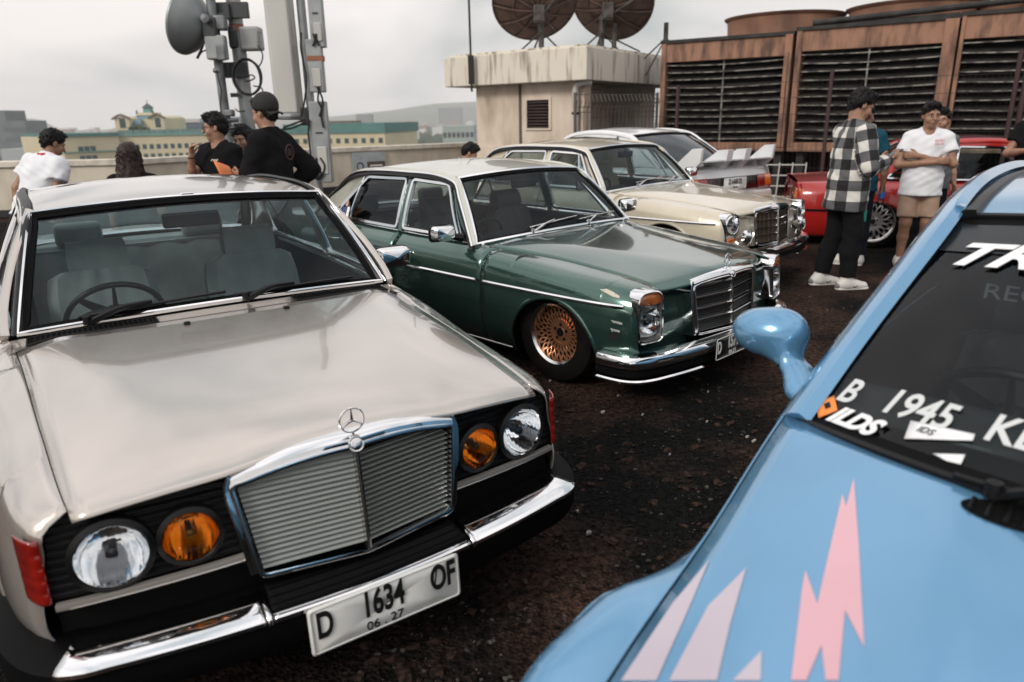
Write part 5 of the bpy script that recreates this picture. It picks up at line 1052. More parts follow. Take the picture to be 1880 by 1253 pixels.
for dx, dz in ((-.55, -.5), (-.4, -.75), (.4, -.3)): Geo().tube([(f_[0], f_[1], zt_ - .3), (f_[0] + dx, f_[1], zt_ - .3 + dz)], .016, 6).build('guy', steel, pp)
# ------------------------------------------------------------------ cooling towers
rust = mat('rusty_orange_steel', (.30, .160, .105), .8, noise=(5.5, (.085, .05, .038), .30, .58, 12), nscale=(1.4, 1.4, .35), bump=(24, .25, .01)); cowlm = mat('rust_brown_cowl', (.25, .125, .08), .75, noise=(2.2, (.12, .06, .04), .35, .65, 7), nscale=(1, 1, .5)); slatm = mat('grey_louvre', (.27, .255, .23), .6, noise=(7, (.035, .03, .028), .4, .6)); darks = mat('dark_void', (.004, .004, .004), .9); blksteel = mat('near_black_steel', (.030, .028, .026), .7, noise=(5, (.012, .011, .01), .4, .6))  # last one: near-black steel for casings, slat boards, legs and roof edges
T0, T1 = D2(1210, 15.4), D2(1880, 12.0); tu = (T1 - T0) / np.linalg.norm(T1 - T0); tn = np.array((tu[1], -tu[0])); TL = np.linalg.norm(T1 - T0)
zb0, zt0 = .88, 3.02
def tpos(px):
    d = np.array(at(px, 200, y=1.0))[:2]; A_ = np.array([[tu[0], -d[0]], [tu[1], -d[1]]]); s_, k = np.linalg.solve(A_, -T0); return s_
def TB(s0, s1, o0, o1, z0, z1): return prism([T0 + tu * s0 + tn * o0, T0 + tu * s1 + tn * o0, T0 + tu * s1 + tn * o1, T0 + tu * s0 + tn * o1], z0, z1, lambda a, b, h: (a, b, h))
dT = lambda px: (T0 + tu * tpos(px))[1]
units = [(1212, 1446, at(1330, 72, y=dT(1330)).z, .10, .13), (1452, 1738, at(1590, 46, y=dT(1590)).z, .10, .20), (1742, 2060, at(1810, 24, y=dT(1810)).z, .06, .2)]
for k, (pa, pb_, zt1, wl0, wr0) in enumerate(units):
    sa, sb = tpos(pa), tpos(pb_)
    ct = thing('cooling_tower', ['rust orange cooling tower with wide louvres next to the plant room', 'rust orange cooling tower between the two others', 'rust orange cooling tower farthest from the plant room'][k], 'cooling tower', (0, 0, 0), 0, 'cooling towers in a row')
    TB(sa, sb, -2.6, -.35, zb0, zt1 - .05).build('casing', blksteel, ct, smooth=False); TB(sa + .02, sb - .02, -.36, -.30, zb0 + .1, zt1 - .3).build('dark_fill', darks, ct, smooth=False)
    pl0, pl1 = wl0, wr0
    TB(sa, sa + pl0, -.3, .06, zb0 - .02, zt1).build('post', rust, ct, smooth=False, bevel=.01); TB(sb - pl1, sb, -.3, .08, zb0 - .02, zt1).build('post', rust, ct, smooth=False, bevel=.01)
    if k != 1: TB(sb - pl1 * .42, sb - pl1 * .36, .08, .10, zb0, zt1 - .3).build('post_seam', blksteel, ct, smooth=False)
    TB(sa, sb, -.3, .03, zt1 - .36, zt1 - .012).build('top_beam', rust, ct, smooth=False, bevel=.01); TB(sa - .02, sb + .02, -.35, .07, zt1 - .01, zt1 + .05).build('roof_edge', blksteel, ct, smooth=False)
    TB(sa, sb, -.3, .05, zb0 - .10, zb0 + .06).build('bottom_beam', rust, ct, smooth=False, bevel=.01)
    nS = 11; zz = np.linspace(zb0 + .14, zt1 - .42, nS)
    for i, z in enumerate(zz):
        P = []
        for t in np.linspace(0, 1, 9):
            s_ = sa + pl0 + (sb - sa - pl0 - pl1) * t; sag = -.018 * math.sin(math.pi * t) * (1 + .8 * math.sin(i * 2.1 + k)); p = T0 + tu * s_ - tn * .03
            P.append((p[0], p[1], z + sag))
        Geo().sweep(P, [(.010, .006), (.012, .0), (-.17, -.095), (-.17, -.085)], [(tn[0], tn[1], 0)] * 9).build('louvre_slat', blksteel, ct); Geo().sweep([(p_[0] + tn[0] * .014, p_[1] + tn[1] * .014, p_[2] + .004) for p_ in P], [(.006, -.009), (.008, 0), (.006, .009), (-.004, .009), (-.004, -.009)], [(tn[0], tn[1], 0)] * 9).build('slat_lip', slatm, ct)
    for t in ((.5,) if k else (.5,)): TB(sa + pl0 + (sb - sa - pl0 - pl1) * t, sa + pl0 + (sb - sa - pl0 - pl1) * t + .025, -.05, -.012, zb0 + .05, zt1 - .36).build('mullion', slatm, ct, smooth=False)
    for s_ in (sa + .15, (sa + sb) / 2, sb - .2): TB(s_, s_ + .14, -.3, -.1, 0, zb0 - .08).build('leg', blksteel, ct, smooth=False)
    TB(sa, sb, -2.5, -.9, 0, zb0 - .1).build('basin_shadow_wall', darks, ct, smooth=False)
for k, (px, pyt, d, dia) in enumerate(((1395, 20, 1.25, 2.15), (1640, -4, 1.2, 2.15), (1900, -14, 1.1, 2.1))):
    p = T0 + tu * tpos(px) - tn * d; zc = at(px, pyt, y=p[1] - dia / 2).z - .52; fc = thing('fan_cowl', ['round rust brown fan cowl above the first cooling tower', 'round rust brown fan cowl above the middle cooling tower', 'round rust brown fan cowl above the last cooling tower'][k], 'fan cowl', (p[0], p[1], zc), 0, 'fan cowls on the cooling towers'); r = dia / 2
    for q in range(6): Geo().lathe([(r * 1.02, -.08), (r * .99, .0), (r * .985, .28), (r * 1.0, .46), (r * 1.05, .50), (r * 1.06, .52), (r * .99, .525), (r * .96, .3)], 9, (0, 0, 0), (0, 0, 1), q * np.pi / 3, (q + 1.0) * np.pi / 3).build('cowl_panel', cowlm, fc)
    Geo().lathe([(.001, .1), (r * .97, .1)], 24).build('fan_void', darks, fc)
rl = thing('roof_pipe', 'long dark pipe lying along the cooling tower roof', 'pipe', (0, 0, 0)); s0_, s1_ = tpos(1478), tpos(1850)
Geo().tube([(*(T0 + tu * s_ + tn * .02), units[1][2] + .10 + .10 * (s_ - s0_) / (s1_ - s0_)) for s_ in np.linspace(s0_, s1_, 8)], .05, 10).build('pipe', blksteel, rl); TB(s0_ + .1, tpos(1736), -.4, .02, units[1][2] + .055, units[1][2] + .09).build('walkway_edge', blksteel, rl, smooth=False)
# fence in front of the towers
fm = mat('dark_fence', (.030, .022, .02), .6, .3); fps = [tpos(1060), tpos(1268), tpos(1440), tpos(1532), tpos(1720), tpos(1868), tpos(2050)]
fo = 1.0; fen = thing('mesh_fence', 'dark welded wire fence with round posts in front of the cooling towers', 'fence', (0, 0, 0))
for s_, h in ((tpos(1268) + .1, 2.0), (tpos(1530) + .1, 2.15), (tpos(1856), 2.3), (tpos(1872), 2.25)):
    p = T0 + tu * s_ + tn * fo; Geo().tube([(p[0], p[1], 0), (p[0], p[1], h)], .035, 8).build('post', mat('maroon_post', (.045, .022, .022), .6), fen)
wr = Geo(); sA, sB_ = tpos(1060) - .3, tpos(2040)
for z in (.25, .55, .85, 1.15, 1.45, 1.72, 1.98): wr.tube([(*(T0 + tu * s_ + tn * fo), z) for s_ in (sA, sB_)], .004, 4)
for s_ in np.arange(sA, sB_, .075): p = T0 + tu * s_ + tn * fo; q = p + tn * .03; wr.tube([(p[0], p[1], .05), (p[0], p[1], 1.78), (q[0], q[1], 1.88), (p[0], p[1], 1.98)], .0028, 4)
stuff(wr.build('mesh_wires', fm, fen))
# tall bent-top fence before the dark recess beside the plant room
gf = thing('bent_wire_fence', 'grey bent-top wire fence panel in the recess beside the downpipe', 'fence', (0, 0, 0)); ga, gb_ = D2(1056, 13.9), D2(1206, 14.9); gt = mat('grey_wire', (.11, .10, .09), .6, .4)
for k in range(22):
    p = ga + (gb_ - ga) * k / 21; Geo().tube([(p[0], p[1], .05), (p[0], p[1], 1.62), (p[0] + .03, p[1] - .10, 1.74), (p[0], p[1], 1.86)], .007, 5).build('upright_wire', gt, gf)
for z in (.5, 1.0, 1.55, 1.64, 1.86): Geo().tube([(*ga, z), (*gb_, z)], .008, 5).build('rail', gt, gf)
for p in (ga, gb_): Geo().tube([(p[0], p[1], 0), (p[0], p[1], 1.9)], .03, 8).build('post', gt, gf)
# pale lattice panel leaning behind the white car
la = thing('lattice_panel', 'pale wire lattice panel leaning behind the white saloon', 'panel', (0, 0, 0)); a0, a1 = at(1375, 362, y=10.6), at(1472, 362, y=10.4); z1 = at(1420, 300, y=10.5).z; z0 = at(1420, 372, y=10.5).z - .1; lm = mat('pale_wire', (.42, .41, .38), .6)
for t in np.linspace(0, 1, 5): p = a0 + (a1 - a0) * t; Geo().tube([(p.x, p.y, z0), (p.x + .06, p.y + .1, z1)], .010, 5).build('upright', lm, la)
for t in np.linspace(.05, .95, 5): Geo().tube([(a0.x + .06 * t, a0.y + .1 * t, z0 + (z1 - z0) * t), (a1.x + .06 * t, a1.y + .1 * t, z0 + (z1 - z0) * t)], .010, 5).build('rail', lm, la)
# ------------------------------------------------------------------ people: smooth blended bodies meshed with surface nets
def smin(a, b, k):
    if k <= 0: return np.minimum(a, b)
    h = np.clip(.5 + .5 * (b - a) / k, 0, 1); return b + (a - b) * h - k * h * (1 - h)
V3 = lambda p: np.array(p, float)
def cap(a, b, ra, rb, k=.03, clip=None, op=1): return dict(t='cap', a=V3(a), b=V3(b), ra=ra, rb=rb, k=k, clip=clip, op=op)
def ell(c, r, Rm=None, k=.03, clip=None, op=1): return dict(t='ell', c=V3(c), r=V3(r), R=np.eye(3) if Rm is None else Rm, k=k, clip=clip, op=op)
def ecap(a, b, w0, w1, L, k=.03, clip=None): return dict(t='ecap', a=V3(a), b=V3(b), w0=V3(w0), w1=V3(w1), L=V3(L) / np.linalg.norm(L), k=k, clip=clip, op=1)
def sdf_eval(prims, h, wrinkle=0, wscale=1.0, gclip=()):
    lo = np.full(3, 1e9); hi = -lo
    for p in prims:
        if p['op'] < 0: continue
        if p['t'] == 'ell': m = p['r'].max(); q = [p['c'] - m, p['c'] + m]
        else:
            m = max(p['ra'], p['rb']) if p['t'] == 'cap' else max(p['w0'].max(), p['w1'].max()); q = [np.minimum(p['a'], p['b']) - m, np.maximum(p['a'], p['b']) + m]
        p['lo'], p['hi'] = q; lo = np.minimum(lo, q[0]); hi = np.maximum(hi, q[1])
    lo = lo - 4 * h; n = np.ceil((hi + 4 * h - lo) / h).astype(int) + 1
    ax = [lo[i] + h * np.arange(n[i]) for i in range(3)]; d = np.full(n, .12)
    for p in prims:
        if p['op'] < 0: m = p['r'].max() if p['t'] == 'ell' else max(p['ra'], p['rb']); c0, c1 = (p['c'], p['c']) if p['t'] == 'ell' else (np.minimum(p['a'], p['b']), np.maximum(p['a'], p['b'])); p['lo'], p['hi'] = c0 - m, c1 + m
        mg = .06; i0 = np.clip(np.floor((p['lo'] - mg - lo) / h).astype(int), 0, n - 1); i1 = np.clip(np.ceil((p['hi'] + mg - lo) / h).astype(int) + 1, 1, n)
        if np.any(i1 <= i0): continue
        X, Y, Z = np.meshgrid(*[ax[i][i0[i]:i1[i]] for i in range(3)], indexing='ij', sparse=True)
        if p['t'] == 'ell':
            q = [X - p['c'][0], Y - p['c'][1], Z - p['c'][2]]; Rm = p['R']; l = [(Rm[i, 0] * q[0] + Rm[i, 1] * q[1] + Rm[i, 2] * q[2]) for i in range(3)]
            k0 = np.sqrt(sum((l[i] / p['r'][i]) ** 2 for i in range(3))) + 1e-9; k1 = np.sqrt(sum((l[i] / p['r'][i] ** 2) ** 2 for i in range(3))) + 1e-9; v = k0 * (k0 - 1) / k1
        else:
            ab = p['b'] - p['a']; L2 = ab @ ab + 1e-12; q = [X - p['a'][0], Y - p['a'][1], Z - p['a'][2]]; t = np.clip((q[0] * ab[0] + q[1] * ab[1] + q[2] * ab[2]) / L2, 0, 1)
            r = [q[i] - t * ab[i] for i in range(3)]; rr = r[0] ** 2 + r[1] ** 2 + r[2] ** 2
            if p['t'] == 'cap': v = np.sqrt(rr) - (p['ra'] + (p['rb'] - p['ra']) * t)
            else:
                l = r[0] * p['L'][0] + r[1] * p['L'][1] + r[2] * p['L'][2]; f = np.maximum(rr - l * l, 0); wl = p['w0'][0] + (p['w1'][0] - p['w0'][0]) * t; wf = p['w0'][1] + (p['w1'][1] - p['w0'][1]) * t
                k0 = np.sqrt((l / wl) ** 2 + f / wf ** 2) + 1e-9; k1 = np.sqrt((l / wl ** 2) ** 2 + f / wf ** 4) + 1e-9; v = k0 * (k0 - 1) / k1
        for c, nn in (p['clip'] or ()): v = np.maximum(v, (X - c[0]) * nn[0] + (Y - c[1]) * nn[1] + (Z - c[2]) * nn[2])
        s_ = tuple(slice(i0[i], i1[i]) for i in range(3)); v = np.broadcast_to(v, d[s_].shape)
        d[s_] = smin(d[s_], v, p['k']) if p['op'] > 0 else -smin(-d[s_], v, p['k'])
    X, Y, Z = np.meshgrid(*ax, indexing='ij', sparse=True)
    if wrinkle:
        w = wscale; d = d + wrinkle * (np.sin(31 * w * X + 17 * w * Z + 3 * np.sin(13 * Z)) * np.sin(23 * w * Z - 19 * w * Y + 2 * np.sin(9 * X)) + .55 * np.sin(47 * w * (X + .6 * Y) + 4 * np.sin(15 * w * Z)) * np.sin(29 * w * Z + 11 * w * Y))
    for c, nn in gclip: d = np.maximum(d, (X - c[0]) * nn[0] + (Y - c[1]) * nn[1] + (Z - c[2]) * nn[2])
    return d, lo
def surface_nets(d, lo, h):
    s = d < 0; c = np.zeros(np.array(d.shape) - 1, int)
    for i in (0, 1):
        for j in (0, 1):
            for k in (0, 1): c += s[i:s.shape[0] - 1 + i, j:s.shape[1] - 1 + j, k:s.shape[2] - 1 + k]
    act = (c > 0) & (c < 8); idx = np.argwhere(act); num = np.full(act.shape, -1); num[act] = np.arange(len(idx))
    acc = np.zeros((len(idx), 3)); cnt = np.zeros(len(idx))
    cor = [(i, j, k) for i in (0, 1) for j in (0, 1) for k in (0, 1)]
    for a in cor:
        for ax_ in range(3):
            if a[ax_]: continue
            b = list(a); b[ax_] = 1; va = d[tuple((idx + a).T)]; vb = d[tuple((idx + b).T)]; m = (va < 0) != (vb < 0); t = np.where(m, va / np.where(m, va - vb, 1), 0)
            P = idx + np.array(a) + t[:, None] * (np.array(b) - np.array(a)); acc += np.where(m[:, None], P, 0); cnt += m
    V = lo + h * acc / cnt[:, None]; F = []
    for ax_ in range(3):
        u, v = [(1, 2), (2, 0), (0, 1)][ax_]; sl0 = [slice(None)] * 3; sl1 = [slice(None)] * 3; sl0[ax_] = slice(0, -1); sl1[ax_] = slice(1, None)
        a, b = s[tuple(sl0)], s[tuple(sl1)]; e = np.argwhere(a != b); e = e[(e[:, u] > 0) & (e[:, v] > 0) & (e[:, u] < d.shape[u] - 1) & (e[:, v] < d.shape[v] - 1)]
        if not len(e): continue
        o = []
        for du, dv in ((-1, -1), (0, -1), (0, 0), (-1, 0)):
            q = e.copy(); q[:, u] += du; q[:, v] += dv; o.append(num[tuple(q.T)])
        Q = np.stack(o, 1); fl = a[tuple(e.T)]; Q[~fl] = Q[~fl][:, ::-1]; F.append(Q[(Q >= 0).all(1)])
    return V, np.concatenate(F)
def sdf_obj(name, prims, h, m, parent, wrinkle=0, wscale=1.0, gclip=(), smooth=1):
    d, lo = sdf_eval(prims, h, wrinkle, wscale, gclip); V, F = surface_nets(d, lo, h)
    me = bpy.data.meshes.new(name); me.vertices.add(len(V)); me.vertices.foreach_set('co', V.astype(np.float32).ravel()); me.loops.add(len(F) * 4); me.polygons.add(len(F))
    me.loops.foreach_set('vertex_index', F.astype(np.int32).ravel()); me.polygons.foreach_set('loop_start', np.arange(0, 4 * len(F), 4, dtype=np.int32)); me.update(calc_edges=True); me.validate()
    me.shade_smooth(); me.materials.append(m); o = bpy.data.objects.new(name, me); COL.objects.link(o); o.parent = parent
    return o, V
skin_a = mat('skin_tan', (.30, .165, .105), .5, noise=(30, (.24, .125, .08), .35, .65)); skin_b = mat('skin_light_brown', (.36, .205, .135), .5, noise=(30, (.29, .155, .10), .35, .65))
hair_m = mat('black_hair', (.005, .0045, .0045), .55, spec=.25, bump=(120, .5, .004), nscale=(1, 1, .25)); hair_b = mat('brown_hair', (.020, .010, .008), .5, spec=.3, bump=(120, .5, .004), nscale=(1, 1, .15))
def cloth(n, col, r=.95): return mat(n, col, r, bump=(180, .2, .002), spec=.12)
c_black = cloth('black_cloth', (.008, .008, .009)); c_white = cloth('white_cotton', (.66, .67, .70)); c_teal = cloth('teal_cotton', (.010, .055, .085)); c_navy = cloth('dark_navy_cloth', (.010, .012, .018)); c_tan = cloth('tan_cotton', (.36, .25, .185)); c_grey = cloth('grey_cotton', (.13, .14, .15)); c_blue = cloth('blue_jacket_cloth', (.02, .06, .14)); shoe_w = mat('white_leather', (.55, .53, .50), .5); shoe_d = mat('dark_leather', (.015, .015, .015), .5)
JOINTS = dict(pelvis=(0, 0, .92), chest=(0, 0, 1.20), neck=(0, -.015, 1.415), head=(0, .012, 1.585), rs=(.165, -.01, 1.350), ls=(-.165, -.01, 1.350), re=(.215, -.03, 1.075), le=(-.215, -.03, 1.075), rw=(.235, .04, .85), lw=(-.235, .04, .85),
    rh=(.092, 0, .90), lh=(-.092, 0, .90), rk=(.10, .025, .49), lk=(-.10, .025, .49), ra=(.105, -.02, .085), la=(-.105, -.02, .085))
def rotz(a): c, s = math.cos(a), math.sin(a); return np.array([[c, -s, 0], [s, c, 0], [0, 0, 1]])
def rotx(a): c, s = math.cos(a), math.sin(a); return np.array([[1, 0, 0], [0, c, -s], [0, s, c]])
def roty(a): c, s = math.cos(a), math.sin(a); return np.array([[c, 0, s], [0, 1, 0], [-s, 0, c]])
def hand_prims(w, d, n, curl=.5, side=1):
    d = V3(d) / np.linalg.norm(d); n = V3(n); n = n - d * (n @ d); n /= np.linalg.norm(n) + 1e-9; s = np.cross(d, n) * side; P = [ecap(w - d * .005, w + d * .078, (.024, .017), (.040, .016), s, .012)]
    for k, L in enumerate((.072, .080, .075, .058)):
        b = w + d * .078 + s * (1.5 - k) * .0195; d1 = d * math.cos(curl) + n * math.sin(curl); d2 = d * math.cos(2.1 * curl) + n * math.sin(2.1 * curl); m = b + d1 * L * .55; P += [cap(b, m, .0098, .009, .006), cap(m, m + d2 * L * .5, .009, .0078, .004)]
    b = w + d * .025 + s * .028; t1 = d * .62 + s * .62 + n * .35; t1 /= np.linalg.norm(t1); m = b + t1 * .038; t2 = d * .85 + s * .2 + n * .45; t2 /= np.linalg.norm(t2); P += [cap(b, m, .013, .011, .01), cap(m, m + t2 * .034, .011, .009, .004)]
    return P
def person(label, loc, facing, H, skin=skin_a, pose=None, head=(0, 0, 0), lean=(0, 0), drop=0, top=None, sleeve=.55, topm=c_black, hem=.80, legs='trousers', legm=c_black, shoes=shoe_d, hair='short', hairm=hair_m, hands=(None, None), group='people standing on the roof deck', loose=1.0, fine=.010, tuckz=0):
    root = thing('person', label, 'person', loc, math.atan2(facing[1], facing[0]) - math.pi / 2, group, H / 1.70)
    J = {k: V3(v) for k, v in JOINTS.items()}
    upper = ('chest', 'neck', 'head', 'rs', 'ls', 're', 'le', 'rw', 'lw')
    Rl = rotx(-lean[0]) @ roty(lean[1]); pv = J['pelvis'].copy()
    for k, v in (pose or {}).items(): J[k] = V3(v)
    for k in upper: J[k] = pv + Rl @ (J[k] - pv)
    if drop:
        for k in upper + ('pelvis', 'rh', 'lh'): J[k] = J[k] - (0, drop * .35, drop)
        for k in ('rk', 'lk'): J[k] = J[k] + (0, drop * .5, -drop * .45)
    L = V3((1, 0, 0)); up = Rl @ V3((0, 0, 1)); fw = Rl @ V3((0, 1, 0)); LL = Rl @ L
    Rh = rotz(head[0]) @ rotx(head[1]) @ roty(head[2]); hc = J['head']; hp = lambda p: hc + Rh @ V3(p); RhT = Rh.T
    tor = lambda e: [ell(J['pelvis'], (.158 + e, .118 + e, .125 + e), Rl.T, .05), ecap(J['pelvis'] + up * .02, J['chest'], (.142 + e, .102 + e), (.158 + e, .108 + e), LL, .05), ell(J['chest'] + up * .03, (.165 + e, .112 + e, .165 + e), Rl.T, .05), cap(J['rs'] - LL * .03, J['ls'] + LL * .03, .056 + e, .056 + e, .06), cap(J['neck'] + up * .01, J['rs'] - LL * .03 - up * .0, .046 + e * .4, .046 + e * .7, .05), cap(J['neck'] + up * .01, J['ls'] + LL * .03, .046 + e * .4, .046 + e * .7, .05)]
    B = tor(0) + [cap(J['neck'] - up * .03, hp((0, -.02, -.07)), .058, .052, .03)]
    B += [ell(hp((0, -.012, .022)), (.076, .096, .098), RhT, .02), ell(hp((0, .022, -.062)), (.057, .068, .072), RhT, .03), ell(hp((0, .062, -.108)), (.026, .022, .018), RhT, .025), cap(hp((0, .090, -.002)), hp((0, .112, -.040)), .010, .0155, .012), cap(hp((.04, .076, .012)), hp((-.04, .076, .012)), .014, .014, .015), ell(hp((0, .089, -.074)), (.024, .012, .011), RhT, .008)]
    for s_ in (1, -1): B += [ell(hp((s_ * .078, -.012, -.018)), (.010, .020, .031), RhT, .006), ell(hp((s_ * .032, .096, -.010)), (.017, .012, .012), RhT, .010, None, -1), ell(hp((s_ * .045, .060, -.045)), (.022, .022, .024), RhT, .03)]
    for s_ in 'rl':
        S, E, Wr = J[s_ + 's'], J[s_ + 'e'], J[s_ + 'w']; B += [cap(S, E, .050, .040, .03), cap(E, E * .55 + Wr * .45, .041, .037, .02), cap(E * .55 + Wr * .45, Wr, .037, .026, .02)]
        hd = hands['rl'.index(s_)] or {}; dd = hd.get('d', Wr - E); nn = hd.get('n', (-1 if s_ == 'r' else 1, .2, 0)); B += hand_prims(Wr, dd, nn, hd.get('curl', .45), 1 if s_ == 'r' else -1)
        Hh, K, An = J[s_ + 'h'], J[s_ + 'k'], J[s_ + 'a']; B += [cap(Hh, K, .086, .058, .04), cap(K, K * .6 + An * .4 + (0, -.012, 0), .056, .052, .03), cap(K * .6 + An * .4 + (0, -.012, 0), An, .052, .037, .03), cap(An, An + (0, -.03, -.045), .036, .034, .02), cap(An + (0, .02, -.045), An + (.0, .17, -.055), .034, .028, .03)]
    body, _ = sdf_obj('body', B, fine, skin, root)
    # top
    e = .020 * loose; T = tor(e); hz = J['pelvis'] * 0 + V3((0, 0, 1)); hemp = J['pelvis'] - up * (.92 - hem)
    T += [ecap(J['chest'] - up * .05, hemp - up * .06, (.172 + e * .6, .125 + e * .8), (.176 + e * 1.2, .138 + e * 1.2), LL, .03)]
    for s_ in 'rl':
        S, E, Wr = J[s_ + 's'], J[s_ + 'e'], J[s_ + 'w']; q = .036 * (loose - 1)
        if sleeve <= 1: en = S + (E - S) * sleeve; ax = (E - S) / np.linalg.norm(E - S); T += [cap(S, S + (E - S) * (sleeve + .15), .066 + q, .070 + q, .035, [(en, ax)])]
        else: en = E + (Wr - E) * (sleeve - 1); ax = (Wr - E) / np.linalg.norm(Wr - E); T += [cap(S, E, .066 + q, .058 + q, .035), cap(E, E + (Wr - E) * (sleeve - 1 + .1), .056 + q, .046 + q * .6, .02, [(en, ax)])]
    nb = J['neck'] + up * .022 + fw * .0
    shirt, SV = sdf_obj('shirt', T + [cap(nb + up * .05 + fw * .05, nb - up * .015 + fw * .06, .058, .05, .01, None, -1)], .0115, topm, root, .0045 * loose, 1.0, [(hemp, -up), (J['neck'] + up * .048, up * .92 - fw * -.25)])
    # legs
    if legs:
        P = [ell(J['pelvis'] - (0, 0, .01), (.168, .130, .12), None, .05)]
        for s_ in 'rl':
            Hh, K, An = J[s_ + 'h'], J[s_ + 'k'], J[s_ + 'a']; ax = (An - K) / np.linalg.norm(An - K)
            if legs == 'shorts': ax = (K - Hh) / np.linalg.norm(K - Hh); en = Hh + (K - Hh) * .86; P += [cap(Hh, K, .104, .092, .04, [(en, ax)])]
            else: en = An - ax * tuckz; P += [cap(Hh, K, .098, .078, .04), cap(K, K * .6 + An * .4 + (0, -.012, 0), .078, .076, .03), cap(K * .6 + An * .4 + (0, -.012, 0), An + ax * .02, .076, .068, .03, [(en, ax)])]
        sdf_obj('trousers' if legs != 'shorts' else 'shorts', P, .0125, legm, root, .004, .8, [(J['pelvis'] + (0, 0, .07), V3((0, 0, 1)))])
    for s_ in 'rl':
        An = J[s_ + 'a']; hee = An + (0, -.055, 0); toe = An + (0, .155, 0); f0 = V3((0, 0, 0)); z0 = An[2] - .085
        so_, _ = sdf_obj('shoe', [ecap(hee * (1, 1, 0) + (0, 0, z0 + .045), toe * (1, 1, 0) + (0, 0, z0 + .032), (.042, .045), (.047, .036), L, .03), cap(An + (0, -.02, -.03), An + (0, -.015, .015), .050, .047, .04), cap(An + (0, .0, -.02), An + (0, .08, -.045), .045, .042, .04)], .009, shoes, root, 0, 1, [(V3((0, 0, z0 + .018)), V3((0, 0, -1))), (An + (0, 0, .035), V3((0, 0, 1)))])
        sdf_obj('sole', [ecap(hee * (1, 1, 0) + (0, 0, z0 + .012), toe * (1, 1, 0) + (0, 0, z0 + .012), (.045, .05), (.051, .05), L, .01)], .008, mat('sole_' + shoes.name, (.58, .56, .52) if shoes is shoe_w else (.02, .02, .02), .7), so_, 0, 1, [(V3((0, 0, z0 + .002)), V3((0, 0, -1))), (V3((0, 0, z0 + .024)), V3((0, 0, 1)))])
    # hair
    hcl = [(hp((0, .078, .045)), Rh @ V3((0, .86, -.5)))]
    Hs = [ell(hp((0, -.020, .036)), (.086, .102, .102), RhT, .02, [(hp((0, .055, .03)), Rh @ V3((0, .62, -.78))), (hp((0, -.02, -.055)), Rh @ V3((0, .25, -1)))])]
    if hair == 'short': Hs += [ell(hp((.0, .052, .098)), (.060, .042, .028), RhT, .03), ell(hp((0, -.072, -.02)), (.062, .034, .06), RhT, .03)]
    if hair == 'long': Hs += [ecap(hp((0, -.045, .03)), hp((0, -.085, -.30)), (.085, .07), (.12, .05), LL, .04), cap(hp((.075, .015, .03)), hp((.095, .02, -.25)), .026, .030, .03), cap(hp((-.075, .015, .03)), hp((-.095, .02, -.25)), .026, .030, .03)]
    if hair:
        ho, HV = sdf_obj('hair', Hs, .008, hairm, root, .004, 2.4)
        rg = np.random.default_rng(int(abs(loc[0]) * 1000)); tf_ = Geo(); cc = hp((0, -.02, .03)); n_t = 420
        for v in HV[rg.integers(0, len(HV), n_t)]:
            q = v - cc; l = Rh.T @ q
            if hair == 'long' and l[2] < -.06: q = q * (1, 1, 0) * .5 - V3((0, 0, .10))
            dn = q / (np.linalg.norm(q) + 1e-9); fl = dn * .28 + Rh @ V3((.25 * rg.normal(), .75 * (1 if l[2] > .02 else -.2), -.25 if l[2] > .05 else -.8)) + rg.normal(size=3) * .22; fl /= np.linalg.norm(fl); ln = .008 + .009 * rg.random()
            if hair == 'long': ln *= 2.6
            tf_.tube([v - dn * .004, v + dn * .004 + fl * ln * .5, v + fl * ln], [.0055, .0038, .0006], 4, caps=False)
        stuff(tf_.build('hair_strands', hairm, ho))
    # eyes and brows
    if hair != 'none':
        for s_ in (1, -1):
            Geo().ico(hp((s_ * .031, .079, -.009)), (.012, .008, .0065), 2, Rh).build('eye', mat('eye_white', (.45, .42, .40), .25), root); Geo().ico(hp((s_ * .031, .0855, -.009)), (.0058, .004, .0058), 2, Rh).build('iris', mat('dark_iris', (.01, .007, .006), .15), root)
            Geo().tube([hp((s_ * .014, .093, .010)), hp((s_ * .032, .092, .016)), hp((s_ * .052, .078, .010))], [.003, .0045, .002], 6, flat=.8).build('eyebrow', hair_m, root)
        Geo().ico(hp((0, .096, -.074)), (.022, .006, .007), 2, Rh).build('lips', mat('lip', (.24, .10, .08), .45), root)
    return root, J, hp, Rh, shirt, SV
G0 = lambda px, py: at(px, py, z=0)
def stand(px, d): p = at(px, 300, y=d); return (p.x, p.y, 0)
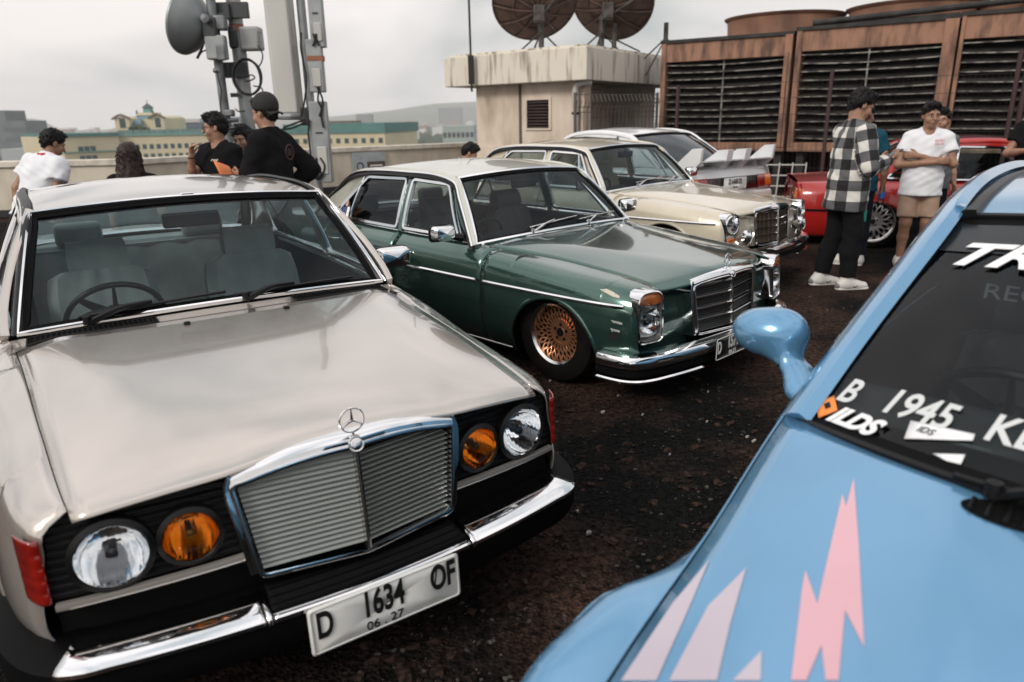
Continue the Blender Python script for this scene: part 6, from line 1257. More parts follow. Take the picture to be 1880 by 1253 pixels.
# 1 plaid man reading his phone
pf = G0(1532, 528)
plaid, J, hp, Rh, shirt, SV = person('man in black and white checked overshirt looking down at his phone', (pf.x + .02, pf.y + .02, 0), (.95, .10), 1.65, skin_b, dict(re=(.25, .02, 1.08), rw=(.10, .27, 1.13), le=(-.24, .06, 1.07), lw=(-.06, .29, 1.14), rk=(.11, .04, .49), ra=(.12, .03, .085), la=(-.10, -.10, .085), lk=(-.10, -.01, .49)), head=(0, -.42, 0), lean=(.04, 0), sleeve=1.94, topm=None or c_black, hem=.70, legm=c_black, shoes=shoe_w, loose=1.5, hands=(dict(d=(-.3, .95, .25), n=(-.5, 0, .8), curl=.45), dict(d=(.3, .95, .2), n=(.3, 0, .9), curl=.4)), tuckz=.035)
def plaid_mat():
    m = bpy.data.materials.new('black_white_check'); m.use_nodes = True; nt = m.node_tree; b = nt.nodes['Principled BSDF']; b.inputs['Roughness'].default_value = .95; N = nt.nodes.new; K = nt.links.new
    a = N('ShaderNodeAttribute'); a.attribute_name = 'weave'; sp = N('ShaderNodeSeparateXYZ'); K(a.outputs['Vector'], sp.inputs[0]); o = []
    for k in (0, 1):
        f = N('ShaderNodeMath'); f.operation = 'FRACT'; K(sp.outputs[k], f.inputs[0]); g = N('ShaderNodeMath'); g.operation = 'GREATER_THAN'; g.inputs[1].default_value = .5; K(f.outputs[0], g.inputs[0]); o.append(g)
    s = N('ShaderNodeMath'); s.operation = 'ADD'; K(o[0].outputs[0], s.inputs[0]); K(o[1].outputs[0], s.inputs[1]); h = N('ShaderNodeMath'); h.operation = 'MULTIPLY'; h.inputs[1].default_value = .5; K(s.outputs[0], h.inputs[0])
    r = N('ShaderNodeValToRGB'); r.color_ramp.interpolation = 'CONSTANT'; e = r.color_ramp.elements; e[0].position = 0; e[0].color = (.010, .010, .011, 1); e[1].position = .25; e[1].color = (.10, .10, .105, 1); q = e.new(.75); q.color = (.58, .56, .52, 1); K(h.outputs[0], r.inputs[0]); K(r.outputs[0], b.inputs['Base Color'])
    return m
W2 = np.zeros((len(SV), 3)); 
dt = np.full(len(SV), 1e9)
for nm, a, b, off in (('t', J['pelvis'] - (0, 0, .2), J['neck'], 0), ('r', J['rs'], J['re'], .3), ('r2', J['re'], J['rw'], .3), ('l', J['ls'], J['le'], .7), ('l2', J['le'], J['lw'], .7)):
    ax = (b - a) / np.linalg.norm(b - a); t = (SV - a) @ ax; tc_ = np.clip(t, 0, np.linalg.norm(b - a)); r = SV - a - tc_[:, None] * ax; rr = np.linalg.norm(r, axis=1) - (.155 if nm == 't' else .06); ref = V3((1, 0, 0)) if abs(ax[0]) < .7 else V3((0, 0, 1)); e1 = ref - ax * (ref @ ax); e1 /= np.linalg.norm(e1); e2 = np.cross(ax, e1); ang = np.arctan2(r @ e2, r @ e1); k = rr < dt; dt[k] = rr[k]
    W2[k, 0] = ang[k] * (6 if nm == 't' else 3) / (2 * np.pi) + off; W2[k, 1] = (t[k] + (0 if nm[-1] != '2' else np.linalg.norm(J['re'] - J['rs']))) / .175 + .1
at_ = shirt.data.attributes.new('weave', 'FLOAT_VECTOR', 'POINT'); at_.data.foreach_set('vector', W2.astype(np.float32).ravel()); shirt.data.materials[0] = plaid_mat()
for a_ in ('ra', 'la'):
    for sx in (1, -1):
        An = J[a_]; z0 = An[2] - .085
        Geo().tube([An + V3((sx * .050, .075, .045 - .085)), An + V3((sx * .051, .045, .030 - .085)), An + V3((sx * .050, .02, .055 - .085))], .006, 5).build('shoe_mark', blackp, plaid)
    Geo().ico(J[a_] + V3((0, -.088, -.045)), (.036, .022, .030), 2).build('heel_patch', mat('grey_suede', (.16, .17, .18), .9), plaid)
def hold(root, G, name, m, label, cat): # a thing held in a hand, placed in the world by the holder's frame
    o = G.build(name, m); o.matrix_world = Matrix.LocRotScale(root.location, root.rotation_euler, root.scale); return tag(o, label, cat)
ph = Geo(); c_ = (J['rw'] + J['lw']) / 2 + V3((-.02, .10, .05)); ph.box(c_, (.072, .145, .009), Matrix.Rotation(.5, 3, 'X')); po = hold(plaid, ph, 'smartphone', mat('phone_black', (.01, .01, .012), .15), 'dark smartphone in the hands of the man in the checked overshirt', 'phone')
# collar of the white undershirt and a lanyard tag at the hip
Geo().tube([J['neck'] + V3((.068 * math.cos(a), .062 * math.sin(a) + .012, .028 - .02 * math.sin(a))) for a in np.linspace(0, 2 * np.pi, 21)[:-1]], .012, 6, True).build('undershirt_collar', c_white, plaid)
Geo().box((.15, .10, .66), (.012, .03, .10)).build('key_fob', mat('teal_plastic', (.01, .16, .14), .4), plaid, bevel=.004)
# 2 teal shirt man with a bottle
tf = G0(1580, 488)
teal, J, hp, Rh, _, _ = person('man in teal T-shirt seen from behind holding a water bottle', (tf.x - .09, tf.y + .1, 0), (.45, .88), 1.56, skin_a, dict(re=(.25, -.02, 1.09), rw=(.25, .06, .86)), head=(-.45, -.1, 0), topm=c_teal, legm=c_navy, shoes=shoe_w, loose=1.2, hands=(dict(curl=.9), None), tuckz=.03)
bt = Geo(); c_ = J['rw'] + V3((.0, .03, -.19)); bt.lathe([(.001, 0), (.030, .002), (.032, .02), (.032, .15), (.026, .175), (.013, .20), (.013, .215)], 16, c_); bo = hold(teal, bt, 'water_bottle', glassmat('bottle_plastic', (.80, .86, .90), 1.2), 'clear water bottle with blue label and pink cap', 'bottle')
for nm, pr, m in (('label_sleeve', [(.0328, .05), (.0330, .055), (.0330, .115), (.0328, .12)], mat('blue_label', (.02, .13, .45), .4)), ('cap', [(.001, .232), (.014, .23), (.015, .21)], mat('pink_cap', (.6, .25, .22), .4))):
    q = Geo().lathe(pr, 16, c_).build(nm, m, bo)
# 3 white T-shirt man, arms crossed
wp = stand(1697, 7.0)
wt_, J, hp, Rh, shirt, _ = person('man in white T-shirt and tan shorts standing with arms crossed', wp, (-.36, -.93), 1.545, skin_a, dict(re=(.255, .07, 1.09), rw=(-.07, .195, 1.125), le=(-.255, .07, 1.10), lw=(.09, .165, 1.185)), head=(.20, -.05, 0), topm=c_white, legs='shorts', legm=c_tan, shoes=shoe_w, loose=1.3, hands=(dict(d=(-.95, -.1, .15), n=(0, -.9, 0), curl=.3), dict(d=(.95, .0, .1), n=(0, -.9, 0), curl=.4)), hem=.775)
for k, t_ in enumerate(('IRENG', 'CLUB')):
    o = text_mesh('chest_print', t_, .034, mat('red_print', (.55, .06, .04), .6), wt_); o.matrix_local = frame_mat((-.085, .170, 1.335 - .032 * k), (-1, -.30, 0), (0, -.1, 1))
# 4 someone mostly hidden behind him, 5 someone at the edge of the frame
person('person in grey shirt mostly hidden behind the man with crossed arms', stand(1716, 7.65), (-.1, -.99), 1.49, skin_b, None, head=(-.6, 0, 0), topm=c_grey, legm=c_navy, fine=.012)
person('person in black T-shirt standing beside the last cooling tower post', stand(1900, 7.4), (-.7, -.6), 1.62, skin_a, dict(re=(.24, .10, 1.10), rw=(.02, .26, 1.14)), topm=c_black, legm=c_navy, fine=.012, loose=1.3)
# 6 cap man with orange paper
capman, J, hp, Rh, shirt, _ = person('man in black sweater and backwards black cap holding orange paper', stand(498, 6.25), (-.80, .20), 1.68, skin_b, dict(re=(.30, -.20, 1.10), rw=(.20, -.02, .92), le=(-.23, .06, 1.10), lw=(-.22, .15, 1.08)), head=(-.15, -.10, 0), sleeve=1.9, topm=c_black, legm=c_black, hair='short', loose=1.7, hands=(None, dict(d=(.2, .9, .1), n=(.8, 0, .4), curl=.6)))
cp = [ell(hp((0, -.018, .042)), (.092, .110, .108), Rh.T, .01, [(hp((0, .0, .018)), Rh @ V3((0, .18, -1)))])]
sdf_obj('cap', cp + [ell(hp((0, -.035, .06)), (.090, .105, .10), Rh.T, .03)], .008, mat('black_cap', (.013, .012, .012), .8), capman, 0, 1, [(hp((0, .0, .020)), Rh @ V3((0, .20, -1)))])
Geo().grid([[hp((.075 * u, -.085 - .078 * t * (1 - .45 * u * u) , .012 - .030 * t - .02 * u * u)) for u in np.linspace(-1, 1, 11)] for t in np.linspace(0, 1, 5)]).build('cap_peak', MATS['black_cap'], capman, solid=.006)
em = mat('dull_red_print', (.10, .04, .04), .8); bk = J['chest'] + V3((.03, -.165, .06)); Geo().tube([bk + V3((.062 * math.cos(a), -.004, .062 * math.sin(a))) for a in np.linspace(0, 2 * np.pi, 25)[:-1]], .004, 5, True).build('back_emblem', em, capman)
for z in (-.02, .0, .02): Geo().box(bk + V3((0, -.002, z)), (.06, .006, .008)).build('emblem_line', em, capman)
pc = J['lw'] + V3((-.04, .06, .02)); op_ = Geo(); op_.grid([[pc + V3((.10 * u - .02, .02 + .03 * t, .11 * t - .02 - .03 * u * t)) + V3((0, .10 * t * .3, 0)) for u in (-1, -.5, 0, .5, 1)] for t in (-1, -.3, .4, 1)])
o_ = hold(capman, op_, 'orange_paper', mat('orange_paper', (.78, .24, .08), .7), 'folded bright orange paper held by the man with the cap', 'paper'); q_ = o_.modifiers.new('s', 'SOLIDIFY'); q_.thickness = .002
# 7 man with glasses, hand near his mouth
gm, J, hp, Rh, shirt, _ = person('man with glasses in black T-shirt touching his chin', stand(405, 6.55), (-.35, -.94), 1.565, skin_b, dict(re=(.22, .16, 1.10), rw=(.12, .235, 1.33)), head=(-.95, -.05, 0), topm=c_black, legm=c_navy, loose=1.2, hands=(dict(d=(-.25, .05, .95), n=(-.9, -.2, 0), curl=.65), None))
gl = Geo()
for s_ in (1, -1): gl.tube([hp((s_ * .034 + .024 * math.cos(a), .104, -.008 + .017 * math.sin(a))) for a in np.linspace(0, 2 * np.pi, 17)[:-1]], .0022, 5, True); gl.tube([hp((s_ * .058, .10, -.004)), hp((s_ * .082, .0, -.004))], .0022, 5)
gl.tube([hp((-.010, .107, -.004)), hp((.010, .107, -.004))], .002, 5); gl.build('glasses', blackp, gm)
sq = [J['chest'] + V3((-.115 + .012 * k, .158 - .002 * k, .085 + .010 * math.sin(k * 2.2) + .004 * k % 3 * .002)) for k in range(9)]; Geo().tube(cspline(sq, 40), .0035, 5).build('chest_print', white_print, gm)
Geo().tube([J['rw'] * .9 + J['re'] * .1 + V3((.03 * math.cos(a), .03 * math.sin(a), 0)) for a in np.linspace(0, 2 * np.pi, 15)[:-1]], .005, 6, True).build('bracelet', blackp, gm)
# 8 woman peeking from behind the cap man
person('long haired woman smiling beside the man with the cap', stand(453, 6.75), (-.30, -.95), 1.46, mat('skin_fair', (.42, .25, .175), .5), None, head=(.0, -.30, .12), topm=c_black, legm=c_navy, hair='long', loose=1.2)
# 9 woman from behind with brown hair
person('woman with long brown hair in black top seen from behind', stand(243, 6.2), (-.2, .95), 1.50, skin_b, None, head=(-.1, -.15, 0), drop=.19, topm=c_black, legm=c_navy, hair='long', hairm=hair_b, loose=1.3)
# 10 man in white T-shirt with red neckerchief, bending forward
bm_, J, hp, Rh, shirt, _ = person('man in white T-shirt with red neckerchief bending forward', stand(50, 6.4), (.22, .97), 1.53, skin_a, dict(le=(-.26, -.02, 1.08), lw=(-.24, .03, .84)), head=(-.42, -.45, 0), lean=(.42, .12), drop=.02, topm=c_white, legm=c_navy, loose=1.7)
nk = J['neck'] + V3((0, .0, .03)); sdf_obj('neckerchief', [cap(nk + V3((.055 * math.cos(a), .055 * math.sin(a), .006 * math.sin(2 * a))), nk + V3((.055 * math.cos(a + .4), .055 * math.sin(a + .4), .006 * math.sin(2 * a + .8))), .022, .022, .01) for a in np.arange(0, 6.28, .4)], .008, mat('red_bandana', (.40, .02, .025), .8, noise=(60, (.55, .30, .30), .28, .40)), bm_, .003, 2)
# 11 seated man with sunglasses, 12 bending person behind the green car
sm, J, hp, Rh, _, _ = person('crouching person with dark glasses beside the man touching his chin', stand(374, 6.6), (-.1, -.99), 1.60, skin_b, None, head=(.1, .1, 0), drop=.46, topm=c_black, legm=c_navy, fine=.012)
Geo().tube([hp((-.075, .06, -.005)), hp((-.04, .105, -.008)), hp((0, .11, -.004)), hp((.04, .105, -.008)), hp((.075, .06, -.005))], [.01, .018, .008, .018, .01], 8, flat=.5).build('sunglasses', blackp, sm)
person('bending person in blue jacket behind the green saloon', stand(832, 9.4), (.90, .10), 1.62, skin_b, None, head=(0, -.5, 0), lean=(.55, 0), drop=.36, topm=c_blue, legm=c_navy, sleeve=1.9, fine=.012, loose=1.3)
# rounded mirror pod of the blue coupe, blended into its swept foot
mc = V3((-.745, -.925, .905))
for sd in (-1, 1):
    F_ = V3((1, -sd, 1)); q_ = lambda *p: mc * F_ + V3(p) * F_
    mo, _ = sdf_obj('door_mirror', [ell(q_(0, -.008, .002), (.070, .098, .068), None, .02), ell(q_(-.012, .035, .006), (.055, .066, .062), None, .03), ecap(q_(.012, .052, -.045), q_(.055, .115, -.098), (.046, .024), (.066, .026), V3((1, 0, -.3)), .045), ecap(q_(.055, .115, -.098), q_(.095, .165, -.120), (.066, .026), (.10, .035), V3((1, 0, -.3)), .03)], .007, paintB, rootB, 0, 1, [(q_(-.058, 0, 0), V3((-1, 0, 0)))])
    mo['label'] = 'smooth sky blue door mirror on a swept foot'
    Geo().grid([[q_(-.0585, .076 * k * math.cos(t), .054 * k * math.sin(t)) for t in np.linspace(0, 2 * np.pi, 25)[:-1]] for k in (.02, .6, 1)], cv=True).build('mirror_glass', chrome, mo)
    Geo().tube([q_(.012 + .048 * math.cos(t), .055 + .010 * math.sin(t), -.052 + .020 * math.sin(t) - .015 * math.cos(t)) for t in np.linspace(0, 2 * np.pi, 25)[:-1]], .0022, 5, True).build('housing_joint', blackp, mo)
# ------------------------------------------------------------------ antenna masts by the parapet
galv = mat('galvanised_steel', (.22, .235, .245), .5, .5, noise=(6, (.13, .135, .14), .35, .65)); gal2 = mat('pale_galvanised', (.33, .345, .35), .5, .35, noise=(4, (.24, .25, .255), .3, .6)); radome = mat('radome_white', (.50, .49, .46), .5, noise=(2, (.40, .39, .36), .3, .7), nscale=(1, 1, .3)); cable = mat('black_cable', (.006, .006, .007), .45); rustb = mat('rust_band', (.26, .11, .06), .8); dkg = mat('dark_grey_bracket', (.055, .06, .062), .55, .4)
DM = 10.6
Q = lambda px, py, d=DM: np.array(at(px, py, y=d))
def vert(px, py, z0, z1, d=DM): p = Q(px, py, d); return [(p[0], p[1], z0), (p[0], p[1], z1)]
mt = thing('antenna_mast', 'grey antenna mast carrying a drum dish and radio boxes by the parapet', 'antenna mast', (0, 0, 0))
Geo().tube(vert(440, 100, 0, 4.2), .095, 14).build('main_pole', gal2, mt); Geo().tube(vert(402, 120, .4, 4.0, DM - .25), .062, 12).build('dish_pole', galv, mt)
for py in (5, 45, 150): pz = Q(440, py)[2]; Geo().tube(vert(440, 100, pz - .10, pz), .0975, 14).build('band', rustb if py != 150 else gal2, mt)
for py, w in ((22, .44), (130, .44)):
    c = Q(432, py); Geo().box(c + (0, -.12, 0), (w, .07, .20)).build('clamp_bracket', dkg, mt, bevel=.01); c2 = Q(412, py, DM - .15); Geo().box(c2, (.16, .10, .19)).build('clamp_bracket', dkg, mt, bevel=.01)
# drum dish seen from behind and the side
dc = Q(352, 44, DM - .3); ax = Vector((-.88, .18, .26)).normalized(); r = .40
Geo().lathe([(.001, -.20), (.07, -.195), (.16, -.16), (.28, -.09), (.37, -.01), (r, .05), (r + .012, .06), (r + .012, .09), (r, .095), (r * .97, .06)], 40, dc, ax).build('drum_dish', mat('dish_grey', (.27, .29, .295), .45, .3, noise=(3, (.21, .225, .23), .3, .7)), mt)
Geo().lathe([(r * .98, .085), (.001, .10)], 40, dc, ax).build('dish_cover', radome, mt)
hb = dc - np.array(ax) * .22; Geo().box(hb + (.05, 0, 0), (.20, .16, .26)).build('dish_mount', dkg, mt, bevel=.03); Geo().box(hb + (.18, .02, .06), (.16, .14, .18)).build('dish_mount', galv, mt, bevel=.02); Geo().lathe([(.001, .05), (.05, .04), (.055, -.04), (.001, -.05)], 10, hb + (.05, -.12, .10), (0, 1, 0)).build('adjuster', galv, mt)
for a, b in (((.0, 0, -.05), (.22, .05, -.18)), ((.02, -.05, .10), (.24, 0, .16))): Geo().tube([hb + a, hb + b], .022, 6).build('mount_arm', dkg, mt)
Geo().box(Q(398, 88, DM - .35), (.26, .14, .30)).build('radio_box', gal2, mt, bevel=.02); Geo().box(Q(406, 97, DM - .43), (.12, .05, .2)).build('radio_cover', galv, mt, bevel=.02); Geo().box(Q(462, 72, DM - .05), (.28, .20, .30)).build('radio_box', mat('box_grey', (.30, .31, .31), .5), mt, bevel=.03); Geo().box(Q(430, 72, DM - .05), (.14, .12, .26)).build('bracket_plate', dkg, mt, bevel=.04)
for k in range(5): Geo().box(Q(476, 60 + 6 * k, DM - .10), (.03, .12, .014)).build('cooling_fin', galv, mt)
for px, py in ((420, 53), (434, 175)): 
    c = Q(px, py, DM - .1); Geo().box(c, (.16, .02, .055)).build('slotted_bracket', galv, mt)
    for k in range(4): Geo().box(c + (-.055 + .036 * k, -.013, 0), (.02, .004, .03)).build('slot', dkg, mt)
for py in (222, 236): Geo().tube([Q(416, py, DM - .35), Q(437, py - 1, DM - .35)], .025, 8).build('step_bolt', dkg, mt)
Geo().box(Q(421, 208, DM - .3), (.13, .12, .09)).build('clamp_bracket', galv, mt, bevel=.02); Geo().lathe([(.001, .03), (.03, .02), (.03, -.06)], 8, Q(395, 130, DM - .3), (-1, 0, .1)).build('connector', galv, mt)
cc = Q(455, 142, DM - .28); coil = []
for k in range(5): Geo().tube([cc + (.185 * math.cos(a) * (1 + .03 * math.sin(3 * a + k)), -.012 * k, .225 * math.sin(a) * (1 + .03 * math.cos(2 * a + k))) for a in np.linspace(0, 2 * np.pi, 41)[:-1]], .013, 6, True).build('cable_coil', cable, mt)
for P in ([(474, 85), (482, 100), (480, 115), (473, 125)], [(398, 128), (402, 150), (406, 165), (405, 190), (408, 215), (420, 232)], [(375, 75), (370, 90), (362, 108)], [(383, 92), (372, 95), (365, 104)], [(465, 158), (480, 162), (484, 175)], [(432, 200), (438, 205), (450, 204)], [(455, 140), (462, 138), (468, 143), (460, 148), (450, 150)]):
    Geo().tube(cspline([Q(*p, DM - .38) for p in P], 20), .009 if P[0][0] != 375 else .018, 6).build('cable', cable, mt)
# panel antenna on its own pole
pa = thing('panel_antenna', 'tall pale panel antenna with equipment boxes on a slim pole', 'antenna', (0, 0, 0)); DP = 9.7
Geo().tube(vert(566, 150, 0, 4.0, DP), .055, 12).build('pole', gal2, pa)
b0, b1 = Q(542, 208, DP - .05), Q(542, -130, DP - .05); wv = .19; prism([(-wv, -.06), (-wv * .8, -.14), (wv * .55, -.14), (wv * .8, -.05), (wv * .8, .03), (-wv, .03)], b0[2], b1[2], lambda a, b, h: (b0[0] + a - .04, b0[1] + b, h)).build('antenna_panel', radome, pa, smooth=False, bevel=.015)
Geo().tube(vert(545, 150, b0[2] - .02, b1[2], DP - .21), .006, 6).build('panel_seam', galv, pa)
for px, py, w, h in ((582, 38, .17, .62), (580, 122, .19, .62), (590, 262, .22, 1.0)):
    c = Q(px, py, DP - .12); bx = Geo().box(c, (w, .12, h)).build('equipment_box', gal2, pa, bevel=.012); Geo().box(c + (.012, -.065, -h * .22), (w * .55, .02, h * .34)).build('door', radome, bx, bevel=.008); Geo().box(c + (0, -.062, h * .12), (w * .4, .01, .02)).build('label_strip', rustb if py == 122 else dkg, bx)
Geo().box(Q(580, 108, DP - .12), (.192, .125, .06)).build('orange_band', rustb, pa); Geo().tube([Q(505, 214, DP + .3), Q(566, 214, DP)], .045, 8).build('cross_arm', gal2, pa); Geo().box(Q(570, 214, DP - .06), (.22, .16, .22)).build('clamp_bracket', dkg, pa, bevel=.02)
for P in ([(553, 60), (552, 85), (556, 110), (562, 140), (560, 180), (553, 215)], [(575, 62), (578, 75), (574, 85)], [(580, 62), (582, 76), (586, 84)], [(586, 160), (584, 185), (590, 200), (586, 214)], [(582, 160), (592, 182), (590, 215), (594, 235)], [(520, 235), (538, 228), (560, 220)], [(515, 238), (535, 236), (562, 224)], [(568, 220), (566, 245), (570, 280), (572, 310)], [(588, 290), (596, 305), (590, 325), (583, 332)], [(580, 290), (584, 310), (590, 318), (580, 330)]):
    Geo().tube(cspline([Q(*p, DP - .2) for p in P], 20), .012, 6).build('cable', cable, pa)
# ------------------------------------------------------------------ city below
ZG = -38.0
hz_col = (.33, .38, .40)
terr = mat('city_ground', (.10, .115, .10), .95, noise=(.02, (.055, .075, .05), .4, .6, 6)); 
structure(Geo().grid([[(x, y, ZG) for x in np.linspace(-3300, 3300, 5)] for y in np.linspace(15, 3800, 5)]).build('terrain', terr))
def ridge(name, pts, d, depth, m):
    """a hill whose skyline passes through photo pixels at distance d"""
    top = cspline([at(px, py, y=d) for px, py in pts], 60); rows = []
    for t in np.linspace(0, 1, 9):
        k = math.sin(math.pi * t * .5); rows.append([(p[0] * (1 - .25 * (1 - t) * depth / d), p[1] - depth * (1 - t), ZG + (p[2] - ZG) * k * (1 + .02 * math.sin(p[0] * .02 + t * 9))) for p in top])
    return structure(Geo().grid(rows).build(name, m))
hm = mat('hill_forest', (.05, .075, .05), .95, noise=(.006, (.085, .095, .07), .4, .65, 6))
ridge('hills', [(-200, 236), (20, 228), (48, 219), (75, 222), (105, 235), (135, 239), (260, 238)], 2600, 700, hm)
ridge('hills', [(430, 228), (560, 218), (640, 212), (700, 205), (760, 197), (830, 189), (900, 186), (1100, 190)], 3200, 900, hm)
ridge('hills', [(230, 236), (300, 231), (330, 222), (370, 226), (420, 230), (520, 226)], 3000, 700, hm)
# stuff: far roofs and tree masses
cols = [(.45, .42, .38), (.34, .33, .32), (.25, .16, .12), (.50, .50, .49), (.20, .21, .22)]
for k, c in enumerate(cols):
    G = Geo()
    for _ in range(900):
        d = 750 + 1900 * RNG.random() ** .9; px = -60 + 1000 * RNG.random(); p = at(px, 230, y=d); w = 7 + 15 * RNG.random(); h = 5 + (9 if RNG.random() < .9 else 30) * RNG.random(); G.box((p.x, d, ZG + h / 2), (w, 6 + 8 * RNG.random(), h))
    stuff(tag(G.build('far_city_blocks', mat('far_block_%d' % k, c, .9), smooth=False), ['cream', 'grey', 'brick red', 'white', 'slate'][k] + ' far-off low houses of the hazy city below', 'city'))
G = Geo()
for _ in range(1500):
    d = 700 + 1500 * RNG.random() ** 1.1; px = -40 + (960 if RNG.random() < .5 else 250) * RNG.random() + (0 if RNG.random() < .5 else 650); p = at(px, 230, y=d); r = 4 + 5 * RNG.random(); G.ico((p.x, d, ZG + r * .8 + (8 if 640 < px < 860 and d > 500 else 0)), (r, r, r * .9), 1, None, .5)
stuff(tag(G.build('far_trees', mat('far_foliage', (.030, .050, .030), .95), smooth=False), 'dark green tree masses between the far-off houses', 'trees'))
# named buildings ------------------------------------------------------------
def facade_windows(parent, o, ux, w, z0, rows, cols, ww, wh, gx, gz, m, depth=.12, off=.05):
    """windows on a vertical face; o = lower left corner, ux = unit vector along the face"""
    n = np.array((ux[1], -ux[0])); base = None
    for r in range(rows):
        for c in range(cols):
            a = gx * (c + .5) + (w - gx * cols) / 2; p = o + ux * a + n * off; z = z0 + gz * r
            if base is None:
                base = prism([o + ux * (a - ww / 2) + n * off, o + ux * (a + ww / 2) + n * off, o + ux * (a + ww / 2) - n * depth, o + ux * (a - ww / 2) - n * depth], z, z + wh, lambda x, y, h: (x, y, h)).build('window', m, parent, smooth=False); first = (a, z)
            else:
                q = base.copy(); COL.objects.link(q); q.parent = parent; q.location = (ux[0] * (a - first[0]), ux[1] * (a - first[0]), z - first[1])
win = mat('dark_window', (.03, .06, .065), .2); hotelm = mat('hotel_cream', (.50, .435, .30), .85, noise=(.2, (.44, .38, .265), .3, .7)); tealm = mat('teal_roof', (.06, .165, .155), .7, noise=(.3, (.045, .12, .115), .3, .7)); tealg = mat('teal_trim', (.11, .24, .22), .7)
def bx2(px0, px1, d0, d1, dep, z0, z1):
    a = np.array(at(px0, 230, y=d0))[:2]; b = np.array(at(px1, 230, y=d1))[:2]; u = (b - a) / np.linalg.norm(b - a); n = np.array((u[1], -u[0])); return a, b, u, prism([a, b, b - n * dep, a - n * dep], z0, z1, lambda x, y, h: (x, y, h))
zpx = lambda px, py, d: at(px, py, y=d).z
ht = thing('hotel_building', 'cream hotel with teal roof edges and a cupola tower', 'building', (0, 0, 0)); DH = 200
a, b, u, g = bx2(213, 470, DH, DH + 6, 30, ZG, zpx(300, 247, DH)); g.build('wing_block', hotelm, ht, smooth=False); w = np.linalg.norm(b - a)
bx2(212.5, 471, DH - .4, DH + 5.6, 31, zpx(300, 249, DH), zpx(300, 246, DH)).__getitem__(3).build('roof_edge', tealg, ht, smooth=False)
facade_windows(ht, a, u, w, zpx(260, 274.5, DH), 1, 20, 1.05, 1.25, w / 20, 1, win); facade_windows(ht, a, u, w, zpx(260, 290, DH), 1, 20, 1.05, 1.0, w / 20, 1, win)
# glazed balustrade on the wing roof
for k in range(18):
    p = a + u * (w * (k + .5) / 18); prism([p - u * w / 40, p + u * w / 40, p + u * w / 40 - np.array((u[1], -u[0])) * .3, p - u * w / 40 - np.array((u[1], -u[0])) * .3], zpx(300, 246, DH), zpx(300, 238, DH), lambda x, y, h: (x, y, h)).build('balustrade_panel', mat('balustrade_glass', (.10, .17, .165), .25), ht, smooth=False)
a, b, u, g = bx2(108, 214, DH - 12, DH - 2, 34, ZG, zpx(160, 250, DH)); g.build('corner_block', hotelm, ht, smooth=False); w = np.linalg.norm(b - a); bx2(107, 215, DH - 12.4, DH - 2.4, 35, zpx(160, 251, DH - 8), zpx(160, 245, DH - 8))[3].build('roof_edge', tealm, ht, smooth=False); bx2(107, 215, DH - 12.4, DH - 2.4, 34.6, zpx(160, 280, DH - 8), zpx(160, 278, DH - 8))[3].build('string_course', tealg, ht, smooth=False)
facade_windows(ht, a + u * w * .24, u, w * .32, zpx(160, 279, DH - 8), 1, 3, w * .09, 1.35, w * .107, 1, win); facade_windows(ht, a + u * w * .24, u, w * .32, zpx(160, 294, DH - 8), 1, 3, w * .09, 1.1, w * .107, 1, win)
# cupola tower
DC = DH + 14; z0, zr = zpx(258, 248, DC), zpx(258, 220, DC)
for p0, p1 in ((212, 238), (278, 302)):
    a, b, u, g = bx2(p0, p1, DC - 3, DC - 3, 14, z0 - 1, zr + .3); g.build('tower_wing', hotelm, ht, smooth=False); w = np.linalg.norm(b - a); zt = zpx(258, 213.5, DC)
    prism([(0, zr + .3), (w * .25, zt - .2), (w * .5, zt), (w * .75, zt - .2), (w, zr + .3)], 0, 14, lambda s_, z, h: (*(a + u * s_ + np.array((0, 1)) * h), z)).build('gable', hotelm, ht, smooth=False)
    rp = [(*(a + u * s_ + np.array((0, -.3))), z) for s_, z in ((-.6, zr + .2), (w * .25, zt + .1), (w * .5, zt + .4), (w * .75, zt + .1), (w + .6, zr + .2))]; Geo().tube(rp, .3, 5).build('eave', mat('eave_brown', (.12, .09, .06), .8), ht)
    facade_windows(ht, a + u * w * .25, u, w * .55, zpx(258, 235, DC), 1, 1, w * .42, 2.6, w * .55, 1, win)
a, b, u, g = bx2(236, 280, DC, DC, 12, z0 - 1, zpx(258, 219, DC)); g.build('tower_core', hotelm, ht, smooth=False); cx = (a + b) / 2 + (0, 6)
def pyr(w0, w1, z0, z1, m, nm, cxy=cx): Geo().add([(cxy[0] + sx * w_, cxy[1] + sy * w_, z) for z, w_ in ((z0, w0), (z1, w1)) for sx, sy in ((-1, -1), (1, -1), (1, 1), (-1, 1))], [(0, 1, 5, 4), (1, 2, 6, 5), (2, 3, 7, 6), (3, 0, 4, 7), (4, 5, 6, 7), (0, 3, 2, 1)]).build(nm, m, ht, smooth=False)
S = DC / FPX
pyr(23 * S, 14 * S, zpx(258, 219, DC), zpx(258, 212, DC), mat('blue_slate', (.09, .17, .21), .6), 'tower_roof'); pyr(16 * S, 15 * S, zpx(258, 212, DC), zpx(258, 207, DC), hotelm, 'tower_drum'); pyr(6.5 * S, 6 * S, zpx(258, 207, DC), zpx(258, 198, DC), tealg, 'lantern'); pyr(8 * S, .2, zpx(258, 198, DC), zpx(258, 190, DC), mat('dark_slate', (.03, .06, .065), .6), 'spire'); Geo().tube([(cx[0], cx[1], zpx(258, 192, DC)), (cx[0], cx[1], zpx(258, 183, DC))], .12, 5).build('finial', dkg, ht)
for sx in (-1, 1): pyr(1.6 * S, .1, zpx(258, 209, DC), zpx(258, 202, DC), MATS['dark_slate'], 'pinnacle', cx + (sx * 14 * S, -14 * S))
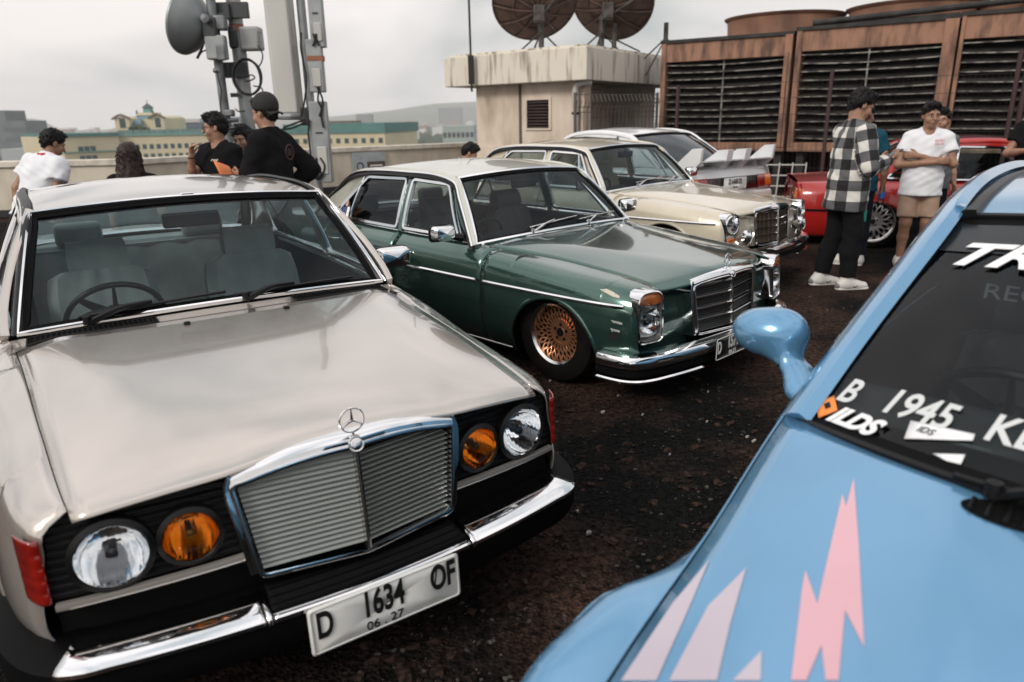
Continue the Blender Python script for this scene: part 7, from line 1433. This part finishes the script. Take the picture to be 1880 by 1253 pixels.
Geo().grid([[(cx[0] + k * f * S, cx[1] - 6.3 - .8 * q, z) for f in (-1, -.3, .3, 1)] for k, z, q in ((5, zpx(258, 219, DC), 0), (6, zpx(258, 224, DC), 1), (9, zpx(258, 230, DC), 2))]).build('stair_roof', MATS['blue_slate'], ht, solid=.2)
fol = mat('far_foliage', (.030, .050, .030), .95)
for k, (px, py, rr, d) in enumerate(((246, 239, 9, DC - 8), (266, 241, 10, DC - 8), (300, 243, 5, DC - 8), (312, 242, 5, DC - 6))):
    t = thing('roof_tree', ['round dark bush', 'broad dark bush', 'small dark shrub', 'low dark shrub'][k] + ' on the hotel roof terrace below the cupola', 'tree', tuple(at(px, py, y=d)), 0, 'bushes on the hotel roof'); r = rr * d / FPX; G = Geo()
    for _ in range(60): v = RNG.normal(size=3); v /= np.linalg.norm(v); q = v * r * (.55 + .45 * RNG.random()) * (1, 1, .7); G.ico(q, (r * .22,) * 3, 1, None, .6)
    G.build('crown', fol, t, smooth=False); Geo().tube([(0, 0, -r), (0, 0, 0)], [.25, .15], 6).build('trunk', mat('bark', (.05, .035, .025), .9), t)
# other blocks
def block(name, label, px0, px1, pyt, d, dep, m, rows, cols, wm, wh=.55, trim=None, skew=0):
    t = thing(name, label, 'building', (0, 0, 0), 0, 'city buildings beyond the parapet'); zt = zpx((px0 + px1) / 2, pyt, d); a, b, u, g = bx2(px0, px1, d, d + skew, dep, ZG, zt); g.build('walls', m, t, smooth=False); w = np.linalg.norm(b - a)
    if trim: bx2(px0 - 1, px1 + 1, d - .5, d + skew - .5, dep + 1, zt - trim[1], zt + .3)[3].build('roof_band', trim[0], t, smooth=False)
    if rows: hz_ = 3.2 * d / 250; facade_windows(t, a, u, w, zt - hz_ * rows - (trim[1] if trim else .8), rows, cols, w / cols * wh, hz_ * .5, w / cols, hz_, wm)
    return t, a, b, u, zt
apt = mat('grey_apartment', (.13, .145, .155), .85, noise=(.15, (.10, .11, .12), .3, .7)); aptw = mat('apartment_window', (.05, .06, .07), .4)
t, a, b, u, zt = block('apartment_tower', 'dark grey apartment tower with many balcony windows', 6, 46, 222, 420, 20, apt, 9, 9, aptw, .5); bx2(-12, 13, 421, 421, 18, ZG, zpx(5, 203, 421))[3].build('lift_tower', apt, t, smooth=False); bx2(20, 33, 430, 430, 6, zpx(26, 219, 430), zpx(26, 217, 430))[3].build('roof_canopy', apt, t, smooth=False)
block('long_roof_hall', 'low hall with pale grey pitched roof below the apartment tower', -10, 34, 274, 300, 30, mat('pale_roof', (.30, .32, .33), .8), 0, 0, None)
block('glass_office', 'blue grey glass office with pale frame', 322, 366, 220, 330, 25, mat('glass_curtain', (.075, .10, .13), .3), 4, 8, mat('curtain_dark', (.04, .055, .07), .2), .8, (mat('pale_concrete', (.42, .41, .39), .8), 1.2))
block('teal_band_hotel', 'cream block with broad teal roof band beyond the panel antenna', 520, 705, 229, 235, 28, hotelm, 3, 12, win, .5, (tealm, 2.6), -8)
block('white_cube_building', 'white flat roofed building among trees', 738, 752, 247, 420, 10, mat('white_wall', (.55, .55, .53), .8), 1, 2, win)
block('pale_office', 'pale green office block beside the plant room', 812, 870, 231, 330, 25, mat('pale_green_wall', (.28, .33, .31), .8), 5, 7, aptw, .7)
block('far_tower_block', 'hazy grey tower block far behind the trees', 655, 682, 210, 1500, 30, apt, 0, 0, None); block('far_slab_block', 'long hazy apartment slab under the hill', 806, 850, 198, 2100, 30, apt, 0, 0, None)
block('grey_office_tower', 'slim blue grey office tower behind the antenna mast', 404, 440, 215, 520, 20, mat('blue_grey_wall', (.16, .19, .22), .6), 6, 6, aptw, .6)
block('roof_plant_house', 'small cream lift house with dark roof on the teal banded block', 597, 655, 224, 250, 6, hotelm, 0, 0, None, .5, (mat('eave_brown', (.12, .09, .06), .8), .8))
block('white_shed', 'long white shed below the apartment tower', 48, 105, 256, 260, 12, mat('white_wall', (.55, .55, .53), .8), 0, 0, None)
# haze: one closed box of even pale air
hzb = Geo().box((0, 1900, 25), (7000, 4000, 132)).build('haze', None, smooth=False); hm_ = bpy.data.materials.new('haze_air'); hm_.use_nodes = True; nt = hm_.node_tree; nt.nodes.clear(); o_ = nt.nodes.new('ShaderNodeOutputMaterial'); pv_ = nt.nodes.new('ShaderNodeVolumePrincipled'); nt.links.new(pv_.outputs[0], o_.inputs['Volume']); pv_.inputs['Density'].default_value = .00023; pv_.inputs['Color'].default_value = (1, 1, 1, 1); pv_.inputs['Anisotropy'].default_value = .0
hzb.data.materials.append(hm_); stuff(tag(hzb, 'pale haze hanging over the whole city', 'haze'))
